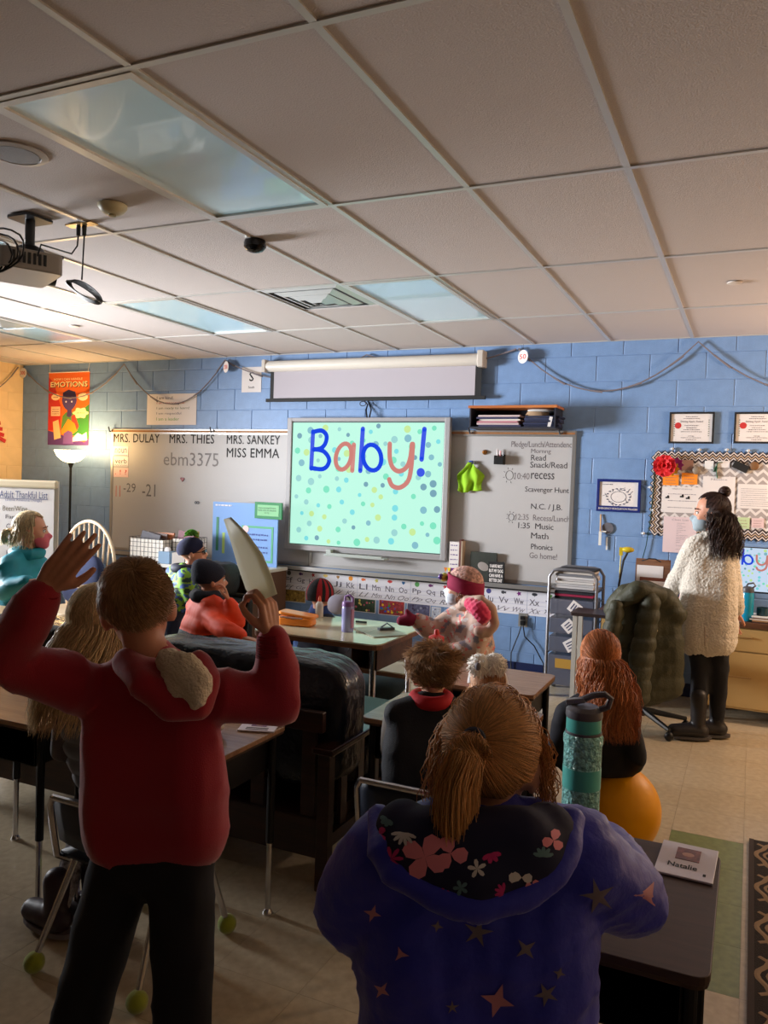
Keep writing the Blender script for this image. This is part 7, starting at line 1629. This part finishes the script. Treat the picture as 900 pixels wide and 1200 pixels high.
def orange_boy():
    s = .88; C, J, fw, rt = seated(247, 680, 4.68, s, .9, -.04, .44); C, R = frame(C, CRh*.95+CFh*.35+V((0, 0, .05)))
    J['er'] = px(276, 728, 4.55); J['wr'] = px(268, 704, 4.55); J['el'] = px(262, 738, 4.43); J['wl'] = px(284, 747, 4.38); J['sr'] = px(247, 708, 4.61)
    t = thing('person', 'child in a bright orange and black jacket with dark slouchy hat, hand at mouth', 'person', (J['hl'].x, J['hl'].y, 0))
    body(t, J, s, sk_mid, C, R, hands=(dict(W=J['wr'], d=px(264, 690, 4.55)-J['wr'], n=-CRh-CFh*.2, s=.82, curl=.6, side=1), dict(W=J['wl'], d=CRh-V((0, 0, .2)), n=(0, 0, -1), s=.82, curl=.4, side=1)), hv=.005); face_parts(t, C, R, s)
    zs = J['neck'].z-.175
    ja, _ = jacket(t, J, .95, [mat('orange_shell', (238, 70, 22), .6), mat('black_shell', (22, 24, 34), .6)], 'jacket', .011, .086, (.066, .058, .04), .10, quilt((0, 0, 0), (0, 0, 1), .075, .008, wrinkle(.005, 14, 3)), matfn=lambda c: np.where(c[:, 2] < zs, 1, 0))
    hb = MB(); n0 = J['neck']; hb.tube([n0+V((.065*math.cos(a), .06*math.sin(a), .03)) for a in [2*PI*i/16 for i in range(16)]], .038, 10, closed=True); link('scarf', blob(hb, .012, 4, wrinkle(.008, 24, 2), 'scarf', mat('scarf_dark', (34, 36, 46), .9)), t, True, 0, 0)
    trousers(t, J, .9, mat('navy_snow', (26, 32, 50), .7)); shoes(t, J, .9, m_ink, fw, mat('sole_dark', (40, 40, 42), .7))
    beanie(t, C, R, s, mat('knit_dark', (30, 34, 52), .9, bump=.4, bscale=200), k=1.14, tall=1.12, tip=(0, -.05, .0))
orange_boy()
def hat_child():
    s = .86; C, J, fw, rt = seated(376, 701, 5.30, s, .7, 0, .40); C, R = frame(C, CRh*.7+CFh*.8+V((0, 0, -.05)))
    t = thing('person', 'child in a red and black striped knit hat sitting behind the activity table', 'person', (J['hl'].x, J['hl'].y, 0))
    body(t, J, s, sk_pale, C, R); face_parts(t, C, R, s)
    jacket(t, J, .93, [mat('coat_navy', (28, 36, 60), .7), mat('coat_blue', (30, 80, 150), .6)], 'coat', .012, .082, (.064, .054, .04), .08, wrinkle(.006, 15, 8), matfn=lambda c: np.where((c[:, 0] < J['sl'].x+.02) & (c[:, 2] < J['neck'].z-.06), 1, 0))
    hb = MB(); n0 = J['neck']; hb.chain([(n0+V((.04*math.cos(a)+fw.x*.02, .04*math.sin(a)+fw.y*.02, .03+.02*math.sin(a))), .042) for a in [2*PI*i/10 for i in range(11)]]); link('neck_warmer', blob(hb, .012, 4, wrinkle(.006, 22), 'buff', mat('buff_blue', (34, 60, 120), .85)), t, True, 0, 0)
    trousers(t, J, .9, mat('navy_snow', (26, 32, 50), .7)); shoes(t, J, .9, m_ink, fw, mat('sole_dark', (40, 40, 42), .7))
    beanie(t, C, R, s, [mat('knit_red', (150, 24, 36), .9, bump=.5, bscale=180), mat('knit_black', (20, 18, 22), .9, bump=.5, bscale=180)], k=1.2, tall=1.15, matfn=lambda j, i: 1 if int(i*22) % 2 == 0 or .70 < i < .86 else 0)
    p = px(397, 708, 5.1); cushion(p, (.14, .10, .12), mat('mitten_grey', (150, 146, 160), .9), 'mitten', t, .8, 2, .01, 16, 10)
hat_child()
def pink_girl():
    s = .90; T = 4.48; C = px(543, 688, T); C, R = frame(C, -CRh*.9+CFh*.35+V((0, 0, .02)))
    J = dict(neck=px(550, 714, T+.02), sl=px(528, 728, T+.08), sr=px(566, 728, T-.10), hl=px(530, 800, T+.05), hr=px(556, 800, T-.05), el=px(508, 742, T+.05), wl=px(486, 727, T), er=px(556, 765, T-.16), wr=px(528, 762, T-.12))
    J['wl'] = px(488, 726, T-.02)
    for k in 'lr': J['k'+k] = V((J['h'+k].x, J['h'+k].y, .34)); J['a'+k] = V((J['h'+k].x, J['h'+k].y, .085))
    t = thing('person', 'girl in a pale patterned coat with pink lined hood and maroon hat band, standing', 'person', (J['hl'].x, J['hl'].y, 0)); J['foot'] = -CRh*.1-V((0, 0, .02))
    body(t, J, s, sk_pale, C, R); face_parts(t, C, R, s, mask=1); mask_part(t, C, R, s, mat('mask_white', (206, 212, 222), .7))
    def pt(c):
        v = np.sin(c[:, 0]*58+3*np.sin(c[:, 2]*35))+np.sin(c[:, 2]*70+2.5*np.sin(c[:, 1]*44+c[:, 0]*20)); u = np.sin(c[:, 0]*90+c[:, 2]*60)*np.sin(c[:, 2]*110-c[:, 1]*60)
        return np.where(u > .72, 2, np.where(v > 1.0, 1, np.where(v < -1.25, 3, 0)))
    ms = [mat('coat_sand', (190, 160, 144), .7), mat('coat_grey', (130, 126, 134), .7), mat('coat_coral', (206, 110, 104), .7), mat('coat_cream', (206, 196, 190), .7)]
    ja, _ = jacket(t, J, .98, ms, 'coat', .009, .092, (.07, .060, .045), .07, wrinkle(.008, 13, 7), flare=1.1, matfn=pt)
    hb = MB(); c0 = px(562, 725, T-.12); ring = [px(u, v, q) for u, v, q in ((540, 710, T), (548, 704, T-.1), (562, 703, T-.18), (576, 714, T-.2), (580, 730, T-.2), (572, 742, T-.2), (560, 740, T-.2))]
    hb.chain([(p, .030) for p in ring]); link('hood', blob(hb, .010, 4, wrinkle(.005, 22), 'hood', mat('coat_sand', (190, 160, 144), .7)), ja, True, 0, 0)
    lb = MB(); lb.chain([(px(552, 708, T-.16), .04), (px(561, 714, T-.22), .048), (px(566, 722, T-.23), .045)]); link('hood_lining', blob(lb, .008, 3, lambda co: .004*np.sin(co[:, 0]*200)*np.sin(co[:, 2]*180), 'lining', mat('fleece_pink', (220, 50, 96), .95, sheen=.5)), ja, True, 0, 0)
    hm = mat('mitten_maroon', (130, 26, 60), .85); mb = MB(); W_ = J['wl']; d = -CRh; mb.chain([(W_, .028), (W_+d*.04+V((0, 0, -.005)), .036), (W_+d*.085+V((0, 0, -.01)), .028)]); mb.cap(W_+d*.03+V((0, 0, .02)), .016, W_+d*.055+V((0, 0, .045)), .014); link('mitten', blob(mb, .008, 3, None, 'mitten', hm), t, True, 0, 0)
    trousers(t, J, .92, mat('snow_pink', (150, 90, 110), .8)); shoes(t, J, .9, m_ink, -CRh, mat('sole_dark', (40, 40, 42), .7))
    ha = beanie(t, C, R, s, mat('knit_beige', (204, 160, 148), .9, bump=1, bscale=60, var=.6, vscale=60, bdist=.02), k=1.13); L = lambda x, y, z: C+R @ (V((x, y, z))*s)
    w = MB(); vs = []; nu = 40
    for j, z in enumerate((-.035, -.005, .025, .055)):
        for i in range(nu): a = 2*PI*i/nu; k = 1.0+.02*(1-abs(j-1.5)/1.5); dz = .025*math.cos(a-PI/2); vs.append(L(.097*k*math.cos(a), .116*k*math.sin(a)-.014, z+dz+.005))
    w.add(vs, [(j*nu+i, j*nu+(i+1) % nu, (j+1)*nu+(i+1) % nu, (j+1)*nu+i) for j in range(3) for i in range(nu)]); o = w.build('headband', mat('band_maroon', (144, 24, 66), .85), ha, smooth=True, sharp=0); o.modifiers.new('th', 'SOLIDIFY').thickness = .007
    g = MB(); g.ell(L(-.0, .125, .05), (.05*s, .022*s, .028*s), R, 16, 10); g.build('goggles', mat('goggle_yellow', (196, 196, 60), .4), t, smooth=True)
    for k in (-1, 1): MB().ell(L(k*.035, .137, .055), (.02*s, .018*s, .02*s), R, 12, 8).build('goggle_lens', mat('goggle_purple', (90, 60, 130), .2), t, smooth=True)
    H = Hair(C, R, s, 51); H.long(140, .10, .002, back=0, flare=.005); H.build(t, hmat('hair_brown2', (120, 80, 56), .3))
pink_girl()
def teacher():
    s = 1.0; T = 5.10; C = px(833, 601, T); C, R = frame(C, -CRh*.93+CFh*.30+V((0, 0, -.05)))
    J = dict(neck=px(838, 628, T), sl=px(813, 641, T+.02), sr=px(850, 640, T-.04), hl=px(818, 742, T+.02), hr=px(840, 742, T-.02), el=px(799, 670, T+.06), wl=px(783, 697, T+.18), er=px(858, 690, T), wr=px(863, 716, T+.1))
    J['kl'] = px(820, 800, T+.02); J['kr'] = px(842, 798, T); J['al'] = px(818, 846, T-.02); J['ar'] = px(840, 842, T+.04)
    for k in 'lr': J['a'+k].z = .085; J['k'+k].z = .44
    t = thing('person', 'dark haired woman in a long cream sweater and grey face mask by the teacher desk', 'person', (J['hl'].x, J['hl'].y, 0)); J['foot'] = -CRh*.11-V((0, 0, .03))
    body(t, J, s, sk_mid, C, R, hands=(dict(W=J['wl'], d=-CRh+V((0, 0, -.15)), n=(0, 0, -1), s=.95, curl=.5, side=1), dict(W=J['wr'], d=V((0, 0, -1)), n=CRh, s=.95, curl=.3, side=1)), hv=.005); face_parts(t, C, R, s, brow=(50, 34, 28), mask=1); mask_part(t, C, R, s, mat('mask_greyblue', (150, 164, 172), .7))
    knit = mat('knit_cream', (216, 206, 192), .95, wave=.0, bump=1, bscale=75, bdist=.012, sheen=.3); rs = wrinkle(.004, 14, 3)
    def kn(co): return rs(co)+.0035*np.sin(co[:, 2]*260)*np.sin((co[:, 0]+co[:, 1])*210)
    ja, me = jacket(t, J, 1.0, knit, 'sweater', .0095, .098, (.068, .060, .046), .045, kn, flare=1.12, sleeve_end=.97, sm=5)
    H_ = (J['hl']+J['hr'])/2; w = MB()
    mb = MB(); z = px(835, 758, T).z
    for a in (-.2, .15, .5, .85, 1.2): p = J['hl'].lerp(J['hr'], a); mb.cap(V((p.x, p.y, z+.10)), .10, V((p.x, p.y, z+.16)), .105)
    hem = blob(mb, .0095, 3, kn, 'hem', knit); link('sweater_hem', hem, ja, True, 0, 0)
    MB().tube([px(826, 735, T-.13), px(826, 757, T-.13)], .003, 5).build('side_seam', mat('knit_seam', (120, 100, 80), .9), ja)
    trousers(t, J, .98, mat('leggings_black', (16, 17, 24), .85), 'leggings', (.08, .062, .045)); shoes(t, J, 1.05, mat('boot_dark', (30, 26, 28), .45), -CRh*.95+CFh*.1, mat('sole_rubber', (70, 66, 66), .7), boot=.17, size=1.2)
    H = Hair(C, R, s, 61, rad=(.085, .104, .098)); H.cap(t, mat('hair_base_dark', (34, 22, 20), .6), .99); hm = hmat('hair_dark', (52, 34, 30), .4)
    H.swept(1800, (0, -.6, .8), .0012, .03); H.long(1900, .29, .0014, part=(0, -.5, .85), back=.05, flare=.02, wave=.014)
    b = H.at((0, -.55, .83), 1.22)
    for _ in range(260):
        a = H.rn.random()*6.28; q = H.rn.random()*6.28; rr = .034
        H.strand([b+R @ V((rr*math.cos(a+f)*math.cos(q), rr*math.sin(a+f), rr*math.cos(a+f)*math.sin(q)))*H.rn.uniform(.9, 1.05) for f in [1.6*i/6 for i in range(7)]], .0024)
    H.mb.ell(b, (.03, .03, .028)); H.build(t, hm)
teacher()
# ---- olive padded coat over the swivel chair
def coat_chair():
    c = V((-.60, 5.52, 0)); t = thing('swivel_chair', 'black swivel chair with five legged base under the olive coat', 'chair', c)
    for k in range(5):
        a = 2*PI*k/5+.4; e = c+V((.29*math.cos(a), .29*math.sin(a), .07)); MB().tube([c+V((0, 0, .12)), e], [.022, .014], 8).build('base_leg', m_black, t, smooth=True); MB().ell(e+V((0, 0, -.04)), (.028, .02, .03)).build('caster', m_black, t, smooth=True)
    MB().cyl(c+V((0, 0, .1)), c+V((0, 0, .42)), .028, n=12).build('gas_post', m_steel, t, smooth=True)
    cushion(c+V((0, .02, .46)), (.48, .46, .09), mat('chair_fabric', (24, 24, 28), .9), 'seat', t, .5, 1, .004); cushion(c+V((0, -.20, .74)), (.44, .08, .44), mat('chair_fabric', (24, 24, 28), .9), 'backrest', t, .6, 2, .004)
    ol = mat('coat_olive', (54, 54, 36), .6, bump=.3, bscale=80); b = V((-.66, 5.30, 0)); mb = MB(); ct = thing('coat', 'long olive padded coat draped over the back of the swivel chair', 'coat', b)
    P_ = lambda u, v, q: px(u, v, q); T = 4.98
    mb.chain([(P_(722, 712, T+.05), .075), (P_(735, 698, T), .075), (P_(755, 694, T), .08), (P_(778, 702, T), .075), (P_(792, 722, T), .07)])
    for u in (728, 737, 746, 755, 764, 773, 782): mb.chain([(P_(u, 706, T+.02), .075), (P_(u+2, 760, T+.03), .09), (P_(u+2, 812-abs(u-757)*.35, T+.05), .085)])
    me = blob(mb, .013, 5, quilt((0, 0, 0), (0, 0, 1), .085, .007, wrinkle(.008, 11, 4)), 'coat', ol); link('coat_body', me, ct, True, 0, 0)
    for pts, r_ in (([(722, 712), (716, 745), (714, 780)], .055), ([(762, 705), (756, 745), (748, 790), (746, 812)], .07)):
        mb = MB(); mb.chain([(P_(u, v, T-.10), r_*(.85+.1*i)) for i, (u, v) in enumerate(pts)]); link('sleeve', blob(mb, .012, 4, quilt((0, 0, 0), (0, 0, 1), .085, .012, wrinkle(.006, 14, 2)), 'sleeve', ol), ct, True, 0, 0)
    mb = MB(); mb.chain([(P_(730, 705, T-.05), .05), (P_(748, 692, T-.08), .06), (P_(772, 697, T-.05), .05)]); link('hood', blob(mb, .012, 4, wrinkle(.008, 14, 9), 'hood', ol), ct, True, 0, 0)
    MB().ell(P_(769, 739, T-.115), (.01, .006, .01)).build('button', mat('button_brass', (190, 180, 150), .3, .5), ct, smooth=True)
coat_chair()
